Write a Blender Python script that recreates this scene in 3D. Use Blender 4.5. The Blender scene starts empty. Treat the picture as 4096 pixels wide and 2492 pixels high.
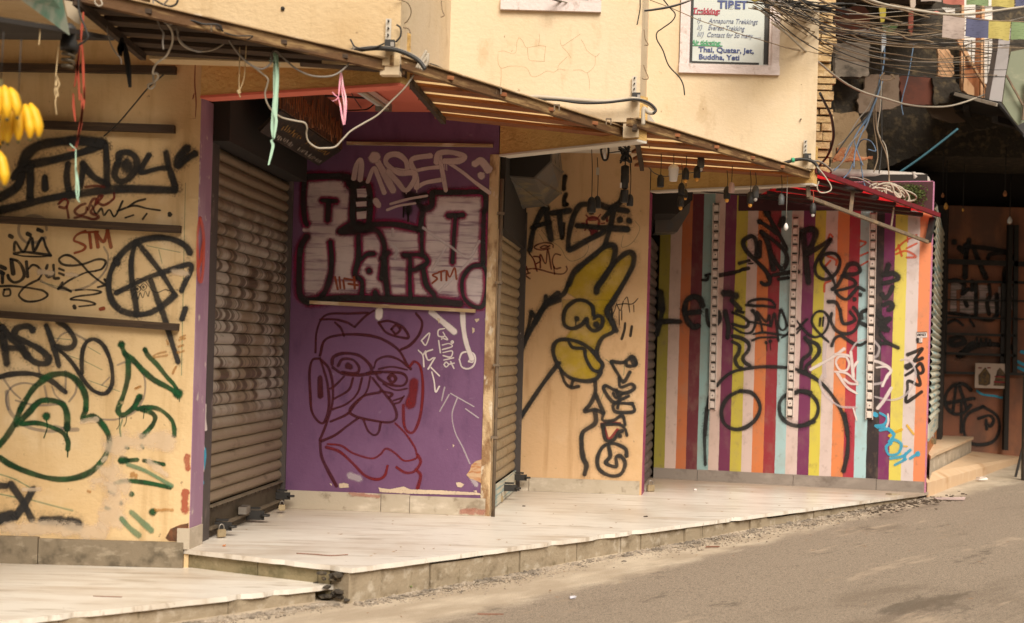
import bpy, bmesh, math, random
from mathutils import Vector, Matrix
random.seed(11)
SC = bpy.context.scene
COL = SC.collection
# ---------------------------------------------------------------- camera
F, RL, CX, CY, CZ = 5200.0, 0.028, 2048.0, 1410.0, 1.14
CR, SR = math.cos(RL), math.sin(RL)
cam = bpy.data.cameras.new('camera'); cam_o = bpy.data.objects.new('camera', cam); COL.objects.link(cam_o)
cam.sensor_width = 36; cam.lens = 36 * F / 4096; cam.shift_y = (CY - 1246) / 4096; cam.shift_x = 0
cam.clip_end = 500; cam.clip_start = .05
cam_o.matrix_world = Matrix(((CR, -SR, 0, 0), (0, 0, -1, 0), (SR, CR, 0, CZ), (0, 0, 0, 1)))
cam.dof.use_dof = True; cam.dof.focus_distance = 9.0; cam.dof.aperture_fstop = 2.2
SC.camera = cam_o
# ---------------------------------------------------------------- light
SUN_EL, SUN_AZ = math.radians(43), math.radians(163)
w = bpy.data.worlds.new('World'); SC.world = w; w.use_nodes = True
nt = w.node_tree; bg = nt.nodes['Background']; bg.inputs[1].default_value = .15
sky = nt.nodes.new('ShaderNodeTexSky'); sky.sky_type = 'NISHITA'; sky.sun_disc = False
sky.sun_elevation = SUN_EL; sky.sun_rotation = SUN_AZ; sky.dust_density = 6; sky.air_density = 1.0; sky.ozone_density = .3
hz = nt.nodes.new('ShaderNodeMix'); hz.data_type = 'RGBA'; hz.blend_type = 'MIX'; hz.inputs[0].default_value = .78
hz.inputs[7].default_value = (4.3, 3.8, 3.05, 1)          # warm bright overcast veil
nt.links.new(sky.outputs[0], hz.inputs[6]); nt.links.new(hz.outputs[2], bg.inputs[0])
sun = bpy.data.lights.new('sun', 'SUN'); sun.energy = 3.3; sun.angle = math.radians(36); sun.color = (1, .925, .80)
sun_o = bpy.data.objects.new('sun', sun); COL.objects.link(sun_o)
sd = Vector((math.sin(SUN_AZ) * math.cos(SUN_EL), math.cos(SUN_AZ) * math.cos(SUN_EL), math.sin(SUN_EL)))
sun_o.rotation_euler = sd.to_track_quat('Z', 'Y').to_euler()
SC.view_settings.view_transform = 'Standard'; SC.view_settings.look = 'None'
SC.view_settings.exposure = .36; SC.view_settings.gamma = 1
SC.cycles.transparent_max_bounces = 48; SC.cycles.max_bounces = 8
# ---------------------------------------------------------------- rays: a pixel of the photograph onto a real surface
def ray(px, py):
    dx, dy = px - CX, py - CY
    return (dx * CR + dy * SR) / F, -(-dx * SR + dy * CR) / F
def at_d(px, py, d):
    a, b = ray(px, py); return Vector((a * d, d, CZ + b * d))
def at_z(px, py, z):
    a, b = ray(px, py); d = (z - CZ) / b; return Vector((a * d, d, z))
def at_pl(px, py, pl, off=0):
    x0, y0, x1, y1 = pl; L = math.hypot(x1 - x0, y1 - y0); nx, ny = (y1 - y0) / L, -(x1 - x0) / L
    x0 += nx * off; x1 += nx * off; y0 += ny * off; y1 += ny * off
    a, b = ray(px, py)
    d = (x0 * (y1 - y0) - y0 * (x1 - x0)) / (a * (y1 - y0) - (x1 - x0))
    return Vector((a * d, d, CZ + b * d))
CROP = dict(R1=(0, 0, .5336), R2=(0, 700, .5336), R3=(0, 1500, .6618), R4=(700, 0, .5337), R5=(700, 500, .5337), R6=(700, 1700, .5283),
            S1=(1100, 500, .5338), S2=(1100, 1200, .6004), S3=(1900, 500, .5337), S4=(1900, 1200, .6006), S5=(2500, 500, .5337), S6=(2500, 1200, .6005),
            T1=(3100, 0, .5338), T2=(3100, 600, .467), T3=(3500, 1200, .6002), T4=(2600, 0, .467), T5=(1700, 0, .4058), T6=(2000, 1800, .8506),
            V1=(2560, 740, .3335), V2=(3200, 740, .3335), V3=(2560, 1240, .3335), V4=(3200, 1240, .3335), V5=(3700, 900, .4004), V6=(3600, 0, .3335),
            V7=(3100, 0, .3335), V8=(900, 300, .3002), W1=(0, 550, .2135), W2=(0, 940, .2402), W3=(0, 1280, .2401), W4=(400, 1280, .3336),
            W5=(200, 0, .2669), W6=(1900, 580, .2841), W7=(3150, 600, .2668), W8=(3600, 1650, .2668), N=(0, 0, 1))
def P(c, s):
    ox, oy, k = CROP[c]
    return [(ox + float(a) * k, oy + float(b) * k) for a, b in (t.split(',') for t in s.split())]
# ---------------------------------------------------------------- objects
ORG = {}
def tag(o, label=None, cat=None, group=None, kind=None):
    if label: o['label'] = label
    if cat: o['category'] = cat
    if group: o['group'] = group
    if kind: o['kind'] = kind
    return o
def thing(name, label, cat, loc=(0, 0, 0), group=None, kind=None):
    o = bpy.data.objects.new(name, None); COL.objects.link(o); o.location = loc; o.empty_display_size = .1
    ORG[o] = Vector(loc); return tag(o, label, cat, group, kind)
def dup(root, loc, label=None, group=None):
    r = root.copy(); COL.objects.link(r); r.location = loc; ORG[r] = Vector(loc)
    if label: r['label'] = label
    if group: r['group'] = group
    for ch in list(root.children):
        c = ch.copy(); COL.objects.link(c); c.parent = r
        for g in list(ch.children):
            d = g.copy(); COL.objects.link(d); d.parent = c
    return r
def smooth(pts, step=None, n=8, closed=False):
    pts = [Vector(p) for p in pts]
    if len(pts) < 3: 
        if len(pts) == 2:
            a, b = pts; return [a.lerp(b, i / n) for i in range(n + 1)]
        return pts
    out = []
    N = len(pts)
    for i in range(N - 1):
        p0 = pts[i - 1] if i else pts[0] * 2 - pts[1]
        p1, p2 = pts[i], pts[i + 1]
        p3 = pts[i + 2] if i + 2 < N else pts[-1] * 2 - pts[-2]
        for k in range(n):
            t = k / n
            out.append(.5 * ((2 * p1) + (p2 - p0) * t + (2 * p0 - 5 * p1 + 4 * p2 - p3) * t * t + (3 * p1 - p0 - 3 * p2 + p3) * t ** 3))
    out.append(pts[-1]); return out
class MB:
    def __init__(s): s.v = []; s.f = []; s.fade = []; s.uv = {}; s.sm = []
    def V(s, p, fade=1.0, uv=None):
        s.v.append(Vector(p)); s.fade.append(fade)
        if uv is not None: s.uv[len(s.v) - 1] = uv
        return len(s.v) - 1
    def face(s, idx, sm=False): s.f.append(tuple(idx)); s.sm.append(sm)
    def poly(s, pts): s.face([s.V(p) for p in pts]); return s
    def hexa(s, b, t):                       # bottom ring, top ring (both counter-clockwise from above)
        n = len(b); B = [s.V(p) for p in b]; T = [s.V(p) for p in t]
        s.face(B[::-1]); s.face(T)
        for i in range(n): s.face((B[i], B[(i + 1) % n], T[(i + 1) % n], T[i]))
        return s
    def prism(s, poly, z0, z1): return s.hexa([(x, y, z0) for x, y in poly], [(x, y, z1) for x, y in poly])
    def box(s, c, d, rz=0):
        cx, cy, cz = c; hx, hy, hz_ = d[0] / 2, d[1] / 2, d[2] / 2; k, q = math.cos(rz), math.sin(rz)
        p = [(cx + x * k - y * q, cy + x * q + y * k) for x, y in ((-hx, -hy), (hx, -hy), (hx, hy), (-hx, hy))]
        return s.prism(p, cz - hz_, cz + hz_)
    def bar(s, a, b, w_, h, up=(0, 0, 1)):   # square bar from a to b
        a, b = Vector(a), Vector(b); d = (b - a).normalized(); up = Vector(up)
        if abs(d.dot(up)) > .97: up = Vector((0, 1, 0))
        r = d.cross(up).normalized() * w_ / 2; u = r.cross(d).normalized() * h / 2
        q = [-r - u, r - u, r + u, -r + u]
        A = [s.V(a + o) for o in q]; B = [s.V(b + o) for o in q]
        s.face(A); s.face(B[::-1])
        for i in range(4): s.face((A[(i + 1) % 4], A[i], B[i], B[(i + 1) % 4]))
        return s
    def tube(s, pts, r, n=6, cap=True):
        pts = [Vector(p) for p in pts]; R = r if isinstance(r, (list, tuple)) else [r] * len(pts)
        rings = []; u = None
        for i, p in enumerate(pts):
            t = (pts[min(i + 1, len(pts) - 1)] - pts[max(i - 1, 0)])
            t = t.normalized() if t.length > 1e-9 else Vector((0, 0, 1))
            if u is None:
                u = t.cross(Vector((0, 0, 1))); u = u.normalized() if u.length > .05 else t.cross(Vector((1, 0, 0))).normalized()
            else:
                u = (u - t * u.dot(t)); u = u.normalized() if u.length > 1e-6 else t.orthogonal().normalized()
            v = t.cross(u)
            rings.append([s.V(p + (u * math.cos(2 * math.pi * k / n) + v * math.sin(2 * math.pi * k / n)) * R[i]) for k in range(n)])
        for a, b in zip(rings, rings[1:]):
            for k in range(n): s.face((a[k], a[(k + 1) % n], b[(k + 1) % n], b[k]), True)
        if cap: s.face(rings[0][::-1]); s.face(rings[-1])
        return s
    def lathe(s, prof, c=(0, 0, 0), n=12):   # prof: (radius, z)
        c = Vector(c); rings = [[s.V(c + Vector((r * math.cos(2 * math.pi * k / n), r * math.sin(2 * math.pi * k / n), z))) for k in range(n)] for r, z in prof]
        for a, b in zip(rings, rings[1:]):
            for k in range(n): s.face((a[k], a[(k + 1) % n], b[(k + 1) % n], b[k]), True)
        s.face(rings[0][::-1]); s.face(rings[-1]); return s
    def ribbon3(s, pts, w_, side):           # flat strap through 3-D points
        side = Vector(side); W = w_ if isinstance(w_, (list, tuple)) else [w_] * len(pts); pr = None
        for i, p in enumerate(pts):
            p = Vector(p); a = s.V(p - side * W[i] / 2); b = s.V(p + side * W[i] / 2)
            if pr: s.face((pr[0], pr[1], b, a), True)
            pr = (a, b)
        return s
    def build(s, name, mat, parent=None, org=None):
        me = bpy.data.meshes.new(name)
        if parent is not None: o0 = ORG[parent]
        elif org is not None: o0 = Vector(org)
        else:
            xs = [p.x for p in s.v]; ys = [p.y for p in s.v]; zs = [p.z for p in s.v]
            o0 = Vector(((min(xs) + max(xs)) / 2, (min(ys) + max(ys)) / 2, min(zs)))
        me.from_pydata([p - o0 for p in s.v], [], s.f); me.polygons.foreach_set('use_smooth', s.sm)
        if any(x != 1 for x in s.fade):
            at = me.attributes.new('fade', 'FLOAT', 'POINT'); at.data.foreach_set('value', s.fade)
        if s.uv:
            l = me.uv_layers.new(name='m')
            for lp in me.loops: l.data[lp.index].uv = s.uv.get(lp.vertex_index, (0, 0))
        me.materials.append(mat); me.validate(); me.update()
        o = bpy.data.objects.new(name, me); COL.objects.link(o); ORG[o] = o0
        if parent is not None: o.parent = parent
        else: o.location = o0
        return o
# ---------------------------------------------------------------- painted strokes lying on a wall
LAY = [0]
def stroke(mb, pts, w_, pl, base=.003, soft=.3):
    LAY[0] += 1; off = base * .35 + (LAY[0] % 60) * 2.5e-5
    pts = [Vector((p[0], p[1])) for p in pts]
    if len(pts) == 1: pts = [pts[0], pts[0] + Vector((.01, 0))]
    q = smooth(pts, n=7) if len(pts) > 2 else [pts[0].lerp(pts[1], t / 4) for t in range(5)]
    r = w_ / 2 * 1.16; ro, ri = r * (1 + soft * .7), max(r * (1 - soft), .1)
    T = []
    for i in range(len(q)):
        t = q[min(i + 1, len(q) - 1)] - q[max(i - 1, 0)]
        T.append(t.normalized() if t.length > 1e-9 else (T[-1] if T else Vector((1, 0))))
    sec = []                                  # centre, tangent, outer, inner, inner fade
    for k in (1, .92, .8, .62, .4, .2):
        sx = ro * k; sec.append((q[0] - T[0] * sx, T[0], math.sqrt(max(ro * ro - sx * sx, 0)), math.sqrt(max(ri * ri - sx * sx, 0)), 1 if sx < ri else max(0, (ro - sx) / (ro - ri))))
    for c, t in zip(q, T): sec.append((c, t, ro, ri, 1))
    for k in (.2, .4, .62, .8, .92, 1):
        sx = ro * k; sec.append((q[-1] + T[-1] * sx, T[-1], math.sqrt(max(ro * ro - sx * sx, 0)), math.sqrt(max(ri * ri - sx * sx, 0)), 1 if sx < ri else max(0, (ro - sx) / (ro - ri))))
    pr = None
    for i, (c, t, o, n_, fd) in enumerate(sec):
        nn = Vector((-t.y, t.x)); wob = 1 + .11 * math.sin(i * .21 + LAY[0] * 1.3) + .05 * math.sin(i * .67 + LAY[0])
        o += .02; n_ += .01; n_ = min(n_, o * .98)
        row = []
        for d, fa in ((-o * wob, 0), (-n_ * wob, fd), (n_ * wob, fd), (o * wob, 0)):
            p = c + nn * d; row.append(mb.V(at_pl(p.x, p.y, pl, off + i * 6e-6), fa))
        if pr:
            for k in range(3): mb.face((pr[k], pr[k + 1], row[k + 1], row[k]))
        pr = row
def fill(mb, pts, pl, base=.0025, soft=8):   # soft-edged painted area
    LAY[0] += 1; off = base * .35 + (LAY[0] % 60) * 2.5e-5
    pts = [Vector(p) for p in pts]; A = sum(a.x * b.y - b.x * a.y for a, b in zip(pts, pts[1:] + pts[:1]))
    n = len(pts); inn = []; out = []
    for i in range(n):
        a, b, c = pts[i - 1], pts[i], pts[(i + 1) % n]
        e1 = (b - a).normalized(); e2 = (c - b).normalized()
        m = Vector((e1.y + e2.y, -(e1.x + e2.x))); m = m.normalized() if m.length > .2 else Vector((e1.y, -e1.x))
        if A < 0: m = -m
        out.append(b + m * soft * .5); inn.append(b - m * soft * .5)
    I = [mb.V(at_pl(p.x, p.y, pl, off), 1) for p in inn]; O = [mb.V(at_pl(p.x, p.y, pl, off), 0) for p in out]
    for i in range(n): mb.face((I[i], I[(i + 1) % n], O[(i + 1) % n], O[i]))
    from mathutils.geometry import tessellate_polygon
    for t in tessellate_polygon([[Vector((p.x, p.y, 0)) for p in inn]]): mb.face([I[k] for k in t])
def strokes(name, mat, parent, pl, data, base=.003, soft=.42, label=None, gap=26):
    LAY[0] = 0; items = []                    # strokes that lie close together make one tag, each tag one mesh
    for c, w_, s in data:
        k = CROP[c][2]
        for part in s.split('|'):
            q = P(c, part); r = w_ * k / 2 + gap / 2
            items.append((q, w_ * k, (min(p[0] for p in q) - r, min(p[1] for p in q) - r, max(p[0] for p in q) + r, max(p[1] for p in q) + r)))
    grp = list(range(len(items)))
    def root(i):
        while grp[i] != i: i = grp[i]
        return i
    for i in range(len(items)):
        for j in range(i):
            a, b = items[i][2], items[j][2]
            if a[0] < b[2] and b[0] < a[2] and a[1] < b[3] and b[1] < a[3]: grp[root(i)] = root(j)
    mbs = {}; o = None; hal = {}; black = mat is PK['black']
    for i, (q, w_, _) in enumerate(items):
        if black: stroke(hal.setdefault(root(i), MB()), q, w_ * 1.4 + 3, pl, base - .0012, .9)
        stroke(mbs.setdefault(root(i), MB()), q, w_, pl, base, soft)
    for mb in hal.values(): mb.build('overspray', PK['halo'], parent)
    for mb in mbs.values():
        o = mb.build(name, mat, parent)
        if label: o['label'] = label
    return o
# ---------------------------------------------------------------- materials
def nodes(name):
    m = bpy.data.materials.new(name); m.use_nodes = True; t = m.node_tree
    return m, t, t.nodes, t.links, t.nodes['Principled BSDF']
def c4(c): return (c[0], c[1], c[2], 1)
def noise_mask(t, co, scale, stretch, lo, hi, detail=6, rough=.6, seed=0, dist=0):
    N, L = t.nodes, t.links
    mp = N.new('ShaderNodeMapping'); mp.inputs['Scale'].default_value = stretch; mp.inputs['Location'].default_value = (seed * 3.1, seed * 1.7, seed * 2.3)
    L.new(co, mp.inputs[0]); nz = N.new('ShaderNodeTexNoise'); nz.inputs['Scale'].default_value = scale; nz.inputs['Detail'].default_value = detail
    nz.inputs['Roughness'].default_value = rough; nz.inputs['Distortion'].default_value = dist; L.new(mp.outputs[0], nz.inputs['Vector'])
    mr = N.new('ShaderNodeMapRange'); mr.interpolation_type = 'SMOOTHSTEP'; mr.inputs[1].default_value = lo; mr.inputs[2].default_value = hi
    L.new(nz.outputs[0], mr.inputs[0]); return mr.outputs[0]
def mixc(t, fac, a, b, blend='MIX'):
    x = t.nodes.new('ShaderNodeMix'); x.data_type = 'RGBA'; x.blend_type = blend
    for i, val in ((0, fac), (6, a), (7, b)):
        if hasattr(val, 'links'): t.links.new(val, x.inputs[i])
        else: x.inputs[i].default_value = val if i == 0 else c4(val)
    return x.outputs[2]
def mul(t, a, b):
    x = t.nodes.new('ShaderNodeMath'); x.operation = 'MULTIPLY'
    for i, val in ((0, a), (1, b)):
        if hasattr(val, 'links'): t.links.new(val, x.inputs[i])
        else: x.inputs[i].default_value = val
    return x.outputs[0]
SEED = [0]
def mat(name, base, layers=(), rough=.75, metal=0, bump=0, bscale=60, bstretch=(1, 1, 1), bdetail=6, spec=.4, base_node=None, coord='Object', trans=0):
    """base colour with noise layers: (colour, scale, stretch, lo, hi, strength)"""
    m, t, N, L, b = nodes(name); co = N.new('ShaderNodeTexCoord').outputs[coord]
    col = base_node(t, co) if base_node else None
    if col is None:
        r = N.new('ShaderNodeRGB'); r.outputs[0].default_value = c4(base); col = r.outputs[0]
    for ly in layers:
        SEED[0] += 1; c, sc, st, lo, hi, k = ly
        col = mixc(t, mul(t, noise_mask(t, co, sc, st, lo, hi, seed=SEED[0] % 17), k), col, c)
    L.new(col, b.inputs['Base Color']); b.inputs['Roughness'].default_value = rough; b.inputs['Metallic'].default_value = metal
    b.inputs['Specular IOR Level'].default_value = spec
    if trans: b.inputs['Transmission Weight'].default_value = trans
    if bump:
        SEED[0] += 1
        h = noise_mask(t, co, bscale, bstretch, .2, .8, detail=bdetail, seed=SEED[0] % 13); bp = N.new('ShaderNodeBump')
        bp.inputs['Strength'].default_value = bump; bp.inputs['Distance'].default_value = .01; L.new(h, bp.inputs['Height']); L.new(bp.outputs[0], b.inputs['Normal'])
    return m
def paint(name, c, alpha=1, c2=None, scale=20, stretch=(1, 1, 1), lo=.4, hi=.6, wear=.12, rough=.6, amp=.5, gs=320):
    m, t, N, L, b = nodes(name); co = N.new('ShaderNodeTexCoord').outputs['Object']
    at = N.new('ShaderNodeAttribute'); at.attribute_name = 'fade'
    SEED[0] += 1
    g = noise_mask(t, co, gs, (1, 1, 1), .25, .75, detail=6 if gs < 200 else 3, seed=SEED[0] % 11)
    ad = N.new('ShaderNodeMath'); ad.operation = 'MULTIPLY_ADD'; L.new(g, ad.inputs[0]); ad.inputs[1].default_value = amp
    sb = N.new('ShaderNodeMath'); sb.operation = 'SUBTRACT'; L.new(at.outputs['Fac'], sb.inputs[0]); sb.inputs[1].default_value = amp / 2; L.new(sb.outputs[0], ad.inputs[2])
    mr = N.new('ShaderNodeMapRange'); mr.interpolation_type = 'SMOOTHSTEP'; mr.inputs[1].default_value = .05; mr.inputs[2].default_value = .85; L.new(ad.outputs[0], mr.inputs[0])
    fac = mr.outputs[0]
    wm = noise_mask(t, co, 13, (1, 1, 1), .30, .40, detail=9, rough=.7, seed=SEED[0] % 7)   # flaked-off paint
    wv = N.new('ShaderNodeMapRange'); wv.inputs[3].default_value = 1 - wear * 3; wv.inputs[4].default_value = 1; L.new(wm, wv.inputs[0])
    dn = noise_mask(t, co, 5, (1, 1, 1), .3, .7, seed=3); dv = N.new('ShaderNodeMapRange'); dv.inputs[3].default_value = .74; dv.inputs[4].default_value = 1; L.new(dn, dv.inputs[0])
    fac = mul(t, mul(t, fac, mul(t, wv.outputs[0], dv.outputs[0])), alpha)
    if c2: L.new(mixc(t, noise_mask(t, co, scale, stretch, lo, hi, seed=SEED[0] % 9), c, c2), b.inputs['Base Color'])
    else: b.inputs['Base Color'].default_value = c4(c)
    b.inputs['Roughness'].default_value = rough; b.inputs['Specular IOR Level'].default_value = .25
    tr = N.new('ShaderNodeBsdfTransparent'); mx = N.new('ShaderNodeMixShader'); L.new(fac, mx.inputs[0]); L.new(tr.outputs[0], mx.inputs[1]); L.new(b.outputs[0], mx.inputs[2])
    L.new(mx.outputs[0], N['Material Output'].inputs['Surface']); return m
OCH = (.62, .42, .17); CREAM = (.74, .60, .36)
M = {}
def plaster(name, base, dark, pale, bump=.35, streak=.55):
    return mat(name, base, [(dark, 1.3, (1, 1, 1), .42, .75, .6), (pale, 2.2, (1, 1, 1), .50, .72, .5), (tuple(x * y for x, y in zip(base, (.62, .52, .38))), 3.2, (2.2, 2.2, .22), .54, .74, streak),
                            (tuple(x * y for x, y in zip(base, (.70, .62, .50))), 7, (1, 1, .5), .56, .74, .5), ((.16, .10, .05), 24, (1, 1, 1), .68, .74, .6), (tuple(x * .72 for x in base), 60, (1, 1, 1), .55, .75, .3),
                            (tuple(x * .5 for x in base), 1.7, (1, 1, 1), .66, .74, .35)], rough=.85, bump=bump, bscale=28, bdetail=10, bstretch=(1, 1, 1.4))
M['wall_a'] = plaster('ochre_plaster', (.67, .485, .265), (.50, .31, .13), (.76, .62, .42), .2)
M['wall_c'] = plaster('ochre_plaster_clean', (.64, .42, .235), (.54, .34, .16), (.70, .51, .33), .15)
M['upper'] = plaster('cream_plaster', (.60, .45, .27), (.50, .34, .17), (.66, .52, .34), .25, .3)
M['upper_b'] = plaster('cream_plaster_fresh', (.68, .55, .385), (.60, .455, .27), (.72, .60, .455), .16, .22)
M['beam'] = plaster('stained_ochre', (.66, .42, .15), (.36, .20, .05), (.74, .52, .24), .7)
M['pink'] = mat('salmon_ceiling', (.72, .19, .13), [((.60, .14, .09), 3, (1, 1, 1), .4, .7, .6)], rough=.8)
M['white_soffit'] = mat('white_soffit', (.66, .60, .52), [((.45, .36, .25), 4, (1, 1, 1), .5, .8, .6)], rough=.8)
M['purple'] = mat('purple_paint', (.15, .066, .15), [((.19, .09, .19), 2.2, (1, 1, 1), .45, .75, .8), ((.085, .035, .095), 9, (1, 1, .4), .5, .75, .6), ((.30, .20, .30), 14, (1, 1, 1), .66, .76, .35),
                   ((.62, .45, .36), 48, (1, 1, 1), .735, .75, .9)], rough=.6, bump=.12, bscale=50)
M['lilac'] = mat('lilac_paint', (.33, .19, .29), [((.44, .30, .38), 5, (1, 1, .3), .45, .7, .8), ((.62, .52, .48), 16, (1, 1, .5), .62, .68, .9)], rough=.6, bump=.15)
def floor_tone(t, co):                   # paler at the street edge, browner further in
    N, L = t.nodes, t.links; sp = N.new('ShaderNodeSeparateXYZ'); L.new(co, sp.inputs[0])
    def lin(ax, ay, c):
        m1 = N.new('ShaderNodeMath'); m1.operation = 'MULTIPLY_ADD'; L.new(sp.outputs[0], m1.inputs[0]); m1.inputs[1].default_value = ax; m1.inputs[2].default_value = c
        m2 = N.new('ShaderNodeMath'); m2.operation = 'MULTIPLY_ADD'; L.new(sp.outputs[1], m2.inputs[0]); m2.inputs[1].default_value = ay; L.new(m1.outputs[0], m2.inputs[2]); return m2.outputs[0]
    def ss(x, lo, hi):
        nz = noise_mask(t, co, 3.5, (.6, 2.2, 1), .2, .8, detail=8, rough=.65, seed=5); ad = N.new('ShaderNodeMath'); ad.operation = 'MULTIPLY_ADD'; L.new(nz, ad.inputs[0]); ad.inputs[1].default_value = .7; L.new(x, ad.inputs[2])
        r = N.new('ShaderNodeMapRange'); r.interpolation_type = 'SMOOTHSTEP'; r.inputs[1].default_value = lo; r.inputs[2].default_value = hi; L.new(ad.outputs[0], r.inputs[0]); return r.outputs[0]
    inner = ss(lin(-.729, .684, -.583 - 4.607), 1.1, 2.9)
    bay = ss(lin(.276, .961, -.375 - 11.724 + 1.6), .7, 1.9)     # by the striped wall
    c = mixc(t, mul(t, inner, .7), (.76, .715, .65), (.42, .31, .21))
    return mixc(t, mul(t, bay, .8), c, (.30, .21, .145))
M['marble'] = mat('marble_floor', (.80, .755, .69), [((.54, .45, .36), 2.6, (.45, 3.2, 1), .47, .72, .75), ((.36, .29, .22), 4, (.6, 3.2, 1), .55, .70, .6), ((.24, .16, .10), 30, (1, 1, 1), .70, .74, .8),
                   ((.44, .34, .24), 1.0, (1, 1, 1), .45, .75, .6), ((.34, .27, .20), 9, (.6, 4, 1), .60, .70, .5)], rough=.38, bump=.03, base_node=floor_tone)
M['tile'] = mat('marble_skirting', (.47, .40, .31), [((.16, .12, .08), 9, (1, 1, 1), .55, .72, .8), ((.66, .58, .48), 5, (1, 1, 2), .5, .7, .8), ((.28, .22, .15), 3, (1, 1, 1), .5, .75, .6)], rough=.6, bump=.12)
M['tile_a'] = mat('dirty_dark_skirting', (.22, .175, .12), [((.07, .055, .035), 6, (1, 1, 1), .48, .68, .85), ((.36, .30, .22), 11, (1, 1, 2), .52, .7, .7)], rough=.65, bump=.15)
M['tile_b'] = mat('grey_skirting', (.25, .21, .18), [((.14, .11, .09), 7, (1, 1, 1), .5, .72, .8), ((.34, .29, .25), 4, (1, 1, 2), .5, .7, .7)], rough=.55, bump=.1)
M['riser'] = mat('kerb_stone', (.33, .265, .185), [((.13, .095, .055), 7, (1, 1, 1), .5, .75, .8), ((.52, .45, .36), 11, (1, 1, 1), .52, .7, .7), ((.13, .10, .05), 20, (1, 1, .5), .6, .72, .6)], rough=.8, bump=.35, bscale=40)
M['moss_riser'] = mat('dirty_kerb_stone', (.26, .21, .12), [((.09, .08, .035), 6, (1, 1, 1), .45, .7, .85), ((.38, .31, .20), 9, (1, 1, 1), .55, .7, .7)], rough=.85, bump=.4, bscale=40)
M['wood'] = mat('old_dark_wood', (.050, .030, .018), [((.12, .07, .035), 6, (.4, 2, 14), .5, .7, .7), ((.02, .012, .008), 20, (.4, 1, 6), .5, .7, .7)], rough=.8, bump=.3, bscale=30, bstretch=(.3, 1, 4))
M['wood_red'] = mat('red_brown_slat', (.22, .07, .02), [((.36, .15, .05), 5, (.5, 1, 6), .45, .7, .7), ((.07, .03, .015), 9, (.4, 1, 3), .55, .72, .8)], rough=.7, bump=.3, bscale=30)
M['wood_edge'] = mat('weathered_rafter', (.12, .058, .022), [((.36, .23, .10), 9, (.4, .4, 3), .48, .66, .8), ((.05, .025, .012), 7, (.4, 1, 3), .52, .7, .8)], rough=.75, bump=.3, bscale=30)
M['batten'] = mat('pale_wood_batten', (.42, .29, .16), [((.20, .12, .06), 8, (.4, 1, 4), .5, .7, .8), ((.66, .55, .42), 14, (.3, 1, 1), .55, .68, .8)], rough=.7, bump=.2)
M['black'] = mat('black_metal', (.025, .023, .022), [((.06, .05, .04), 14, (1, 1, 1), .5, .75, .7)], rough=.55)
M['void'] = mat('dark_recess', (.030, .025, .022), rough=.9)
M['steel'] = mat('worn_steel', (.30, .27, .24), [((.12, .09, .07), 12, (1, 1, 1), .5, .7, .7)], rough=.45, metal=.7)
M['galv'] = mat('galvanised_bracket', (.52, .47, .40), [((.30, .22, .15), 12, (1, 1, 1), .5, .7, .6)], rough=.6, metal=.2)
M['rust'] = mat('rusty_angle', (.17, .125, .085), [((.30, .20, .11), 15, (1, 1, 1), .5, .7, .8), ((.07, .045, .03), 9, (1, 1, 1), .55, .7, .7)], rough=.8, bump=.2)
M['brass'] = mat('padlock_brass', (.52, .42, .27), [((.25, .18, .10), 20, (1, 1, 1), .5, .7, .7)], rough=.4, metal=.8)
M['cable_black'] = mat('black_cable', (.022, .020, .019), rough=.5)
M['cable_white'] = mat('dirty_white_cable', (.44, .385, .31), [((.30, .24, .17), 9, (1, 1, 1), .5, .7, .7)], rough=.55)
M['cable_grey'] = mat('grey_cable', (.25, .22, .19), rough=.6)
M['cable_tan'] = mat('tan_cable', (.24, .17, .105), rough=.6)
M['cable_blue'] = mat('blue_cable', (.13, .21, .33), rough=.6)
M['green_ribbon'] = mat('mint_raffia', (.42, .62, .48), [((.25, .45, .33), 40, (8, 1, .3), .5, .7, .7)], rough=.5)
M['pink_ribbon'] = mat('pink_raffia', (.80, .30, .42), [((.85, .75, .72), 30, (8, 1, .3), .5, .6, .9)], rough=.5)
M['red_ribbon'] = mat('red_raffia', (.42, .07, .035), rough=.6)
M['straw'] = mat('straw_string', (.58, .43, .24), rough=.8)
M['banana'] = mat('banana_skin', (.78, .43, .015), [((.85, .55, .04), 14, (1, 1, 1), .5, .7, .7), ((.10, .05, .01), 50, (1, 1, .6), .66, .70, .85), ((.50, .30, .02), 9, (1, 1, 1), .55, .75, .5)], rough=.5)
M['banana_tip'] = mat('banana_stalk', (.08, .06, .015), rough=.7)
M['lamp_white'] = mat('white_plastic', (.72, .68, .66), rough=.4)
M['amber'] = mat('amber_glass', (.75, .36, .07), rough=.15)
M['glass_dim'] = mat('clear_bulb', (.62, .58, .55), rough=.12)
M['pvc'] = mat('grey_pvc_pipe', (.50, .45, .41), [((.30, .24, .18), 6, (1, 1, 1), .5, .75, .6)], rough=.5)
M['moss'] = mat('moss', (.045, .06, .012), [((.13, .15, .025), 30, (1, 1, 1), .5, .7, .9), ((.02, .025, .008), 12, (1, 1, 1), .5, .7, .8)], rough=.9)
M['leaf'] = mat('young_leaf', (.16, .26, .05), rough=.5)
M['dirt'] = mat('dark_debris', (.07, .05, .035), [((.20, .15, .10), 20, (1, 1, 1), .55, .7, .8)], rough=.95)
M['gravel'] = mat('gravel_stone', (.34, .28, .22), [((.15, .125, .10), 9, (1, 1, 1), .45, .6, .9), ((.52, .44, .36), 12, (1, 1, 1), .55, .7, .8)], rough=.9)
M['paper'] = mat('white_litter', (.75, .68, .64), [((.6, .4, .36), 20, (1, 1, 1), .55, .7, .6)], rough=.7)
M['brown'] = mat('brown_plank_front', (.30, .115, .065), [((.13, .075, .055), 1.2, (1, 1, 1), .40, .62, .8), ((.42, .17, .08), 3, (1, 1, .4), .5, .75, .7)], rough=.7, bump=.1)
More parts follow.
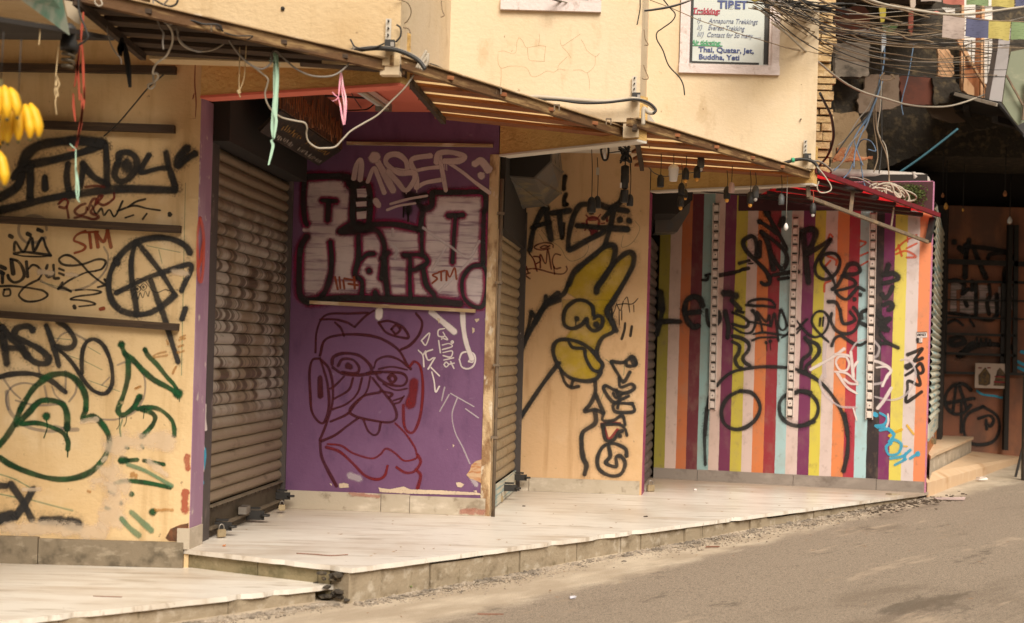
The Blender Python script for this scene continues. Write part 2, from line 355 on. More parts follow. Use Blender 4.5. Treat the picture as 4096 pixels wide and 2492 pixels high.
M['window_paint'] = mat('old_white_window_paint', (.66, .57, .56), [((.36, .28, .24), 13, (1, 1, .6), .56, .68, .8), ((.48, .39, .37), 5, (1, 1, 3), .5, .75, .6)], rough=.65, bump=.25, bscale=40)
M['red_sheet'] = mat('red_corrugated_sheet', (.55, .015, .022), [((.30, .01, .012), 5, (1, 1, 1), .5, .75, .7)], rough=.5)
M['tarp'] = mat('painted_tin_sheet', (.40, .46, .38), [((.10, .28, .20), 5, (3, 1, .5), .5, .64, .8), ((.36, .24, .20), 4, (1, 1, 1), .52, .7, .8)], rough=.5, bump=.1)
M['orange_wood'] = mat('orange_window_wood', (.42, .15, .05), [((.60, .30, .14), 6, (2, 1, .4), .5, .7, .8), ((.15, .05, .02), 9, (1, 1, .5), .55, .7, .7)], rough=.6)
M['curtain'] = mat('white_curtain', (.70, .66, .62), rough=.8)
M['stone'] = mat('stacked_brick', (.52, .37, .19), [((.30, .19, .09), 10, (1, 1, 1), .5, .7, .8), ((.66, .52, .33), 16, (1, 1, 1), .52, .7, .7)], rough=.9, bump=.8, bscale=30)
M['concrete'] = mat('stained_concrete', (.24, .20, .16), [((.07, .06, .05), 5, (1, 1, 1.5), .48, .66, .85), ((.36, .29, .24), 9, (1, 1, 1), .55, .7, .6)], rough=.9, bump=.5)
M['rubble'] = mat('dark_rubble', (.055, .045, .035), [((.16, .12, .07), 12, (1, 1, 1), .5, .66, .8)], rough=.95, bump=.9, bscale=18)
M['red_panel'] = mat('rust_red_panel', (.16, .045, .025), [((.08, .03, .02), 5, (1, 1, 1), .5, .7, .7)], rough=.7)
M['glass_sheet'] = mat('green_plastic_sheet', (.20, .22, .15), [((.34, .34, .24), 4, (1, 1, 2), .5, .7, .7)], rough=.3)
M['brick'] = mat('exposed_brick', (.48, .20, .09), [((.62, .38, .22), 12, (1, 1, 3), .5, .66, .8), ((.25, .10, .05), 20, (1, 1, 1), .58, .7, .6)], rough=.9, bump=.6)
M['flake'] = mat('bare_plaster', (.72, .58, .43), [((.5, .37, .24), 20, (1, 1, 1), .5, .7, .6)], rough=.9, bump=.3)
M['cream_trim'] = mat('chipped_cream_trim', (.60, .43, .25), [((.22, .11, .045), 7, (1, 1, .4), .48, .62, .85), ((.75, .66, .52), 14, (1, 1, .5), .55, .65, .7)], rough=.8, bump=.4)
M['duct'] = mat('painted_tin_housing', (.15, .135, .12), [((.34, .26, .13), 4, (1, 1, 1), .52, .66, .8), ((.11, .135, .155), 6, (1, 1, 1), .5, .7, .8)], rough=.4, bump=.1, metal=.3)
M['sign_wood'] = mat('carved_sign_wood', (.055, .028, .014), [((.22, .09, .035), 5, (14, 14, .5), .50, .60, .95)], rough=.6, bump=.2)
M['sign_black'] = mat('black_signboard', (.030, .024, .020), [((.12, .075, .03), 9, (3, 3, 3), .55, .68, .8)], rough=.5)
M['sign_white'] = mat('faded_sign_paint', (.38, .33, .29), rough=.7)
M['sign_gold'] = mat('faded_gold_paint', (.36, .21, .06), rough=.7)
# shutter metal: silver paint broken into vertical-edged blotches
def blotch(t, co):                       # old silver paint, broken slat by slat
    N, L = t.nodes, t.links; sp = N.new('ShaderNodeSeparateXYZ'); L.new(co, sp.inputs[0])
    def M_(op, x, y):
        m = N.new('ShaderNodeMath'); m.operation = op
        for i, v in ((0, x), (1, y)):
            if hasattr(v, 'links'): L.new(v, m.inputs[i])
            else: m.inputs[i].default_value = v
        return m.outputs[0]
    def band(a_, b_):
        r = N.new('ShaderNodeMapRange'); r.interpolation_type = 'SMOOTHSTEP'; r.inputs[1].default_value = a_; r.inputs[2].default_value = b_; L.new(sp.outputs[2], r.inputs[0]); return r.outputs[0]
    row = M_('FLOOR', M_('DIVIDE', M_('SUBTRACT', sp.outputs[2], .20), .0724), 0)
    cb = N.new('ShaderNodeCombineXYZ'); L.new(sp.outputs[1], cb.inputs[0]); L.new(M_('MULTIPLY', row, .042), cb.inputs[1]); L.new(M_('MULTIPLY', sp.outputs[0], 1.0), cb.inputs[2])
    zb = mul(t, band(.55, .9), band(2.15, 1.75))
    c = mixc(t, mul(t, mul(t, noise_mask(t, cb.outputs[0], 4.2, (1, 1, 0), .42, .56, detail=3, seed=4), zb), .8), (.27, .205, .14), (.46, .41, .355))
    c = mixc(t, mul(t, mul(t, noise_mask(t, cb.outputs[0], 8.5, (1, 1, 0), .50, .56, detail=3, seed=9), zb), .85), c, (.085, .055, .034))
    return c
M['shutter'] = mat('silver_blotched_shutter', (0, 0, 0), [((.16, .10, .05), 20, (1, 1, .3), .6, .75, .6), ((.10, .065, .035), 5, (1, .6, 2), .58, .70, .6)], rough=.45, metal=.25, base_node=blotch, bump=.1)
M['shutter_plain'] = mat('plain_beige_shutter', (.36, .28, .18), [((.18, .12, .06), 8, (1, 1, 1), .5, .7, .6), ((.46, .38, .27), 14, (1, 1, 1), .55, .7, .7)], rough=.5, metal=.2, bump=.15)
M['shutter_blue'] = mat('pale_blue_shutter', (.60, .57, .46), [((.16, .32, .36), 3.5, (.3, .3, 12), .52, .6, .8), ((.05, .22, .30), 2.5, (1, 1, 1), .56, .72, .5)], rough=.5)
M['bar'] = mat('shutter_bottom_bar', (.17, .135, .095), [((.09, .065, .04), 8, (1, 1, 1), .5, .7, .7), ((.27, .21, .14), 14, (1, 1, 1), .58, .7, .5)], rough=.55, metal=.3)
M['guide'] = mat('shutter_guide', (.075, .062, .058), [((.20, .15, .14), 10, (1, 1, .4), .56, .68, .7), ((.50, .46, .42), 22, (1, 1, .3), .68, .71, .8)], rough=.55)
M['magenta'] = mat('magenta_jamb', (.30, .045, .13), [((.10, .03, .05), 5, (1, 1, .3), .5, .7, .8), ((.6, .4, .36), 20, (1, 1, .4), .65, .69, .8)], rough=.6)
# stripes: paints repeat; recess shade and dirt are put into the darker left tones
STR = [('y_shade', (0.292, 0.248, 0.038)), ('p', (0.584, 0.435, 0.373)), ('o', (0.486, 0.147, 0.053)), ('b', (0.135, 0.023, 0.032)), ('l', (0.272, 0.404, 0.396)), ('p', (0.585, 0.435, 0.382)), ('u', (0.159, 0.028, 0.075)),
       ('y', (0.504, 0.416, 0.057)), ('p', (0.606, 0.465, 0.421)), ('o', (0.598, 0.184, 0.059)), ('r', (0.276, 0.026, 0.037)), ('l', (0.355, 0.514, 0.531)), ('p', (0.607, 0.475, 0.439)), ('u', (0.168, 0.029, 0.093)),
       ('y', (0.583, 0.495, 0.071)), ('p', (0.608, 0.484, 0.449)), ('o', (0.673, 0.216, 0.075)), ('r', (0.386, 0.030, 0.052)), ('l', (0.378, 0.554, 0.589)), ('k', (0.029, 0.020, 0.022)), ('u', (0.177, 0.026, 0.107)),
       ('y', (0.642, 0.545, 0.105)), ('w', (0.611, 0.523, 0.506)), ('o', (0.712, 0.237, 0.105))]
def stripes(t, co):
    N, L = t.nodes, t.links
    sp = N.new('ShaderNodeSeparateXYZ'); L.new(co, sp.inputs[0])
    nz = N.new('ShaderNodeTexNoise'); nz.inputs['Scale'].default_value = 9; L.new(co, nz.inputs['Vector'])
    ma = N.new('ShaderNodeMath'); ma.operation = 'MULTIPLY_ADD'; L.new(nz.outputs[0], ma.inputs[0]); ma.inputs[1].default_value = .0030; L.new(sp.outputs[0], ma.inputs[2])
    rp = N.new('ShaderNodeValToRGB'); rp.color_ramp.interpolation = 'CONSTANT'; el = rp.color_ramp.elements
    n = len(STR)
    el[0].position = 0; el[0].color = c4(STR[0][1]); el[1].position = 1 / n; el[1].color = c4(STR[1][1])
    for i in range(2, n):
        e = el.new(i / n); e.color = c4(STR[i][1])
    L.new(ma.outputs[0], rp.inputs[0]); return rp.outputs[0]
M['stripes'] = mat('striped_wall_paint', (0, 0, 0), [((.30, .21, .15), 2.5, (8, 2, 1), .45, .75, .3), ((.16, .10, .07), 4, (10, 3, 1), .56, .75, .4), ((.62, .42, .32), 60, (24, 3, 1), .745, .76, .9), ((.07, .05, .04), 7, (12, 4, 1), .68, .80, .5)], rough=.55, base_node=stripes, coord='UV')
M['burgundy'] = mat('burgundy_header', (.055, .014, .018), rough=.7)
M['pinkwall'] = mat('faded_pink_wall', (.50, .20, .33), [((.62, .17, .04), 5, (1, 1, 1), .5, .65, .6), ((.20, .06, .10), 8, (1, 1, 1), .55, .7, .7)], rough=.8, bump=.3)
# road: asphalt with a band of sandy dust along the kerb
def roadc(t, co):
    N, L = t.nodes, t.links
    sp = N.new('ShaderNodeSeparateXYZ'); L.new(co, sp.inputs[0])           # object space: x along the kerb, y away from it
    nz = N.new('ShaderNodeTexNoise'); nz.inputs['Scale'].default_value = 3.4; nz.inputs['Detail'].default_value = 14; nz.inputs['Roughness'].default_value = .8
    mp = N.new('ShaderNodeMapping'); mp.inputs['Scale'].default_value = (.38, 1, 1); L.new(co, mp.inputs[0]); L.new(mp.outputs[0], nz.inputs['Vector'])
    ma = N.new('ShaderNodeMath'); ma.operation = 'MULTIPLY_ADD'; L.new(nz.outputs[0], ma.inputs[0]); ma.inputs[1].default_value = .75; L.new(sp.outputs[1], ma.inputs[2])
    ax = N.new('ShaderNodeMath'); ax.operation = 'MULTIPLY_ADD'; L.new(sp.outputs[0], ax.inputs[0]); ax.inputs[1].default_value = .075; L.new(ma.outputs[0], ax.inputs[2])
    edge = N.new('ShaderNodeMapRange'); edge.inputs[1].default_value = .94; edge.inputs[2].default_value = 1.10; L.new(ax.outputs[0], edge.inputs[0])
    fine = noise_mask(t, co, 170, (1, 1, 1), .35, .65, detail=4, seed=1)
    asp = mixc(t, fine, (.20, .16, .123), (.44, .355, .275))
    asp = mixc(t, mul(t, noise_mask(t, co, 60, (1, 1, 1), .52, .66, detail=5, seed=6), .6), asp, (.115, .09, .07))
    asp = mixc(t, mul(t, noise_mask(t, co, 75, (1, 1, 1), .60, .68, detail=4, seed=9), .6), asp, (.48, .41, .33))
    asp = mixc(t, mul(t, noise_mask(t, co, 2.1, (.45, 1, 1), .58, .66, detail=9, rough=.7, seed=5), .62), asp, (.085, .068, .05))
    asp = mixc(t, mul(t, noise_mask(t, co, 2.6, (.4, 1.1, 1), .63, .66, detail=9, rough=.7, seed=12), .6), asp, (.36, .28, .205))
    asp = mixc(t, mul(t, noise_mask(t, co, 260, (1, 1, 1), .66, .70, detail=2, seed=8), .7), asp, (.42, .36, .29))
    asp = mixc(t, mul(t, noise_mask(t, co, 1.1, (.3, 1, 1), .54, .66, detail=8, rough=.65, seed=2), .55), asp, (.16, .122, .088))
    asp = mixc(t, mul(t, noise_mask(t, co, 1.5, (.22, 1.3, 1), .57, .64, detail=9, rough=.72, seed=14), .7), asp, (.50, .39, .29))
    dust = mixc(t, noise_mask(t, co, 5, (.5, 1, 1), .35, .7, detail=9, seed=7), (.46, .37, .275), (.64, .54, .42))
    dust = mixc(t, mul(t, noise_mask(t, co, 120, (1, 1, 1), .6, .68, detail=3, seed=3), .5), dust, (.25, .19, .13))
    return mixc(t, edge.outputs[0], dust, asp)
M['road'] = mat('worn_asphalt', (0, 0, 0), rough=.9, base_node=roadc, bump=.55, bscale=130, bdetail=4)
# spray paints
PK = dict(halo=paint('overspray', (.03, .028, .026), .24, wear=.2, amp=1.1, gs=90), black=paint('black_spray', (.027, .026, .026), .97), black_hard=paint('black_marker', (.02, .018, .016), .93, wear=.2), black_worn=paint('worn_black_spray', (.016, .014, .013), .95, wear=.3),
          grey=paint('grey_ghost_spray', (.20, .175, .17), .5, wear=.15), green=paint('green_spray', (.008, .075, .022), .96, c2=(.006, .035, .012), wear=.25), green_thin=paint('thin_green_pen', (.16, .32, .18), .5),
          green_pale=paint('pale_green_spray', (.10, .22, .12), .7, wear=.3), red=paint('red_marker', (.28, .055, .018), .9), wine=paint('wine_marker', (.17, .022, .015), .85), crimson=paint('crimson_stencil', (.27, .028, .035), .9),
          silver=paint('silver_fill', (.62, .53, .53), .97, c2=(.22, .13, .19), scale=9, stretch=(.3, .3, 3.6), lo=.47, hi=.70, wear=.05), magenta=paint('magenta_halo', (.34, .012, .09), .9, wear=.05),
          chrome=paint('silver_spray', (.66, .53, .52), .88, wear=.06), maroon=paint('maroon_spray', (.075, .009, .013), .88, wear=.04), bright_maroon=paint('bright_maroon_spray', (.17, .011, .014), .9, wear=.02),
          white=paint('white_marker', (.75, .66, .64), .92, wear=.1), haze_white=paint('thin_white_spray', (.66, .58, .60), .55, wear=.08), yellow=paint('yellow_fill', (.52, .36, .014), .88, c2=(.62, .43, .15), scale=3.5, lo=.42, hi=.68, wear=.05),
          blue=paint('blue_spray', (.055, .36, .56), .95), orange=paint('orange_spray', (.70, .10, .035), .7), pale=paint('patched_plaster', (.74, .59, .43), .6, wear=.3, amp=1.1, gs=9), rustmark=paint('rust_smear', (.42, .19, .04), .6, wear=.3, amp=1.2, gs=60),
          redsmear=paint('red_smear', (.45, .13, .09), .5, wear=.3, amp=1.2, gs=30), gold=paint('yellow_spray', (.72, .42, .02), .8))
# ================================================================ the setting
KX, KY = .684, .729                            # along the kerb; away from it towards the road is (KY, -KX)
def road_z(x, y):
    s = (x + .79) * KX + (y - 6.76) * KY; a = (x + .79) * KY - (y - 6.76) * KX
    return -.187 + .021 * s + .012 * min(max(a, 0), 3)
def onz(px, py):                               # pixel on the road sheet
    z = -.15
    for _ in range(6):
        p = at_z(px, py, z); z = road_z(p.x, p.y)
    return at_z(px, py, z)
mb = MB()
xs = [-60, -30, -15, -8, -4] + [-3 + .25 * i for i in range(60)] + [14, 20, 40, 70]; ys = [-30, -10, -3, -1, -.6, -.3] + [-.1 + .12 * i for i in range(40)] + [6, 9, 15, 30, 60]
G = {}
for i, a in enumerate(xs):
    for j, b in enumerate(ys):
        z = road_z(-.79 + a * KX + b * KY, 6.76 + a * KY - b * KX) + .006 * math.sin(a * 2.3 + b * 3.1) * math.sin(b * 4 - a)
        G[i, j] = mb.V((a, b, z))
for i in range(len(xs) - 1):
    for j in range(len(ys) - 1): mb.face((G[i, j], G[i, j + 1], G[i + 1, j + 1], G[i + 1, j]), True)
road = mb.build('road', M['road'], org=(0, 0, 0))
road.matrix_world = Matrix(((KX, KY, 0, -.79), (KY, -KX, 0, 6.76), (0, 0, 1, 0), (0, 0, 0, 1)))
tag(road, kind='structure')
for p_ in road.data.polygons: pass
road.data.flip_normals()
def jag(a, b, n, amp, r):
    a, b = Vector(a), Vector(b); nn = Vector((b.y - a.y, a.x - b.x)).normalized(); out = []
    for i in range(n + 1):
        t = i / n; j = r.uniform(-.3, 1) * amp
        if r.random() < .09: j -= amp * 4
        if i in (0, n): j = 0
        out.append(tuple(a.lerp(b, t) + nn * j))
    return out
rr = random.Random(5)
up_front = jag((-.80, 6.735), (3.66, 11.49), 90, .006, rr)
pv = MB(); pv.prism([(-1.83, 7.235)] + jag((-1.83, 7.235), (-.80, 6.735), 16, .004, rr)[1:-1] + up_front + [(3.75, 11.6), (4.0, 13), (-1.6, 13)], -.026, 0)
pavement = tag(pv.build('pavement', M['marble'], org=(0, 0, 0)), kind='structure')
ks = MB(); t = 0; L = 6.5                        # row of kerb stones under the slab edge
while t < L - .02:
    wd = min(rr.choice((.16, .22, .3, .34, .42)) * rr.uniform(.8, 1.1), L - t); o = rr.uniform(.012, .03)
    a = Vector((-.80 + KX * t, 6.735 + KY * t)); b = a + Vector((KX, KY)) * (wd - .006); nb = Vector((-KY, KX))
    q = [a + nb * o, b + nb * (o + rr.uniform(-.006, .006)), b + nb * .25, a + nb * .25]
    zt = -.0275 - (rr.uniform(.006, .02) if rr.random() < .35 else 0)
    if t > .06 or True: ks.prism([tuple(p) for p in q], road_z(a.x, a.y) - .12, zt)
    t += wd
ks.build('kerb_stones', M['riser'], pavement)
ks = MB()
for a, b in (((-1.83, 7.25), (-1.35, 7.02)), ((-1.345, 7.018), (-1.0, 6.855)), ((-.995, 6.853), (-.93, 6.82))):
    d = Vector((b[0] - a[0], b[1] - a[1])).normalized(); nb = Vector((-d.y, d.x))
    q = [Vector(a) + nb * .012, Vector(b) + nb * .012, Vector(b) + nb * .2, Vector(a) + nb * .2]
    ks.prism([tuple(p) for p in q], -.3, -.0275)
ks.build('step_riser', M['moss_riser'], pavement)
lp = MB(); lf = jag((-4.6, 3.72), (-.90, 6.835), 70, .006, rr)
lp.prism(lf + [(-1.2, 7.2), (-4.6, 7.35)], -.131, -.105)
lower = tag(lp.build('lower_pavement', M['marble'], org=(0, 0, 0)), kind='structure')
ks = MB(); d = Vector((3.70, 3.115)).normalized(); nb = Vector((-d.y, d.x)); L = Vector((3.70, 3.115)).length; t = 0
while t < L - .12:
    wd = min(rr.uniform(.5, 1.0), L - .1 - t); a = Vector((-4.6, 3.72)) + d * t; b = a + d * (wd - .004)
    ks.prism([tuple(p) for p in (a + nb * .02, b + nb * .018, b + nb * .25, a + nb * .25)], -.4, -.1325); t += wd
ks.build('kerb_stones', M['riser'], lower)
# broken corner: rubble where the riser has fallen out
def rock(mb, c, r, rnd, fl=.7):
    bm = bmesh.new(); bmesh.ops.create_icosphere(bm, subdivisions=1, radius=1)
    s = (r * rnd.uniform(.7, 1.3), r * rnd.uniform(.7, 1.3), r * rnd.uniform(.5, 1) * fl); an = rnd.uniform(0, 6.3)
    idx = {}
    for v in bm.verts:
        p = Vector((v.co.x * s[0], v.co.y * s[1], v.co.z * s[2])) * rnd.uniform(.75, 1.2)
        idx[v.index] = mb.V(Vector(c) + Matrix.Rotation(an, 3, 'Z') @ p)
    for f in bm.faces: mb.face([idx[v.index] for v in f.verts])
    bm.free()
rb = MB()
for i in range(26):
    t = rr.random(); rock(rb, (-.985 + .2 * t + rr.uniform(-.04, .03), 6.83 - .05 * t + rr.uniform(-.03, .05), -.17 + .13 * rr.random() ** 1.3), rr.uniform(.015, .04), rr)
tag(rb.build('rubble', M['rubble']), 'dark mossy rubble in the broken corner between the two marble steps', 'rubble', kind='stuff')
# gravel strip along the kerb foot
gv = MB(); rg = random.Random(3)
for i in range(5200):
    t = rg.uniform(-.9, 6.6); a = abs(rg.gauss(0, .10)) + .012
    if 3 < t < 5.2 and rg.random() < .3: a = abs(rg.gauss(.1, .12))
    if t < .1: a = abs(rg.gauss(0, .06)) + .02
    x = -.79 + KX * t + KY * a; y = 6.76 + KY * t - KX * a
    if t < -.02: x = -.90 + .765 * t + .64 * a; y = 6.80 + .643 * t - .765 * a
    r = rg.uniform(.003, .011) * (1.25 if a < .1 else .8)
    if rg.random() < .02: r *= 1.9
    rock(gv, (x, y, road_z(x, y) + r * .3), r, rg, .8)
tag(gv.build('gravel', M['gravel']), 'grey gravel strip along the foot of the kerb', 'gravel', kind='stuff')
dbm = MB()
for i in range(420):
    t = rg.gauss(5.9, .42); a = abs(rg.gauss(0, .12)); x = -.79 + KX * t + KY * a; y = 6.76 + KY * t - KX * a
    rock(dbm, (x, y, road_z(x, y) + .004), rg.uniform(.006, .02), rg, .6)
tag(dbm.build('dark_debris', M['dirt']), 'dark leaf litter and grit at the far end of the kerb', 'debris', kind='stuff')

# ================================================================ the shop building
B = thing('shop_building', 'yellow plastered corner shop building with shuttered bays covered in graffiti', 'building', (0, 9.5, 0))
PA = (-3.6, 7.22, -1.765, 7.22); PB = (-1.58, 9.17, -.13, 9.02); PC = (.085, 10.76, 1.094, 10.67); PD = (1.36, 12.2, 3.69, 11.53)
def wall(name, mat_, pl, z0, z1, th=.18, parent=B, label=None, uv=False, t0=0):
    x0, y0, x1, y1 = pl; L = math.hypot(x1 - x0, y1 - y0); nx, ny = -(y1 - y0) / L, (x1 - x0) / L
    mb = MB(); mb.prism([(x0, y0), (x1, y1), (x1 + nx * th, y1 + ny * th), (x0 + nx * th, y0 + ny * th)], z0, z1)
    if uv:
        for i, p in enumerate(mb.v): mb.uv[i] = ((((p.x - x0) * (x1 - x0) + (p.y - y0) * (y1 - y0)) / L / L), p.z)
    o = mb.build(name, mat_, parent)
    if label: o['label'] = label
    return o
def skirt(pl, z0, z1, mat_, parent, cuts, proud=.02, name='skirting_tiles', seed=1):
    x0, y0, x1, y1 = pl; L = math.hypot(x1 - x0, y1 - y0); dx, dy = (x1 - x0) / L, (y1 - y0) / L; nx, ny = dy, -dx; mb = MB(); r = random.Random(seed)
    for a, b in zip(cuts, cuts[1:]):
        o = proud + r.uniform(-.003, .004); zt = z1 + r.uniform(-.006, .004); g = .0022
        mb.prism([(x0 + dx * (a * L + g) + nx * o, y0 + dy * (a * L + g) + ny * o), (x0 + dx * (b * L - g) + nx * o, y0 + dy * (b * L - g) + ny * o), (x0 + dx * (b * L - g), y0 + dy * (b * L - g)), (x0 + dx * (a * L + g), y0 + dy * (a * L + g))], z0, zt)
    return mb.build(name, mat_, parent)
wa = wall('left_wall', M['wall_a'], PA, -.3, 2.95, label='ochre wall with brown rails at the left end')
wb = wall('purple_wall', M['purple'], PB, -.02, 2.80, label='purple painted wall of the first bay')
wc = wall('rabbit_wall', M['wall_c'], PC, -.02, 2.80, label='ochre wall with a painted yellow rabbit')
wd_ = wall('striped_wall', M['stripes'], PD, -.02, 2.76, uv=True, label='wall painted in vertical coloured stripes')
wa.name = wb.name = wc.name = wd_.name = 'wall'
skirt(PA, -.12, .042, M['tile_a'], wa, [0, .55, .988], .03, seed=2)
skirt(PB, .001, .128, M['tile'], wb, [.005, .48, .62, .985], .022, seed=3)
skirt(PC, .001, .118, M['tile'], wc, [0, .085, .985], .02, seed=4)
skirt(PD, .001, .098, M['tile_b'], wd_, [.0, .17, .53, .83, 1.0], .02, seed=5)
# corner jamb of wall A: lilac strip, dark guide, marble foot
def rail_line(a, b, t): return (a[0] + (b[0] - a[0]) * t, a[1] + (b[1] - a[1]) * t)
S1a, S1b = (-1.765, 7.22), (-1.58, 9.17); S2a, S2b = (-.13, 9.02), (.085, 10.76); S3a, S3b = (1.094, 10.67), (1.36, 12.2); S4a, S4b = (3.72, 11.6), (4.80, 14.6)
def facet(name, mat_, a, b, t0, t1, z0, z1, out=.0, th=.06, parent=B):
    p, q = rail_line(a, b, t0), rail_line(a, b, t1); L = math.hypot(q[0] - p[0], q[1] - p[1]); nx, ny = (q[1] - p[1]) / L, -(q[0] - p[0]) / L
    mb = MB(); mb.prism([(p[0] + nx * out, p[1] + ny * out), (q[0] + nx * out, q[1] + ny * out), (q[0] - nx * th, q[1] - ny * th), (p[0] - nx * th, p[1] - ny * th)], z0, z1)
    return mb.build(name, mat_, parent)
def shutter(a, b, t0, t1, z0, z1, mat_, pitch=.075, bulge=.016, parent=B, inset=.0, seg=5, label=None):
    p, q = Vector(rail_line(a, b, t0)), Vector(rail_line(a, b, t1)); L = (q - p).length; n = Vector(((q.y - p.y) / L, -(q.x - p.x) / L)); mb = MB(); NZ = int(round((z1 - z0) / pitch)); NX = 14; rnd = random.Random(int(L * 1000))
    prev = None; rows = []
    for k in range(NZ):
        for s_ in range(seg + 1):
            u = s_ / seg; z = z0 + (k + u * .93) * (z1 - z0) / NZ; o = bulge * math.sin(math.pi * min(u * 1.05, 1)) ** .8 - inset
            rows.append((z, o))
        rows.append((z0 + (k + .945) * (z1 - z0) / NZ, -.014 - inset)); rows.append((z0 + (k + .985) * (z1 - z0) / NZ, -.014 - inset))
    for z, o in rows:
        row = []
        for i in range(NX + 1):
            c = p.lerp(q, i / NX) + n * (o + .002 * math.sin(i * .9 + z * 3))
            row.append(mb.V((c.x, c.y, z)))
        if prev:
            for i in range(NX): mb.face((prev[i], prev[i + 1], row[i + 1], row[i]), True)
        prev = row
    o = mb.build('roller_shutter', mat_, parent)
    if label: o['label'] = label
    return o
facet('door_jamb', M['lilac'], S1a, S1b, 0, .105, .115, 2.51, .004)
facet('jamb_foot', M['tile'], S1a, S1b, -.012, .10, .0, .114, .012)
facet('guide_rail', M['guide'], S1a, S1b, .106, .195, 0, 2.45, -.012)
sh1 = shutter(S1a, S1b, .196, .985, .20, 2.30, M['shutter'], .0724, .021, inset=.036, label='silver roller shutter with broken dark blotches')
facet('bottom_bar', M['bar'], S1a, S1b, .196, .985, .012, .195, -.02, .02, sh1)
mb = MB()
for t0_, z_ in ((.196, .19), (.196, .06)):
    p, q = rail_line(S1a, S1b, .196), rail_line(S1a, S1b, .985); nx, ny = .995, -.094
    mb.bar((p[0] + nx * -.012, p[1] + ny * -.012, z_), (q[0] + nx * -.012, q[1] + ny * -.012, z_), .03, .018 if z_ < .1 else .012)
for k in range(16):
    p = rail_line(S1a, S1b, .215 + .05 * k); mb.lathe([(.006, 0), (.006, .005), (.002, .008)], (p[0] - .01, p[1], .172), 6)
mb.build('rivet_strip', M['bar'], sh1)
mb = MB(); mb.box((-1.655, 8.18, .105), (.05, .13, .045)); mb.build('pull_handle', M['steel'], sh1)
def hasp(a, b, t, z, parent, s=1.0):
    p = rail_line(a, b, t); mb = MB(); mb.box((p[0] + .03 * s, p[1], z), (.10 * s, .012, .05 * s)); mb.box((p[0] + .02 * s, p[1] + .02, z + .035 * s), (.07 * s, .03 * s, .012)); mb.lathe([(.026 * s, -.006), (.026 * s, .006)], (p[0] + .085 * s, p[1], z), 10)
    return mb.build('lock_hasp', M['black'], parent)
hasp(S1a, S1b, .26, .06, sh1); hasp(S1a, S1b, .58, .05, sh1, 1.2); hasp(S1a, S1b, .93, .10, sh1)
facet('guide_rail', M['guide'], S1a, S1b, .986, 1.0, 0, 2.45, .01)
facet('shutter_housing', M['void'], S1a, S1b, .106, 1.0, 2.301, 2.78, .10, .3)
# bay 2: rusty post, narrow shutter, tin housing
sh2 = shutter(S2a, S2b, .13, .985, .17, 2.06, M['shutter_plain'], .080, .015, inset=.045, label='narrow beige roller shutter')
facet('bottom_bar', M['shutter_blue'], S2a, S2b, .13, .985, .01, .168, -.03, .02, sh2)
hasp(S2a, S2b, .55, .10, sh2); hasp(S2a, S2b, .93, .12, sh2)
facet('guide_rail', M['guide'], S2a, S2b, .06, .128, 0, 2.3, -.005)
facet('door_jamb', M['cream_trim'], S2a, S2b, -.004, .058, .0, 2.51, .006)
facet('guide_rail', M['guide'], S2a, S2b, .986, 1, 0, 2.3, .012)
mb = MB(); tp = at_pl(2003, 800, PB, .05); mb.tube([(S2a[0] + .028, 9.00, 2.34), (S2a[0] + .03, 9.00, 0)], .013, 8)
for z_ in (2.1, 1.62, 1.05, .55): mb.box((S2a[0] + .025, 9.0, z_), (.05, .04, .018))
mb.build('rusty_pipe', M['rust'], B)
mb = MB()                                        # cream plaster strip on the purple wall's edge
x0, y0, x1, y1 = PB
for k in range(30):
    z0_, z1_ = 2.34 * k / 30 + .13, 2.34 * (k + 1) / 30 + .13; a_ = .025 + .012 * rr.random()
    mb.prism([(x1 - a_, y1 - .004 + a_ * .1), (x1 + .004, y1 - .006), (x1 + .004, y1 + .02), (x1 - a_, y1 + .02)], z0_, z1_)
mb.build('edge_trim', M['cream_trim'], wb)
# tin shutter housing of bay 2 (faceted drum with a blanked end)
def pxprism(pts, d0, th, name, mat_, parent=B, rough=0):
    if rough:
        q = []
        for i, p in enumerate(pts):
            n_ = pts[(i + 1) % len(pts)]; m = max(2, int(math.hypot(n_[0] - p[0], n_[1] - p[1]) / 12))
            q += [(p[0] + (n_[0] - p[0]) * k / m + rr.uniform(-rough, rough), p[1] + (n_[1] - p[1]) * k / m + rr.uniform(-rough, rough)) for k in range(m)]
        pts = q
    mb = MB(); f = [at_d(x, y, d0) for x, y in pts]; bk = [p + Vector((0, th, 0)) for p in f]
    F0 = [mb.V(p) for p in f]; B0 = [mb.V(p) for p in bk]; n = len(f)
    mb.face(F0); mb.face(B0[::-1])
    for i in range(n): mb.face((F0[i], B0[i], B0[(i + 1) % n], F0[(i + 1) % n]))
    return mb.build(name, mat_, parent)
hs = MB()
fr = P('W6', '290,72 1075,20 1065,230 830,460 435,430 290,440'); bk = P('W6', '620,60 1190,20 1235,380 1215,680 1010,860 690,890')
A_ = [hs.V(at_d(x, y, 9.35)) for x, y in fr]; B_ = [hs.V(at_d(x, y, 10.45)) for x, y in bk]
hs.face(B_[::-1]); hs.face(A_)
for i in range(6): hs.face((A_[i], A_[(i + 1) % 6], B_[(i + 1) % 6], B_[i]))
hs.build('shutter_housing', M['duct'], sh2)
mb = MB()
for i in range(6): mb.bar(hs.v[A_[i]], hs.v[B_[i]], .016, .016); mb.bar(hs.v[A_[i]], hs.v[A_[(i + 1) % 6]], .02, .02)
for f in (.35, .7):
    for i in (1, 2, 3): mb.bar(hs.v[A_[i]].lerp(hs.v[B_[i]], f), hs.v[A_[i + 1]].lerp(hs.v[B_[i + 1]], f), .01, .008)
mb.build('seam', M['duct'], sh2)
pxprism(P('W6', '292,76 1072,24 1062,226 828,456 437,426 292,436'), 9.338, .008, 'housing_end', M['void'], sh2)
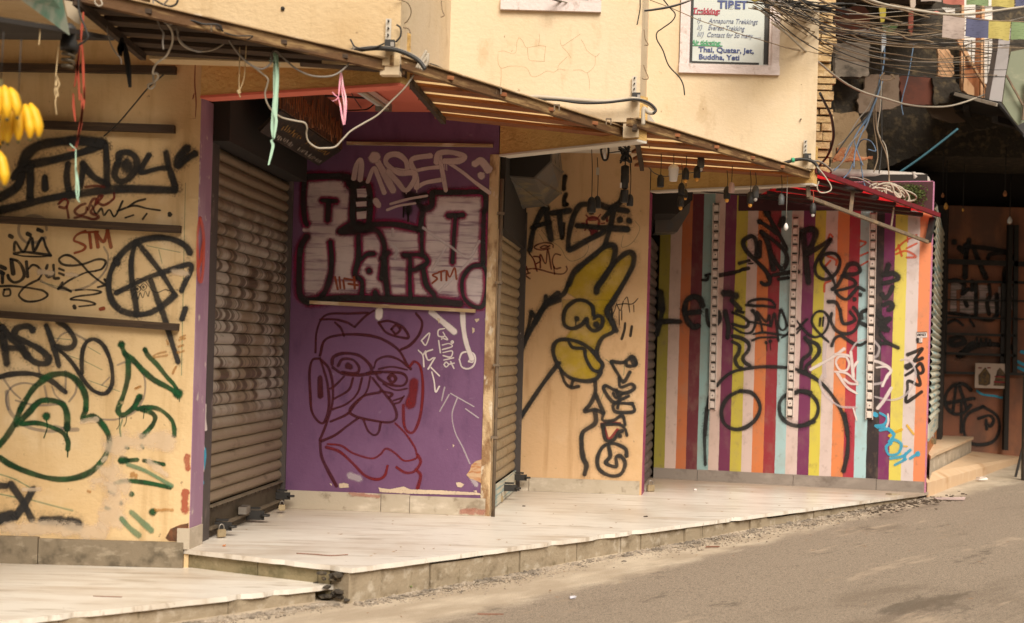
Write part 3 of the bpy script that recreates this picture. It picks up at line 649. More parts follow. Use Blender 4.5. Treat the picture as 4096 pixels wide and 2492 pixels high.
# bay 3: dark door jamb and recessed shutter
facet('door_jamb', M['magenta'], S3a, S3b, 0, .17, .0, 2.50, .004)
sh3 = shutter(S3a, S3b, .22, .99, .02, 2.2, M['guide'], .085, .016, inset=.03, label='dark recessed roller shutter')
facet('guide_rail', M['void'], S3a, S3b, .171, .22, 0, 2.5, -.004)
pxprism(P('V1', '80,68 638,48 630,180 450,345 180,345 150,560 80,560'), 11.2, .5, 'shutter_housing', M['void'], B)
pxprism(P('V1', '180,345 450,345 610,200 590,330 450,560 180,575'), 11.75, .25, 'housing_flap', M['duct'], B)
# right hand shutter behind the striped wall
sh4 = shutter(S4a, S4b, .06, .93, .60, 2.62, M['shutter_blue'], .068, .024, inset=0, label='pale blue and white roller shutter behind the striped wall')
facet('bottom_bar', M['shutter_blue'], S4a, S4b, .06, .93, .44, .598, .012, .03, sh4)
facet('sill_wall', M['orange_wood'], S4a, S4b, .0, .93, .1, .438, 0, .1)
facet('guide_rail', M['void'], S4a, S4b, .931, 1.12, .1, 2.9, .05, .1)
facet('end_wall', M['pinkwall'], (3.69, 11.53), (3.722, 11.62), 0, 1, 0, 2.76, .012, .03)
# soffits, downstand beams, upper storey
def slab(name, mat_, poly, z0, z1, parent=B):
    mb = MB(); mb.prism(poly, z0, z1); return mb.build(name, mat_, parent)
slab('ceiling', M['pink'], [(-1.9, 6.72), (-.66, 6.72), (-.56, 8.3), (-.13, 8.35), (-.13, 9.0), (-1.6, 9.3)], 2.80, 2.86)['label'] = 'salmon pink ceiling'
slab('ceiling', M['white_soffit'], [(-.12, 8.3), (.70, 8.3), (1.09, 9.9), (1.09, 10.66), (.0, 10.9)], 2.80, 2.86)
slab('ceiling', M['white_soffit'], [(1.10, 10.02), (2.2, 10.02), (2.32, 11.85), (1.3, 12.3)], 2.80, 2.86)
def beam(a, b, z0, z1, th=.1):
    d = Vector((b[0] - a[0], b[1] - a[1])).normalized(); nb = Vector((-d.y, d.x)); a, b = Vector(a), Vector(b)
    o = slab('beam', M['beam'], [tuple(a), tuple(b), tuple(b + nb * th), tuple(a + nb * th)], z0 + .006, z1); return o
b1 = beam((-1.765, 7.21), (-.615, 6.71), 2.51, 2.79); b2 = beam((-.125, 9.01), (.755, 8.22), 2.505, 2.79); b3 = beam((1.10, 10.66), (2.262, 9.94), 2.495, 2.79)
def lip(a, b, z0, th, mat_, par):
    d = Vector((b[0] - a[0], b[1] - a[1])).normalized(); nb = Vector((-d.y, d.x)); a, b = Vector(a), Vector(b)
    mb = MB(); mb.prism([tuple(a - nb * .006), tuple(b - nb * .006), tuple(b + nb * th), tuple(a + nb * th)], z0 - .009, z0 + .005); return mb.build('beam_edge', mat_, par)
lip((-1.765, 7.21), (-.615, 6.71), 2.51, .1, M['pink'], b1); lip((-.125, 9.01), (.755, 8.22), 2.505, .1, M['white_soffit'], b2); lip((1.10, 10.66), (2.262, 9.94), 2.495, .1, M['white_soffit'], b3)
slab('roof_slab', M['upper'], [(-.62, 6.71), (-.45, 8.22), (.75, 8.22), (.96, 9.94), (2.26, 9.94), (2.5, 12.6), (-4.6, 12.6), (-4.6, 4.9), (-2.01, 4.9), (-2.01, 6.71)], 2.868, 6.5)  # upper storey mass; its left front overhang is added to shade the left wall
def upwall(pl, z0, mat_, zR=None, th=.12, ext0=0, label=None, hole=None):
    x0, y0, x1, y1 = pl; mb = MB()
    if hole is None:
        mb.prism([(x0, y0), (x1, y1), (x1, y1 + th), (x0, y0 + th)], z0, 6.6)
    else:                                        # frontal wall with a window opening
        hx0, hx1, hz0 = hole
        for a, b, c, d in ((x0, hx0, z0, 6.6), (hx1, x1, z0, 6.6), (hx0, hx1, z0, hz0), (hx0, hx1, 4.6, 6.6)): mb.prism([(a, y0), (b, y0), (b, y0 + th), (a, y0 + th)], c, d)
    o = mb.build('upper_wall', mat_, B)
    if label: o['label'] = label
    return o
mb = MB(); mb.prism([(-2.0, 6.58), (-1.881, 6.58), (-1.881, 6.69), (-2.0, 6.69)], 2.90, 6.6); mb.build('upper_wall', M['upper'], B)
u1 = upwall((-1.88, 6.58, -.61, 6.58), 2.575, M['upper'], label='cream upper wall at the left')
facet('upper_wall', M['upper_b'], (-.61, 6.58), (-.445, 8.19), .001, 1, 2.655, 6.6, .0, .1); facet('corner_foot', M['upper_b'], (-.61, 6.58), (-.445, 8.19), .001, .035, 2.53, 2.654, .0, .1)
wx0, wx1 = at_d(2002, 30, 8.19).x, at_d(2404, 30, 8.19).x; wz = at_d(2200, 47, 8.19).z
u2 = upwall((-.445, 8.19, .76, 8.19), 2.612, M['upper_b'], label='cream upper wall with crazed plaster', hole=(wx0, wx1, wz))
facet('upper_wall', M['upper_b'], (.76, 8.19), (.97, 9.91), .001, 1, 2.655, 6.6, .0, .1); facet('corner_foot', M['upper_b'], (.76, 8.19), (.97, 9.91), .001, .03, 2.52, 2.654, .0, .1)
sx0, sx1 = at_d(2716, 200, 9.91).x, at_d(3118, 200, 9.91).x; sz = at_d(2915, 298, 9.91).z
u3 = upwall((.97, 9.91, 2.27, 9.91), 2.605, M['upper_b'], label='cream upper wall with the sign window', hole=(sx0, sx1, sz))
facet('upper_wall', M['upper_b'], (2.27, 9.91), (2.5, 12.4), .001, 1, 2.76, 6.6, .0, .1)
# windows
def window(x0, x1, z0, z1, y, lab, panes=1):
    w_ = thing('window', None, None); ORG[w_] = ORG[B]; w_.parent = B; w_.location = (0, 0, 0); w_['label'] = lab
    t = .062; mb = MB()
    mb.prism([(x0, y - .03), (x1, y - .03), (x1, y + .05), (x0, y + .05)], z0, z0 + .07)
    mb.prism([(x0 + .004, y - .02), (x0 + t, y - .02), (x0 + t, y + .05), (x0 + .004, y + .05)], z0 + .072, z1)
    mb.prism([(x1 - t, y - .02), (x1 - .004, y - .02), (x1 - .004, y + .05), (x1 - t, y + .05)], z0 + .072, z1)
    mb.prism([(x0 + t, y - .004), (x0 + t + .018, y - .004), (x0 + t + .018, y + .05), (x0 + t, y + .05)], z0 + .072, z1)
    mb.prism([(x1 - t - .018, y - .004), (x1 - t, y - .004), (x1 - t, y + .05), (x1 - t - .018, y + .05)], z0 + .072, z1)
    mb.build('frame', M['window_paint'], w_)
    return w_
win_a = window(wx0, wx1, wz, 4.6, 8.19, 'white framed window with tiled glass above the second bay')
pane_m = mat('dim_window_glass', (.26, .29, .27), [((.36, .38, .34), 8, (1, 1, 1), .4, .7, .6)], rough=.2)
mb = MB(); mb.prism([(wx0 + .06, 8.205), (wx1 - .06, 8.205), (wx1 - .06, 8.215), (wx0 + .06, 8.215)], wz + .06, 4.6); mb.build('pane', pane_m, win_a)
mb = MB()
for f_ in (.3, .62): 
    x_ = wx0 + (wx1 - wx0) * f_; mb.prism([(x_, 8.2005), (x_ + .006, 8.2005), (x_ + .006, 8.2045), (x_, 8.2045)], wz + .065, 4.6)
mb.build('tile_joints', M['cable_grey'], win_a)
win_b = window(sx0, sx1, sz, 4.6, 9.91, 'white framed window with a trekking office sign behind the glass')
sign_m = mat('pale_sign_board', (.52, .56, .54), [((.60, .62, .61), 2.5, (1, 1, 1), .4, .7, .7)], rough=.25)
mb = MB(); mb.prism([(sx0 + .06, 9.935), (sx1 - .06, 9.935), (sx1 - .06, 9.945), (sx0 + .06, 9.945)], sz + .065, 4.6); mb.build('sign_board', sign_m, win_b)
mb = MB(); f_ = .085                              # dark rubber gasket
mb.prism([(sx0 + .08, 9.9285), (sx0 + .105, 9.9285), (sx0 + .105, 9.934), (sx0 + .08, 9.934)], sz + .09, 4.6)
mb.prism([(sx1 - .115, 9.9285), (sx1 - .08, 9.9285), (sx1 - .08, 9.934), (sx1 - .115, 9.934)], sz + .09, 4.6)
mb.prism([(sx0 + .106, 9.9285), (sx1 - .15, 9.9285), (sx1 - .15, 9.934), (sx0 + .106, 9.934)], sz + .086, sz + .10)
mb.build('gasket', M['black'], win_b)
def lettering(name, txt, px, py, hpx, d, mat_, parent, shear=0, bold=0, sx=1.0, align='LEFT', spacing=1.0):
    cu = bpy.data.curves.new(name, 'FONT'); cu.body = txt; cu.size = 1; cu.shear = shear; cu.offset = bold; cu.align_x = align; cu.extrude = 0.004; cu.space_character = spacing
    o = bpy.data.objects.new(name, cu); COL.objects.link(o)
    dg = bpy.context.evaluated_depsgraph_get(); me = bpy.data.meshes.new_from_object(o.evaluated_get(dg)); bpy.data.objects.remove(o)
    a = at_d(px, py, d); s = hpx / F * d / .70     # cap height in pixels
    rot = Matrix(((sx * s, 0, 0), (0, 0, -1), (0, s, 0)))
    for v in me.vertices:
        q = Vector((v.co.x * s * sx, -v.co.z * .4, v.co.y * s)); v.co = a + q - ORG[parent]
    me.materials.clear(); me.materials.append(mat_)
    n = bpy.data.objects.new(name, me); COL.objects.link(n); n.parent = parent; ORG[n] = ORG[parent]; return n
ink = mat('navy_lettering', (.05, .07, .20), rough=.5); ink2 = mat('grey_blue_lettering', (.15, .17, .26), rough=.5); inkr = mat('red_lettering', (.34, .03, .06), rough=.5); inkg = mat('green_lettering', (.06, .28, .13), rough=.5)
dS = 9.932
lettering('lettering', 'TIBET', 2870, 32, 31, dS, ink, win_b, bold=.035, sx=1.08)
lettering('lettering', 'Trekking:', 2768, 52, 21, dS, inkr, win_b, bold=.03, sx=.98, shear=.15)
lettering('lettering', 'i)', 2787, 89, 19, dS, ink2, win_b, shear=.3)
lettering('lettering', 'Annapurna Trekkingt', 2833, 91, 19, dS, ink2, win_b, shear=.3, sx=.84)
lettering('lettering', 'ii)', 2787, 117, 19, dS, ink2, win_b, shear=.3)
lettering('lettering', 'Everest Trekking', 2831, 119, 19, dS, ink2, win_b, shear=.3, sx=.78)
lettering('lettering', 'iii)', 2787, 145, 19, dS, ink2, win_b, shear=.3)
lettering('lettering', 'Contact for So many ......', 2826, 147, 19, dS, ink2, win_b, shear=.3, sx=.80)
lettering('lettering', 'Air ticketing:', 2766, 178, 19, dS, inkg, win_b, bold=.03, sx=.82, shear=.15)
lettering('lettering', 'Thai, Quatar, Jet,', 2794, 207, 20, dS, ink, win_b, bold=.022, sx=1.12)
lettering('lettering', 'Buddha, Yeti', 2794, 236, 20, dS, ink, win_b, bold=.022, sx=1.12)
mb = MB(); p0, p1 = at_d(2768, 55, dS), at_d(2862, 57, dS); mb.bar(p0, p1, .004, .006); p0, p1 = at_d(2766, 181, dS), at_d(2890, 184, dS); mb.build('lettering', inkr, win_b)
mb = MB(); mb.bar(p0, p1, .004, .006); mb.build('lettering', inkg, win_b)
# battens and rails
def batten(name, mat_, pl, pts, w_, th, parent):
    (x0, y0), (x1, y1) = pts; a = at_pl(x0, y0, pl, th / 2 + .001); b = at_pl(x1, y1, pl, th / 2 + .001); mb = MB(); mb.bar(a, b, th, w_); return mb.build(name, mat_, parent)
for p_, w_ in ((((-420, 262), (704, 281)), .042), (((-420, 480), (699, 517)), .042), (((-420, 855), (723, 918)), .040), (((-420, 1226), (714, 1309)), .040), (((-420, 108), (215, 118)), .03)):
    batten('wall_rail', M['wood'], PA, p_, w_, .045, wa)
batten('batten', M['batten'], PB, ((1388, 573), (1972, 583)), .020, .03, wb); batten('batten', M['batten'], PB, ((1240, 1209), (1902, 1244)), .024, .03, wb)
mb = MB(); mb.prism([(2.05, 11.995), (3.69, 11.523), (3.69, 11.53), (2.05, 12.0)], 2.505, 2.76); mb.build('header_board', M['burgundy'], wd_)
mb = MB(); a_, b_ = at_pl(2570, 770, PD, .01), at_pl(3060, 775, PD, .01)
mb.bar(at_pl(2770, 764, PD, .012), at_pl(3080, 762, PD, .012), .02, .05); mb.build('header_board', M['white_soffit'], wd_)

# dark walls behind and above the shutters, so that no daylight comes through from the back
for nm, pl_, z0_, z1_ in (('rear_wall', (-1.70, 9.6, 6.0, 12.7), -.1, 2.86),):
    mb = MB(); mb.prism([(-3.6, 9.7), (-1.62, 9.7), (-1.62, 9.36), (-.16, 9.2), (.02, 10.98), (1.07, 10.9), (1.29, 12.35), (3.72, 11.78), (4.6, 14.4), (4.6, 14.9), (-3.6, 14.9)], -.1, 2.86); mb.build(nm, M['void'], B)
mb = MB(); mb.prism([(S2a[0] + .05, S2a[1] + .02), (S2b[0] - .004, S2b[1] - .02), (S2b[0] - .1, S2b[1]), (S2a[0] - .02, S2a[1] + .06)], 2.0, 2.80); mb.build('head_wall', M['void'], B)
# ================================================================ graffiti (parts of the walls they are painted on)
G_ = lambda n: 'graffiti'
strokes('graffiti', PK['grey'], wa, PA, [('W2', 30, '1730,200 1800,350 1770,550 1650,720 1450,860 1200,920 980,900 750,800 650,740'), ('R2', 20, '350,410 330,330 245,305 160,340 140,430 190,500 270,505 340,470'),
   ('W3', 30, '600,1080 400,1050 220,1100 120,1220 100,1350 140,1490|740,1100 800,1380|1090,850 1095,1010 1090,1190|640,770 660,900|870,1120 930,1260 1080,1380|260,1340 600,1420 1000,1400|1280,980 1260,1200 1150,1360|60,980 200,1180 340,1310|950,350 1020,250 1150,200 1300,260 1420,330|1700,1080 1820,960'),
   ('W4', 22, '210,540 330,500 450,550 530,680 540,850 500,980 400,1110 200,1190 0,1190'), ('R3', 20, '40,100 60,220 160,310 300,340 400,320|470,330 400,330 330,310')], soft=.5)
strokes('graffiti', PK['green_thin'], wa, PA, [('W3', 14, '890,300 1180,330|1140,590 1330,660|1470,450 1670,570|1400,680 1700,830|1480,1010 1990,1190'), ('R3', 9, '0,600 90,630 180,680|0,720 100,740|190,755 320,790 440,820'), ('R2', 6, '1100,530 1350,580|1190,560 1215,660|1360,1500 1390,60|520,860 300,800')])
strokes('graffiti', PK['pale'], wa, PA, [('R3', 95, '690,420 850,400 1040,400'), ('R3', 120, '650,600 720,720 660,860'), ('R3', 70, '60,930 300,925 620,950'), ('R3', 60, '560,640 620,640 680,700'), ('R3', 26, '620,520 640,500|490,285 580,270|140,690 240,690'), ('R2', 46, '1300,720 1400,740'), ('R2', 34, '290,725 390,730'), ('R2', 24, '500,745 580,750'), ('R3', 36, '900,520 1010,600')], base=.0145, soft=.8)
strokes('graffiti', PK['black'], wa, PA, [
   ('W1', 165, '0,1130 330,900 430,500 520,300 740,150 1100,80 1500,60 1900,110'), ('W1', 130, '430,520 700,480 1000,420 1400,320 1700,220 1950,120'), ('W1', 140, '560,560 570,850 560,1120'), ('W1', 115, '840,750 845,960'), ('W1', 90, '250,760 330,620 500,600'),
   ('R1', 45, '510,1230 500,1330 520,1460'), ('R1', 42, '620,1225 700,1325 810,1385'), ('R1', 40, '625,1240 605,1400'), ('R1', 40, '792,1095 800,1230 800,1380'), ('R1', 44, '890,1190 900,1150 970,1145 1020,1190 1020,1260 960,1340 900,1360 860,1320 865,1270 890,1215'), ('R1', 88, '950,1235 952,1255'),
   ('R1', 34, '1118,1160 1060,1260 1060,1295 1180,1265 1250,1258'), ('R1', 42, '1245,1145 1260,1230 1285,1310 1310,1390 1310,1425'), ('R1', 52, '1405,1110 1350,1170 1330,1235'), ('R1', 46, '1462,1150 1400,1190 1340,1245'),
   ('R2', 52, '1310,115 1100,108 870,105 600,140 350,180 150,230 0,265'),
   ('R2', 40, '1425,585 1390,530 1300,485 1190,470 1060,490 940,560 850,680 815,800 830,920 900,1010 1020,1045 1130,1030 1230,970 1310,900'), ('R2', 37, '1015,500 985,640 990,800 1015,950 1025,1050'), ('R2', 33, '1025,500 1130,630 1220,750 1300,880'), ('R2', 33, '870,885 1000,820 1130,760 1250,720 1370,680 1430,670 1432,720 1390,800 1360,870'), ('R2', 37, '1130,790 1180,930 1230,1060 1280,1230 1335,1400'), ('R2', 35, '1390,1000 1365,1080'), ('R2', 44, '865,635 880,660'),
   ('W3', 112, '20,130 60,350 110,720'), ('W3', 112, '40,130 200,320 330,420 450,600'), ('W3', 82, '60,470 380,470'), ('W3', 95, '550,170 480,110 380,110 260,160 240,250 330,320 500,400 680,500 800,620 800,700 700,730 560,690 440,580'), ('W3', 82, '770,100 820,220 880,400 940,600 980,760'), ('W3', 78, '960,20 1080,100 1190,220 1250,350 1200,450 1080,470 950,440'), ('W3', 60, '930,470 1080,580 1230,750 1380,980 1500,1130 1600,1200 1720,1230 1810,1180 1870,1050 1870,850 1830,650 1740,450 1640,350 1540,320 1440,370 1380,500 1360,700 1370,880'), ('W3', 72, '0,950 150,910 350,890 550,900 720,950 880,1030 1000,1130 1090,1200'),
   ('R3', 38, '65,660 140,770 190,870'), ('R3', 38, '200,690 150,780 90,860'), ('R3', 60, '0,870 70,850'), ('R3', 55, '260,880 370,880'), ('R3', 55, '410,890 470,905'), ('R3', 36, '0,670 35,670')], base=.004)
strokes('graffiti', PK['black_hard'], wa, PA, [
   ('R2', 18, '105,590 115,500 175,575 235,470 255,570 315,470 345,540 380,605|105,590 180,578 300,590 380,603'), ('R2', 10, '105,595 180,608 300,612 380,605'), ('R2', 26, '72,455 90,465|205,440 225,450|285,410 315,422'),
   ('W2', 45, '180,400 300,440 380,560 400,680 340,760 240,790 160,740 130,670'), ('W2', 70, '190,430 220,640'), ('W2', 55, '0,520 90,560|0,610 60,640|40,640 40,790'), ('W2', 55, '440,450 460,690'), ('W2', 32, '480,560 540,500 620,520 680,590 690,660 640,740 540,790 420,860 330,960 320,1020 400,1090 500,1110 650,1090 760,1040 790,990 720,930 600,900 400,870 200,850 0,855'),
   ('W2', 40, '790,500 770,560|760,650 800,700 860,680|890,500 900,650 900,720 980,720'), ('W2', 38, '985,560 1060,590|985,635 1060,665'), ('W2', 32, '70,910 160,910 165,1000 60,1010 70,910'),
   ('W2', 34, '1760,820 1690,790 1500,640 1350,480 1200,360 1090,335 1000,380 985,430 1050,490 1200,510 1400,480 1600,410 1720,410 1760,460 1700,560 1600,595'), ('W2', 28, '1590,600 1450,620 1300,680 1130,770 1030,850 970,900'), ('W2', 38, '1040,790 970,900|970,890 1060,880 1180,940'), ('W2', 34, '1740,740 1780,820 1630,870'), ('W2', 26, '1260,920 1400,910 1580,920 1690,950 1550,990 1300,1020 1170,1070 1350,1085 1500,1110 1590,1150 1500,1170 1320,1190'), ('W2', 60, '1235,1190 1245,1210'),
   ('R2', 13, '690,230 720,290 760,250 780,300 820,260 860,310 920,195|960,240 1020,200 1090,180|880,270 1000,230 1100,250 1200,265|1070,330 1100,290|940,320 1000,300'), ('R2', 32, '1272,293 1273,296'),
   ('R2', 5, '1005,855 1030,830 1055,855 1030,880 1005,855|1050,840 1075,815 1100,840 1075,865 1050,840|985,930 1000,900 1020,880 1035,930 1050,880 1070,920 1090,870 1110,910 1120,870|840,860 900,870 1000,860|1130,860 1180,880 1240,860 1300,880|990,830 1020,780 1080,790 1130,850'), ('R2', 16, '1028,853 1030,857|1074,838 1076,842')], base=.005, soft=.2)
strokes('graffiti', PK['green'], wa, PA, [
   ('W3', 90, '340,1490 430,1330 550,1150 680,1030 800,940 950,900 1100,900 1250,980 1370,1130 1430,1300 1430,1490'), ('R3', 30, '519,208 500,270 560,250 620,300 660,380 650,460 600,540 520,600 400,630 280,620 150,580 60,540 0,500'), ('R3', 30, '123,208 90,290 40,370 -10,430'), ('R3', 31, '100,300 170,230 240,160 320,155 380,180 405,240 405,330'), ('R3', 25, '130,295 220,290 300,310 380,350 410,400 410,450'),
   ('R3', 42, '280,248 281,252'), ('R3', 7, '280,265 285,320 265,380'), ('R3', 38, '405,305 405,315'), ('R3', 7, '405,340 408,370|410,455 408,495'),
   ('W4', 55, '255,290 290,390 330,470 340,560 335,680 310,800 270,930 225,1040 220,1100 260,1140 330,1110 410,1040 470,930'), ('W4', 58, '300,400 390,470 520,610 650,720 800,800 930,880'), ('W4', 48, '540,360 580,430 680,530 800,680 890,780 940,880'), ('W4', 75, '255,287 256,292'), ('W4', 98, '935,880 940,890'), ('W4', 66, '475,918 476,924'), ('W4', 60, '540,355 545,365'),
   ('W4', 46, '450,1070 520,1050 640,1050 760,1100 860,1200 890,1300 890,1390'), ('W4', 50, '500,1075 600,1100 660,1160 640,1240 580,1320 500,1400'), ('W4', 9, '233,1160 230,1260 200,1310|320,1160 310,1230 285,1275|530,1100 520,1180|950,930 953,980|930,930 932,950'),
   ('R3', 22, '725,520 830,512|870,517 990,540'), ('R3', 22, '695,655 760,640 880,650 1030,680'), ('R3', 27, '795,718 796,722'), ('R3', 38, '922,826 924,830'), ('R3', 16, '760,438 775,442|855,425 865,440|660,705 690,720|730,770 733,778|640,803 660,808'), ('R3', 40, '735,515 760,515')], base=.006)
strokes('graffiti', PK['green_pale'], wa, PA, [('R3', 22, '770,540 880,580 1040,670'), ('R3', 30, '735,870 780,920 840,970|795,830 850,880 915,940'), ('R3', 8, '740,270 725,320 730,370')], base=.0165)
strokes('graffiti', PK['red'], wa, PA, [('R2', 17, '640,420 575,450 555,490 600,510 640,535 620,565 560,585'), ('R2', 16, '620,432 735,425'), ('R2', 22, '670,435 682,545'), ('R2', 24, '716,430 735,540'), ('R2', 22, '716,430 775,500 805,415'), ('R2', 26, '805,415 832,540'), ('R2', 28, '755,1005 775,1000')], base=.007, soft=.2)
strokes('red_smear', paint('old_red_paint', (.40, .09, .05), .8, wear=.3, amp=.9, gs=40), wa, PA, [('R3', 30, '1132,490 1130,530 1134,565'), ('R3', 40, '1122,705 1116,760 1120,815')], base=.0075)
strokes('graffiti', PK['wine'], wa, PA, [('R2', 17, '440,215 480,180 510,200 490,245 445,240|500,235 515,320|640,215 600,230 560,270 590,300 640,285 650,245|660,260 690,190 720,180 710,230 680,280 740,310 700,330 620,310 560,320|720,220 760,170 770,155 740,160 730,200 780,225 850,180 855,140|640,90 720,80 780,90')], base=.0075, soft=.25)
strokes('rust_smear', PK['rustmark'], wa, PA, [('W4', 22, '640,430 700,400 790,380|650,450 730,435 810,420|960,210 1020,185|950,240 1020,220|930,390 1010,370|940,320 1000,300|800,240 815,290|430,815 470,800|870,640 910,560'), ('R3', 30, '800,600 815,610'), ('R3', 16, '940,815 1040,815'), ('R3', 14, '820,80 850,70|530,700 545,706')], base=.0155)
mb = MB(); 
for s in ('1000,985 1030,930 1090,905 1140,895 1140,1010 1020,1003',): fill(mb, P('R3', s), PA, .004, 3)
mb.build('exposed_brick', paint('brick_patch', (.17, .055, .025), .95, c2=(.07, .03, .018), scale=14, wear=.0), wa)
# red oval on the lilac jamb
JB = (-1.765 + .0125, 7.22 - .001, -1.58 + .0125, 9.17)
strokes('graffiti', PK['orange'], B, JB, [('R2', 20, '1500,320 1482,430 1480,560 1485,700 1495,790 1512,790 1525,680 1528,520 1520,400 1500,320|1490,690 1500,660 1510,620 1515,570 1525,500')], base=.004)
strokes('graffiti', PK['blue'], B, (-1.765 - .012 + .0125, 7.22, -1.58 - .012 + .0125, 9.17), [('R6', 22, '222,180 226,250 215,330|205,420 210,440'), ('R6', 12, '212,100 215,150|208,370 210,400')], base=.004)
strokes('graffiti', PK['white'], B, (-1.765 - .012 + .0125, 7.22, -1.58 - .012 + .0125, 9.17), [('R3', 16, '1232,0 1225,70|1240,180 1238,260 1243,330'), ('R3', 9, '1228,370 1232,450|1215,640 1220,700|1226,520 1230,580')], base=.004)

# ---- purple wall
mb = MB(); k = 1
fill(mb, P('S1', '235,405 520,405 565,470 565,730 600,800 700,755 900,755 1090,790 1110,650 1170,650 1180,530 1550,530 1570,620 1555,1020 1590,1060 1590,1200 1540,1350 1460,1350 1400,1280 1210,1310 900,1310 640,1290 330,1300 230,1330 195,1270 195,1000 245,850 205,790 235,690'), PB, .003, 10)
mb.build('graffiti', PK['silver'], wb)['label'] = 'silver block letters'
BIG = [('S1', 62, '225,390 380,385 545,392 560,440'), ('S1', 46, '222,400 212,560 222,700 238,745'), ('S1', 55, '238,835 190,930 180,1150 190,1280 250,1330'), ('S1', 38, '350,565 460,570'), ('S1', 45, '402,570 395,715'), ('S1', 44, '415,880 425,1000 415,1130 380,1240 330,1300'),
   ('S1', 52, '490,800 620,790 700,750 900,745 1090,785'), ('S1', 50, '490,795 560,750 640,740'), ('S1', 42, '625,830 625,1000 600,1120 650,1170 650,1280'), ('S1', 46, '660,790 760,790 810,870 820,960 800,1150'), ('S1', 36, '640,1010 690,970 740,965'), ('S1', 44, '703,1092 707,1094'), ('S1', 44, '800,1000 850,955'), ('S1', 42, '820,1000 830,1140 845,1280'),
   ('S1', 62, '260,1320 500,1297 750,1302 1000,1312 1200,1322 1390,1340'), ('S1', 52, '750,1255 760,1290'), ('S1', 38, '965,975 1010,1000 1010,1150 1015,1300'), ('S1', 37, '970,975 1100,975 1140,1030 1060,1080 1010,1085'), ('S1', 40, '1110,1080 1135,1200 1190,1270 1195,1320'), ('S1', 36, '1100,760 1100,900 1105,970'), ('S1', 50, '1090,780 1110,640 1170,610 1180,510'), ('S1', 48, '1180,505 1400,505 1560,508 1580,600 1575,640'),
   ('S1', 42, '1565,640 1560,850 1560,1030'), ('S1', 40, '1295,680 1410,675'), ('S1', 37, '1352,680 1340,850 1330,1030'), ('S1', 34, '1560,1050 1480,1060 1420,1120 1400,1200 1420,1300 1490,1360 1560,1350 1590,1200 1580,1100 1560,1050'),
   ('S1', 56, '590,450 700,455 700,740 590,745 590,450'), ('S1', 34, '595,560 700,555|595,635 700,630'), ('S1', 70, '560,440 600,450')]
strokes('graffiti', PK['magenta'], wb, PB, [(c, w_ * .8 + 24, s) for c, w_, s in BIG], base=.007, soft=.5)
strokes('graffiti', PK['black'], wb, PB, [(c, w_ * .78, s) for c, w_, s in BIG], base=.0115, soft=.4)
mb = MB()
for s in ('612,480 680,476 690,530 680,542 618,540', '605,577 685,572 685,608 612,612', '612,652 685,645 682,700 615,706'): fill(mb, P('S1', s), PB, .0165, 5)
mb.build('graffiti', PK['silver'], wb)
strokes('graffiti', PK['black_worn'], wb, PB, [('S1', 66, '985,520 1060,545 1120,535'), ('S1', 58, '1000,620 1000,650'), ('S1', 40, '1070,580 1100,620'), ('S1', 12, '965,600 962,690|998,650 998,720')], base=.0165, soft=.7)
strokes('graffiti', PK['chrome'], wb, PB, [('S1', 34, '590,400 610,300 640,262 648,300 638,410'), ('S1', 29, '695,425 740,322 770,380 820,510'), ('S1', 43, '748,240 800,330 885,490'), ('S1', 75, '745,240 747,244'), ('S1', 36, '850,345 900,340 985,340 980,270 920,222 850,230 830,280 880,330 940,360 1040,360 1040,420 980,490 920,430 850,350'), ('S1', 36, '1165,230 1040,250 1020,290 1050,360 1062,470'), ('S1', 26, '1040,345 1140,325 1232,315'), ('S1', 26, '1062,470 1130,432 1250,410'),
   ('S1', 28, '1230,205 1245,300 1280,490'), ('S1', 38, '1212,280 1225,215 1320,205 1418,235 1380,268 1270,272'), ('S1', 25, '1280,270 1400,350 1500,430 1608,508'), ('S1', 52, '1500,290 1545,270 1600,335'), ('S1', 50, '1543,378 1547,380'), ('S1', 16, '865,592 1000,555 1140,530|840,637 930,605 1050,587'), ('S1', 6, '1272,290 1274,335|1286,290 1288,340|1062,470 1063,505|985,485 983,515|822,510 823,522'), ('S1', 44, '755,570 775,600')], base=.0172, soft=.3)
strokes('graffiti', PK['haze_white'], wb, PB, [('S1', 20, '1110,770 1300,900 1450,990 1530,870|1290,900 1180,1080|1480,1000 1230,1250|860,890 910,930 900,1000|880,780 885,830')], base=.0172, soft=.5)
strokes('graffiti', PK['red'], wb, PB, [('S1', 15, '450,1140 470,1230|482,1140 490,1222|512,1165 520,1225|550,1190 620,1200|592,1140 598,1225|520,1150 600,1165'), ('S1', 12, '1222,1108 1180,1125 1215,1150 1178,1185|1225,1102 1272,1090|1245,1100 1246,1165|1285,1165 1286,1090 1310,1140 1346,1070 1360,1155')], base=.0175, soft=.2)
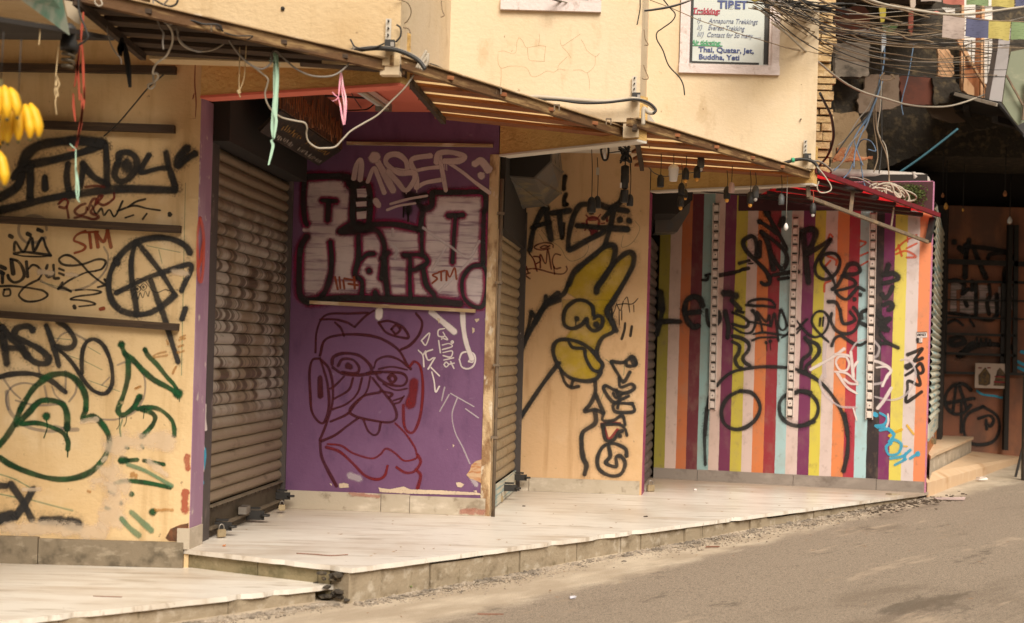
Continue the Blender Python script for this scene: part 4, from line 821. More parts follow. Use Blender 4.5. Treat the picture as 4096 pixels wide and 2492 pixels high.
strokes('graffiti', PK['maroon'], wb, PB, [
   ('S2', 16, '300,370 330,270 420,235 560,230 700,255 820,330 880,430 905,460|940,90 980,150 960,230 900,300 840,330'), ('S2', 13, '300,130 400,130 480,150 530,180|460,240 440,190 400,150|530,180 600,110 660,70|270,350 280,200 340,100 500,90 620,85'), ('S2', 15, '690,150 760,140 850,180 890,250 820,245 740,215 690,150'), ('S2', 15, '775,195 805,168 835,195 805,225 775,195'),
   ('S2', 19, '380,430 390,380 460,355 560,370 630,430 640,480 560,500 450,490 385,450'), ('S2', 17, '420,440 450,395 520,400 560,450 540,490 450,480'), ('S2', 38, '485,438 500,445'), ('S2', 13, '660,450 680,400 750,375 830,400 890,450'), ('S2', 15, '660,480 760,480 850,490 880,530 850,570 770,565 700,530 670,490'), ('S2', 20, '755,520 780,498 805,525 780,550 755,520'), ('S2', 11, '690,460 780,445 880,465|720,560 800,600 880,590'), ('S2', 24, '620,490 700,482'),
   ('S2', 13, '460,510 400,570 370,590|520,520 490,600 390,660|580,520 550,620 480,690 380,730|635,510 610,610 540,690 480,760 370,810'), ('S2', 15, '650,520 720,610 790,700 810,780 760,815 640,800 550,780 500,750 510,710 590,640 700,615'), ('S2', 14, '700,605 780,625 760,650'), ('S2', 11, '800,690 830,680 860,640|790,670 850,650'),
   ('S2', 15, '300,390 250,400 230,480 235,620 245,740 290,810 330,810 360,700 350,560 320,450 300,390'), ('S2', 35, '300,520 303,640'), ('S2', 15, '310,400 360,460 385,570 380,700 340,830 300,930'), ('S2', 15, '310,940 400,900 480,840 550,790'), ('S2', 13, '590,800 620,870 660,900 690,880 705,815'), ('S2', 19, '300,940 310,1040 350,1130 410,1240')], base=.004, soft=.35)
strokes('graffiti', PK['bright_maroon'], wb, PB, [('S2', 16, '900,440 930,410 970,450 985,580 970,760 930,870 890,880 860,830 855,700'), ('S2', 57, '925,550 920,620 900,695'), ('S2', 11, '800,820 870,890 930,980 945,1030'), ('S2', 11, '350,960 440,970 520,1020 640,1055 700,1030 740,990 800,1020 860,1070 930,1060 950,1040'), ('S2', 16, '340,980 430,1010 520,1090 600,1170 680,1195 730,1170 750,1105|810,1115 870,1150 930,1140 970,1080 950,1030'), ('S2', 20, '940,1130 970,1170 950,1255')], base=.0078, soft=.35)
strokes('graffiti', PK['white'], wb, PB, [('S2', 9, '975,270 1030,220 1005,300 975,270|955,335 985,370 992,445|985,370 1003,340|1050,330 1005,350 1020,400 1055,385|1020,460 1065,385|1040,450 1095,505|1045,480 1060,540 1070,612 1095,575'),
   ('S2', 8, '1130,190 1090,200 1090,240 1130,240 1120,215|1090,270 1102,352|1110,250 1150,265 1130,240 1110,262|1115,300 1160,290 1180,310 1115,330|1120,350 1180,340 1170,380 1120,370|1125,400 1190,385|1125,430 1140,414 1156,430 1140,446 1125,430|1170,410 1192,456|1160,428 1195,420|1172,280 1180,272 1188,280 1180,288 1172,280'), ('S2', 10, '1228,395 1245,355 1285,345 1325,360 1335,400 1320,440 1285,458 1245,445 1228,395|1290,410 1320,372 1318,412 1290,410'), ('S2', 30, '1250,80 1255,180 1275,290 1312,390'), ('S2', 36, '1040,80 1100,130 1195,212'), ('S2', 46, '695,70 692,110')], base=.009, soft=.4)
strokes('graffiti', PK['haze_white'], wb, PB, [('S2', 8, '1215,650 1180,760 1200,880 1250,980 1298,1090|1170,622 1325,710|1270,725 1355,785|1160,630 1098,740|1130,580 1110,670'), ('S2', 40, '500,1170 560,1190'), ('S2', 30, '1300,1170 1340,1230')], base=.009, soft=.5)
mb = MB()
for s in ('425,1225 460,1218 490,1228 492,1248 430,1252', '1205,1218 1230,1213 1262,1228 1240,1250 1215,1245', '1330,128 1360,122 1362,135 1342,150', '1312,182 1330,190 1328,212 1315,225', '362,1222 378,1225 380,1240', '1080,120 1100,125 1092,160', '1184,962 1194,968 1186,985', '1320,1272 1345,1268 1345,1282', '1400,120 1412,300 1404,700 1390,980 1380,1050 1395,1060 1412,700 1420,300', '690,1250 760,1262 860,1243 900,1262 1100,1268 1360,1285 1380,1300 900,1290 700,1280'): fill(mb, P('S2', s), PB, .0105, 3)
mb.build('bare_plaster', paint('bare_plaster_patch', (.66, .52, .38), .95, wear=0, amp=1.0, gs=70), wb)
mb = MB(); fill(mb, P('S2', '1390,1058 1340,1072 1308,1098 1300,1130 1275,1165 1300,1190 1345,1205 1380,1225 1392,1150'), PB, .011, 3)
mb.build('exposed_brick', paint('brick_patch_orange', (.50, .23, .10), .97, c2=(.62, .42, .25), scale=14, stretch=(1, 1, 3), wear=0), wb)
strokes('red_smear', PK['redsmear'], wb, (-1.58, 9.145, -.13, 8.995), [('S2', 22, '500,1290 600,1300 690,1310'), ('S2', 34, '1240,1410 1390,1410')], base=.004, soft=.6)

# ---- rabbit wall
mb = MB(); fill(mb, P('S3', '955,935 1030,895 1055,930 1030,1030 1110,980 1170,945 1195,980 1170,1070 1080,1240 1000,1370 1010,1430 1050,1499 655,1499 655,1430 690,1340 760,1300 680,1250 720,1150 800,1060 900,980'), PC, .003, 20)
fill(mb, P('S4', '580,0 900,0 885,70 930,150 920,210 840,270 810,380 850,440 830,500 760,530 650,530 560,450 520,340 530,280 600,255 640,200 590,150'), PC, .0035, 20)
mb.build('graffiti', PK['yellow'], wc)['label'] = 'yellow fill of the rabbit'
strokes('graffiti', PK['green_thin'], wc, PC, [('S3', 4, '500,790 560,860 640,920 680,990 730,1020 820,980 850,910 810,870 740,880|1200,720 1235,780 1180,880 1100,915 1110,830|480,815 520,880|590,860 650,850'), ('S4', 5, '870,395 920,430|1000,400 990,500|840,660 880,560')], base=.004)
strokes('graffiti', PK['wine'], wc, PC, [('S3', 10, '560,905 520,925 490,920 520,903 550,912|585,918 580,893 520,882 455,903 450,925 500,937 560,925|405,960 440,1010 465,1095|440,985 480,990 490,1020 450,1045|490,1070 490,970 530,1040 545,930 572,1080|640,975 600,968 580,1020 600,1075 642,1070|350,1100 400,1080 470,1080 590,1112 660,1115 690,1085 685,1060|385,1060 397,1102|370,1122 412,1108|380,1130 412,1152|590,1060 597,1118')], base=.005, soft=.2)
strokes('graffiti', PK['crimson'], wc, PC, [('S3', 15, '848,770 838,715 880,690 928,712 922,770'), ('S3', 30, '860,705 905,702'), ('S3', 40, '872,785 900,790 885,810'), ('S3', 9, '885,668 885,650|850,695 832,675|925,690 940,670|822,736 800,735|945,737 972,735|836,770 822,790|935,770 955,782'), ('S3', 18, '985,690 990,720'), ('S4', 15, '840,825 900,815 965,822|865,850 890,925 950,862'), ], base=.005, soft=.25)
strokes('graffiti', PK['black_worn'], wc, PC, [('S3', 34, '675,385 668,430 665,480'), ('S3', 34, '682,520 668,560 672,600'), ('S3', 26, '665,740 660,800 652,850'), ('S3', 22, '690,590 692,598')], base=.0055, soft=.5)
strokes('graffiti', PK['black'], wc, PC, [('S3', 38, '410,940 440,780 500,650 525,618'), ('S3', 42, '532,620 550,750 570,858'), ('S3', 31, '430,770 500,745 562,728'), ('S3', 37, '570,662 640,652 708,640'), ('S3', 36, '632,660 640,750 652,828'), ('S3', 35, '870,655 858,602 790,602 740,680 705,820 700,920 720,932 850,860 970,800'), ('S3', 37, '930,592 1000,620 1142,645'), ('S3', 42, '1118,510 1085,580 1030,620'), ('S3', 28, '1040,620 1000,660 960,700'), ('S3', 35, '1040,640 1010,780 970,912'), ('S3', 38, '765,755 950,770 1145,782'), ('S3', 42, '1084,709 1087,711|1154,717 1157,719'),
   ('S3', 37, '700,1200 740,1110 800,1050 900,970 970,912 1030,902 1050,940 1030,1040 980,1130 918,1215 910,1255'), ('S3', 35, '915,1215 1000,1090 1080,1000 1150,955 1188,978 1180,1060 1100,1210 1020,1340 990,1400 1020,1470 1060,1540'), ('S3', 31, '700,1195 660,1270 580,1310 540,1330 530,1285|625,1258 560,1312'), ('S3', 36, '530,1335 490,1410 450,1480'), ('S4', 32, '560,0 480,30 420,110 340,260 275,392'), ('S4', 19, '375,80 355,180 310,330 280,390'), ('S4', 26, '375,80 402,120'),
   ('S4', 23, '790,100 780,40 730,5 670,5 610,50 590,110 600,170 650,190 710,165 745,125 750,170 790,205 840,180 850,125 820,105 795,122'), ('S4', 34, '677,124 679,126'), ('S4', 6, '672,140 672,166'), ('S4', 40, '807,164 809,166'), ('S4', 25, '930,0 880,70 920,150 920,210 850,250 815,320 815,380 850,430 830,482'), ('S4', 21, '830,482 780,460 740,390 730,330'), ('S4', 19, '620,270 650,315 720,322'), ('S4', 23, '820,380 760,320 690,280 600,262 540,280 520,340 550,430 620,510 720,540 800,530 840,482'),
   ('S4', 18, '570,470 600,550 640,582 692,575|640,575 656,530'), ('S4', 27, '558,420 480,520 390,650 290,802'), ('S4', 23, '800,540 800,620 770,690 730,742 800,730 852,752 830,690 805,630'), ('S4', 28, '800,740 800,820 720,880 710,960 720,1050 742,1100 730,1160'),
   ('S4', 20, '905,415 950,490 990,545 1032,480|910,410 990,415 1050,375 1075,430 1020,440 1000,415|960,520 970,580 1040,560 1060,590 1000,620 930,600 870,570 860,600 920,680 980,660 1022,640'), ('S4', 30, '1040,385 1062,425'), ('S4', 17, '920,620 940,650 990,622'), ('S4', 20, '1050,690 1060,740 990,750 930,740 930,690 1040,690|940,600 960,660 950,720'), ('S4', 18, '860,750 850,800 920,802 980,770 1000,830|860,850 850,830 960,830 1000,860 1012,902'), ('S4', 22, '850,840 870,930 920,932 960,880 982,872'), ('S4', 28, '964,904 966,906'),
   ('S4', 22, '1010,1040 1000,990 920,955 850,980 815,1060 830,1130 900,1170 970,1160 1000,1090 970,1040 940,1050 940,1110 870,1085 900,1040 890,970')], base=.0075)
strokes('graffiti', PK['black_hard'], wc, PC, [('S3', 6, '1025,1440 1050,1380 1060,1350 1120,1340 1180,1340 1222,1300|1060,1340 1090,1390 1112,1320|1080,1390 1082,1499|1100,1390 1100,1460|1152,1340 1160,1402|1190,1350 1192,1400|1120,1310 1140,1290 1150,1330'), ('S4', 14, '1000,155 995,200 977,260|1045,175 1035,240'), ('S4', 10, '910,60 915,130')], base=.0115, soft=.2)

# ---- striped wall
strokes('graffiti', PK['orange'], wd_, PD, [('V2', 24, '1150,780 1250,680 1400,600|1280,760 1400,700|1150,830 1270,790 1390,860 1280,870|1180,720 1220,850|720,670 790,690 725,745|720,850 815,810|720,970 815,915|300,980 365,905|290,1280 300,1180 370,1150|330,850 430,900 430,960|340,640 360,590 390,620|1290,620 1290,680')], base=.003, soft=.5)
strokes('graffiti', PK['black'], wd_, PD, [('V1', 80, '1515,310 1530,345'), ('V1', 42, '1520,330 1600,480 1700,650 1760,770'), ('V1', 56, '1432,438 1440,442'), ('V1', 40, '1440,440 1540,505 1640,580'), ('V1', 48, '1400,870 1400,720 1370,630 1310,620 1240,680 1270,780 1380,900 1500,1020 1550,1110'), ('V1', 60, '1470,580 1540,720 1600,1010'), ('V1', 46, '1440,680 1430,860'), ('V1', 46, '1450,560 1620,680 1740,800 1760,920 1710,1010 1640,940 1560,800'), ('V1', 42, '1600,1080 1780,1050 1900,1040'), ('V1', 34, '1660,1130 1780,1112'), ('V1', 40, '1455,1170 1490,1195 1550,1180 1560,1100'), ('V1', 70, '1715,410 1690,480'), ('V1', 34, '1910,530 1900,820 1880,940'),
   ('V1', 26, '745,1140 800,1140 820,1100 780,1085 840,1070'), ('V1', 34, '1190,940 1310,905'), ('V1', 14, '1300,945 1355,940'), ('V1', 70, '240,1290 260,1490'), ('V3', 60, '270,0 240,130 200,290'), ('V3', 50, '200,150 340,135 480,140'), ('V1', 62, '540,1480 560,1390 640,1340 720,1370 750,1450'), ('V3', 60, '530,0 570,130 640,200 700,190'), ('V3', 56, '540,40 720,20'), ('V3', 42, '800,0 810,130 840,190|940,20 960,100 930,170'), ('V1', 78, '1010,1300 1080,1300 1150,1330'), ('V1', 50, '1100,1380 1200,1490'), ('V3', 52, '1020,20 1060,200 1050,330'),
   ('V1', 26, '1620,1440 1560,1380 1420,1370 1310,1400 1320,1440 1480,1450 1620,1470|1270,1440 1400,1452 1480,1450'), ('V3', 32, '1110,30 1230,80 1300,150 1260,205 1110,170'), ('V3', 30, '1150,10 1240,30'), ('V3', 25, '1300,140 1420,160 1520,180 1560,190|1350,0 1390,90 1370,210 1320,275 1220,270 1110,210|1340,10 1430,100 1470,260|1360,0 1420,130 1400,20 1510,140 1550,60 1570,200 1610,40 1640,200 1660,370'), ('V3', 22, '1680,0 1660,170 1700,240 1750,210 1740,100 1690,0|1700,0 1770,190|1360,290 1480,270 1640,290 1740,300 1800,250|1345,365 1450,330 1650,330'), ('V3', 36, '1511,388 1513,392|1561,373 1563,377'), ('V3', 8, '1518,400 1520,490|1562,390 1568,480'), ('V3', 18, '1880,130 1940,200 2010,280 2095,325|1700,330 1800,280 1920,200 2000,110|1880,280 1920,230'),
   ('V3', 40, '1110,380 1190,430 1180,520 1140,590 1170,670 1220,700|1110,310 1220,340 1300,400 1300,480 1240,560 1250,620 1320,670'), ('V4', 40, '60,330 130,440 120,520 30,600 10,700|80,360 200,410 230,500 160,600 80,670 70,740'), ('V3', 33, '920,910 1000,820 1120,740 1300,700 1500,680 1760,690|1870,710 1960,740 2090,810'), ('V4', 38, '-15,735 130,790 270,890 390,1030 480,1180 540,1330 570,1499'), ('S6', 24, '1463,760 1485,900 1480,1030 1455,1140'), ('V3', 34, '830,1040 800,1250 780,1499'), ('S6', 20, '545,720 530,900 535,1095'),
   ('V3', 40, '1200,970 1080,1030 1000,1130 975,1250 1020,1370 1130,1430 1260,1410 1380,1320 1440,1190 1410,1070 1330,990 1200,970|1880,990 1770,1010 1690,1080 1670,1180 1700,1290 1800,1370 1940,1390 2090,1340|1860,990 1950,970 2050,990'), ('V4', 40, '-20,968 100,1000 190,1080 220,1190 180,1300 80,1370 -15,1392'),
   ('V2', 70, '30,560 60,800 100,1160'), ('V2', 60, '20,560 120,530 190,560 160,680 80,820'), ('V2', 50, '80,830 220,750 365,655'), ('V2', 36, '370,1090 260,950 270,860 340,820 430,830 480,910 450,1030 370,1110 280,1130 200,1080 180,980 230,860 360,680'), ('V2', 26, '290,980 380,1100 420,1200'), ('V2', 44, '390,1250 460,1190 560,990 590,950 680,950 720,1030 650,1070 540,1070'), ('V2', 33, '500,1090 640,1140 660,1200 560,1240 430,1270'), ('V2', 36, '430,1280 480,1340 560,1370 640,1290 700,1230 770,1262'), ('V2', 46, '721,1314 723,1316|652,1369 654,1371'),
   ('V2', 60, '1060,960 1030,1050'), ('V2', 50, '1000,1080 1120,1060 1180,1110 1120,1150 1000,1180|1110,1220 1070,1310 1020,1360 980,1310|1000,1440 1080,1410 1110,1460 1060,1499'), ('V2', 40, '340,1400 430,1410 480,1499'), ('V4', 34, '380,40 370,130 430,240 540,285 650,250 710,130 690,30 640,-30|480,-10 520,160 660,120 600,20'), ('V4', 34, '380,430 420,340 490,310 560,350 640,400 720,420 800,380'), ('V4', 26, '340,380 250,300 160,190 145,100 200,25 280,20 340,90 330,200 270,290 180,325 100,290 0,190'), ('V4', 23, '245,100 235,190|282,90 272,190'), ('V4', 18, '0,190 90,110'),
   ('V4', 44, '740,100 740,30 800,0|720,150 800,190'), ('V4', 52, '920,30 1000,110 1080,100 1020,150 960,170 1060,240 980,230'), ('V4', 34, '960,280 1040,380 1180,455|960,400 1060,402')], base=.0045)
strokes('graffiti', PK['black_hard'], wd_, PD, [('V1', 46, '960,1082 1130,1050'), ('V1', 40, '1140,1045 1200,1030|1215,1020 1235,1010|1250,1010 1300,998'), ('V4', 35, '1290,535 1380,500 1470,460 1400,560 1380,610 1470,577'), ('V4', 66, '1285,680 1325,662'), ('V4', 33, '1270,780 1350,730 1440,640 1480,720 1440,760 1390,700|1390,720 1440,860 1420,900 1300,850 1290,950 1270,1100 1350,1060 1460,980')], base=.009, soft=.25)
strokes('graffiti', PK['haze_white'], wd_, PD, [('V4', 44, '300,400 290,600 300,800'), ('V4', 22, '610,490 680,390 800,350|400,1110 500,1160 680,1170|1210,600 1290,590 1360,660 1390,800 1340,930 1230,1040 1080,1080 900,1040'), ('V4', 28, '270,780 240,860 280,990 400,1110'), ('V4', 28, '890,890 990,870 1050,810|890,370 950,450 930,540 890,570')], base=.0125, soft=.5)
strokes('graffiti', PK['white'], wd_, PD, [('V4', 32, '125,715 280,630 400,560 530,465|690,620 640,700 640,820|890,610 980,640 1090,720 1040,800 990,910'), ('V4', 24, '560,560 470,560 430,630 480,720 560,720 590,640 560,570|420,530 560,540 620,580|420,740 560,760 690,870|920,690 1030,680 1090,720'), ('V4', 34, '610,505 640,800|930,1180 1010,1080 1095,935'), ('V4', 28, '450,760 560,920 680,1000|530,830 600,880 690,890'), ('V4', 20, '640,1180 680,1320|1055,1250 1060,1330 1040,1400')], base=.0148, soft=.45)
strokes('graffiti', PK['blue'], wd_, PD, [('V4', 46, '895,1250 915,1262'), ('V4', 26, '960,1235 1040,1290 1010,1370 905,1390'), ('V4', 32, '960,1442 1060,1430 1130,1490'), ('S6', 18, '1680,845 1740,850 1790,900 1760,942'), ('S6', 16, '1770,950 1740,980 1760,1030 1820,1020 1840,960 1790,930 1770,960'), ('S6', 18, '1770,1055 1850,1040 1900,1000|1800,1097 1870,1060'), ('S6', 16, '1870,1020 1860,1060|1900,1055 1950,1022'), ('S6', 30, '1949,1024 1951,1026')], base=.0152, soft=.2)
strokes('graffiti', PK['gold'], wd_, PD, [('S6', 16, '1760,905 1800,880 1845,862|1880,835 1922,892'), ('S6', 10, '1840,970 1880,975')], base=.0152)
# sticker on the orange stripe
mb = MB(); fill(mb, P('V4', '1398,268 1522,264 1526,328 1402,332'), PD, .016, 1.5); fill(mb, P('V4', '1402,334 1470,332 1468,392 1404,394'), PD, .016, 1.5); mb.build('sticker', paint('sticker_paper', (.66, .60, .58), .97, wear=.15), wd_)
strokes('sticker_print', PK['black_hard'], wd_, PD, [('V4', 8, '1400,268 1520,264'), ('V4', 6, '1404,285 1412,312 1420,283|1424,312 1430,286 1437,312|1442,312 1442,285 1455,288 1452,298 1443,299|1472,284 1460,290 1472,302 1460,311|1478,283 1479,311|1490,283 1480,296 1491,310|1495,282 1502,295 1510,281|1502,295 1502,310'), ('V4', 26, '1410,345 1412,378'), ('V4', 6, '1438,345 1440,382|1402,392 1465,392')], base=.0175, soft=.15)
# ================================================================ awnings
tlm, tt_, tN, tL, tb_ = nodes('dusty_translucent_sheet'); tb_.inputs['Base Color'].default_value = (.50, .40, .26, 1); tb_.inputs['Roughness'].default_value = .6
tl = tN.new('ShaderNodeBsdfTranslucent'); tl.inputs[0].default_value = (.85, .72, .52, 1); mx = tN.new('ShaderNodeMixShader'); mx.inputs[0].default_value = .8
tL.new(tb_.outputs[0], mx.inputs[1]); tL.new(tl.outputs[0], mx.inputs[2]); tL.new(mx.outputs[0], tN['Material Output'].inputs[0])
def awning(P1, P2, P3, name, label, mat_s, fr, slw, edge_w=.05, sheet=None, sheet_mat=None):
    P1, P2, P3 = Vector(P1), Vector(P2), Vector(P3)
    t = thing('slatted_awning', label, 'awning', tuple((P1 + P2 + P3) / 3), group='slatted awnings along the upper wall')
    mb = MB(); mb.bar(P1 + (P1 - P2).normalized() * .05, P2, .035, edge_w); mb.build('front_rafter', M['wood_edge'], t)
    mb = MB(); mb.bar(P1 + Vector((0, 0, edge_w / 2 + .006)), P2 + Vector((0, 0, edge_w / 2 + .006)), .07, .006); mb.build('edge_strip', M['batten'], t)
    for f in fr:
        a = P1.lerp(P3, f); b = P1.lerp(P2, f); d = (b - a).normalized()
        mb = MB(); mb.bar(a - d * .03, b - d * .02, slw, .02); mb.build('slat', mat_s, t)
    mb = MB(); a = P1.lerp(P3, -.02); mb.bar(a + Vector((.01, 0, -.03)), P3 + Vector((.01, 0, -.03)), .03, .035); mb.build('side_rafter', M['wood'], t)
    if sheet:
        mb = MB(); u = Vector((0, 0, sheet)); A = [P1 + u, P2 + u, P3 + u]; mb.hexa(A[::-1], [p + Vector((0, 0, .006)) for p in A[::-1]]); mb.build('roof_sheet', sheet_mat or M['wood'], t)
    return t
aw1 = awning((-1.93, 5.62, 2.63), (-.60, 6.68, 2.575), (-1.90, 6.52, 2.60), 'a', 'dark closed slatted awning over the first bay below tangled wires', M['wood'], [.22, .42, .62, .82, 1.0], .10, sheet=.018)
aw2 = awning((-.63, 6.62, 2.60), (.77, 8.44, 2.56), (-.47, 8.00, 2.58), 'b', 'open red-brown slatted awning linking the first and second bays', M['wood_red'], [.20, .40, .60, .80, .99], .118, sheet=.018, sheet_mat=tlm)
aw3 = awning((.72, 8.16, 2.60), (2.30, 10.05, 2.56), (.93, 9.78, 2.58), 'c', 'slatted awning with hanging bulb sockets before the striped wall', M['wood_red'], [.22, .42, .62, .80, .99], .135, sheet=.018, sheet_mat=tlm)
# clips standing on the front rafters
def clip(mb, p): mb.box((p.x, p.y, p.z + .03), (.035, .012, .008)); mb.box((p.x - .014, p.y, p.z + .012), (.007, .012, .034)); mb.box((p.x + .014, p.y, p.z + .012), (.007, .012, .034))
for px, py, d, lab in ((1752, 289, 6.9, 'small dark clip on the rafter nearest the white cable stub'), (1994, 363, 7.25, 'small dark clip on the second awning rafter below the left window'), (2227, 430, 7.6, 'small dark clip midway down the second awning rafter'), (2434, 485, 8.0, 'small dark clip near the low end of the second awning'), (834, 113, 6.0, 'small rusty clip on the first awning beside the black cable')):
    mb = MB(); clip(mb, at_d(px, py + 10, d)); tag(mb.build('rafter_clip', M['rust']), lab, 'clip', 'clips on the awning rafters')
# red awning
RP1, RP2, RP3 = Vector((2.28, 9.97, 2.60)), Vector((3.74, 11.50, 2.46)), Vector((2.20, 11.9, 2.62))
t = thing('red_awning', 'red sheet awning on dark rafters with an empty angle-iron sign frame', 'awning', tuple((RP1 + RP2 + RP3) / 3))
rs_m, rt, rN, rL, rb_ = nodes('red_translucent_sheet'); rb_.inputs['Base Color'].default_value = (.62, .012, .022, 1); rb_.inputs['Roughness'].default_value = .5
tl = rN.new('ShaderNodeBsdfTranslucent'); tl.inputs[0].default_value = (.95, .03, .04, 1); mx = rN.new('ShaderNodeMixShader'); mx.inputs[0].default_value = .45
rL.new(rb_.outputs[0], mx.inputs[1]); rL.new(tl.outputs[0], mx.inputs[2]); rL.new(mx.outputs[0], rN['Material Output'].inputs[0])
mb = MB(); NX, NY = 60, 8; rows = []
for i in range(NX + 1):
    f = i / NX; a, b = RP1.lerp(RP3, 1 - f) if False else RP1.lerp(RP2, f), RP3.lerp(RP2, f); a = a.lerp(b, .04); rows.append([mb.V(a.lerp(b, j / NY) + Vector((0, 0, .014 + .006 * math.sin(i * 1.6)))) for j in range(NY + 1)])
for r0, r1 in zip(rows, rows[1:]):
    for j in range(NY): mb.face((r0[j], r1[j], r1[j + 1], r0[j + 1]), True)
mb.build('roof_sheet', rs_m, t)
mb = MB(); mb.bar(RP1, RP2, .03, .035); mb.build('front_rafter', mat('red_painted_rafter', (.16, .012, .018), [((.05, .02, .02), 9, (1, 1, 1), .5, .7, .7)], rough=.6), t)
for f in (.0, .22, .42, .62, .80, .95):
    a = RP1.lerp(RP3, f); b = RP1.lerp(RP2, f) if f else RP2; 
    if f == 0: continue
    e_ = RP2.lerp(RP1, (1 - f) * .75); mb = MB(); mb.bar(a, e_ + (a - e_).normalized() * .10 - Vector((0, 0, .02)), .09, .03); mb.build('rafter', M['black'], t)
dR = lambda px: 10.02 + (px - 3240) / 475 * 1.45
fr_ = [(3232, 737), (3234, 788), (3712, 968), (3731, 872)]
mb = MB(); p = [at_d(x, y, dR(x)) for x, y in fr_]
mb.bar(p[1], p[2], .026, .026); mb.build('frame_rail', M['rust'], t)
mb = MB(); mb.bar(p[0], p[1], .03, .02); mb.build('hanger', M['rust'], t); mb = MB(); mb.bar(at_d(3412, 755, dR(3412)), at_d(3402, 846, dR(3402)), .03, .014); mb.build('hanger', M['rust'], t); mb = MB(); mb.bar(at_d(3575, 830, dR(3575)), at_d(3565, 905, dR(3565)), .014, .01); mb.build('hanger', M['rust'], t)
mb = MB(); mb.bar(p[2], p[3], .05, .03); mb.build('end_strut', M['black'], t)

# ================================================================ wires and cables
NC = [0]
def wire(pts, r, mat_, label, cat='cable', group=None, name='cable', n=10, nn=6):
    q = smooth([at_d(*p) if not isinstance(p, Vector) else p for p in pts], n=n)
    mb = MB(); mb.tube(q, r * .82, nn); return tag(mb.build(name, mat_), label, cat, group)
def W(c, s, d0, d1=None):                       # crop points with a depth running from d0 to d1
    q = P(c, s); n = len(q); d1 = d0 if d1 is None else d1
    return [(x, y, d0 + (d1 - d0) * i / max(n - 1, 1)) for i, (x, y) in enumerate(q)]
# thick supply cable along the upper walls
wire(W('R4', '1050,405 1200,402 1350,378 1500,362 1640,372 1750,410 1830,460 1875,520', 6.53, 6.5), .014, M['cable_black'], 'thick black cable bending round the upper wall corner by its metal bracket', n=12)
wire(W('R4', '1060,398 1200,392 1350,366 1500,350 1640,360 1760,400 1840,450 1880,500', 6.54, 6.5), .007, M['cable_grey'], 'thin grey cable strapped on top of the thick black corner cable')
wire(W('T5', '900,1010 1000,965 1110,955 1250,965 1500,985 1750,1000 1950,985 2060,975 2180,1010 2260,1070 2250,1110 2200,1105 2155,1075 2150,1230', 8.12, 8.08), .017, M['cable_white'], 'thick dirty white cable along the upper wall under the left window', n=12)
wire(W('T5', '1090,980 1300,985 1550,1015 1800,1010 2060,980 2200,1010 2275,1080 2250,1120', 8.11, 8.07), .010, M['cable_black'], 'black cable running beneath the dirty white one on the upper wall', n=12)
wire(W('W7', '-120,215 0,180 130,145 260,140 380,175 450,250 475,350', 9.85, 9.8), .016, M['cable_black'], 'thick black cable with a green tape mark above the red awning', n=12)
wire(W('W7', '380,165 470,170 560,220 640,290 655,330 620,355', 9.83, 10.4), .010, M['cable_grey'], 'grey cable loop leaving the bracket above the red awning')
mb = MB(); mb.tube([at_d(3166, 641, 9.83), at_d(3177, 640, 9.83)], .0185, 8); tag(mb.build('tape_wrap', mat('green_tape', (.06, .38, .22))), 'short band of green tape wrapped round the thick black cable', 'tape')
wire(W('W7', '440,250 520,340 600,450 655,550 640,610 560,640 480,630 445,560 470,470', 9.75, 9.7), .006, M['cable_white'], 'pale wire hanging in a loop in front of the red awning')
# tangle over the first awning
wire(W('W5', '830,-20 880,60 940,130 1020,170 1180,150 1290,190 1450,200 1560,230', 5.7, 6.1), .013, M['cable_black'], 'thick black cable lying on the first awning at the upper left')
wire(W('W5', '900,70 1000,110 1120,150 1220,150', 5.72, 5.85), .018, M['cable_white'], 'thick pale cable end lying on the first awning')
wire(W('W5', '670,-10 680,50 730,90 780,70 770,20 740,-20', 5.6), .004, M['cable_white'], 'small pale wire loop at the top left over the awning')
wire(W('W5', '840,20 1000,60 1220,60 1320,-10', 5.8, 5.9), .004, M['cable_black'], 'thin black wire with a kinked end above the first awning')
wire(W('W5', '860,30 960,110 1080,180 1180,210 1290,170', 5.75, 5.9), .005, M['cable_grey'], 'grey wire curling over the dark awning slats')
wire(W('W5', '1540,-20 1560,120 1580,230 1610,310 1660,420 1700,500 1690,620 1700,740', 5.95), .005, M['cable_grey'], 'frayed grey strap dangling before the dark awning')
wire(W('W5', '1560,-10 1680,60 1800,95 1890,60 1920,-20', 5.95), .006, M['cable_black'], 'black wire loop against the cream wall at the top left')
wire(W('W5', '1770,-10 1700,80 1650,200 1680,290 1760,360 1840,350 1890,310 1960,220 1960,160 1900,200 1890,310 1910,500 1960,620 2080,720 2200,770 2280,775', 5.9, 6.1), .0055, M['cable_grey'], 'long curling flat wire looping over the first awning')
wire(W('W5', '1700,100 1760,190 1880,290 1960,330 2100,310 2260,335', 5.95, 6.1), .005, M['cable_black'], 'black wire sagging from the crossed loops to the awning')
wire(W('W5', '1690,290 1760,360 1820,450 1840,560 1820,680 1740,840 1620,930 1560,1010 1545,1100 1600,1100 1620,1160 1560,1220 1545,1110', 5.95, 6.2), .0065, M['cable_white'], 'pale knotted wire hanging down in front of the ochre wall')
wire(W('W5', '1490,1260 1570,1240 1550,1310 1490,1330 1470,1270 1560,1230|'.replace('|', ''), 6.2), .005, M['cable_white'], 'small pale wire knot below the hanging wire')
wire(W('R1', '1225,560 1110,660 1000,790 880,930 780,1020', 6.3, 7.15), .005, M['cable_black'], 'thin black wire slanting across the ochre wall')
wire(W('W5', '840,330 860,470 890,600 940,720 1010,820 1060,880 1070,960', 5.95), .004, M['cable_grey'], 'thin dull wire hanging beside the black cloth strips')
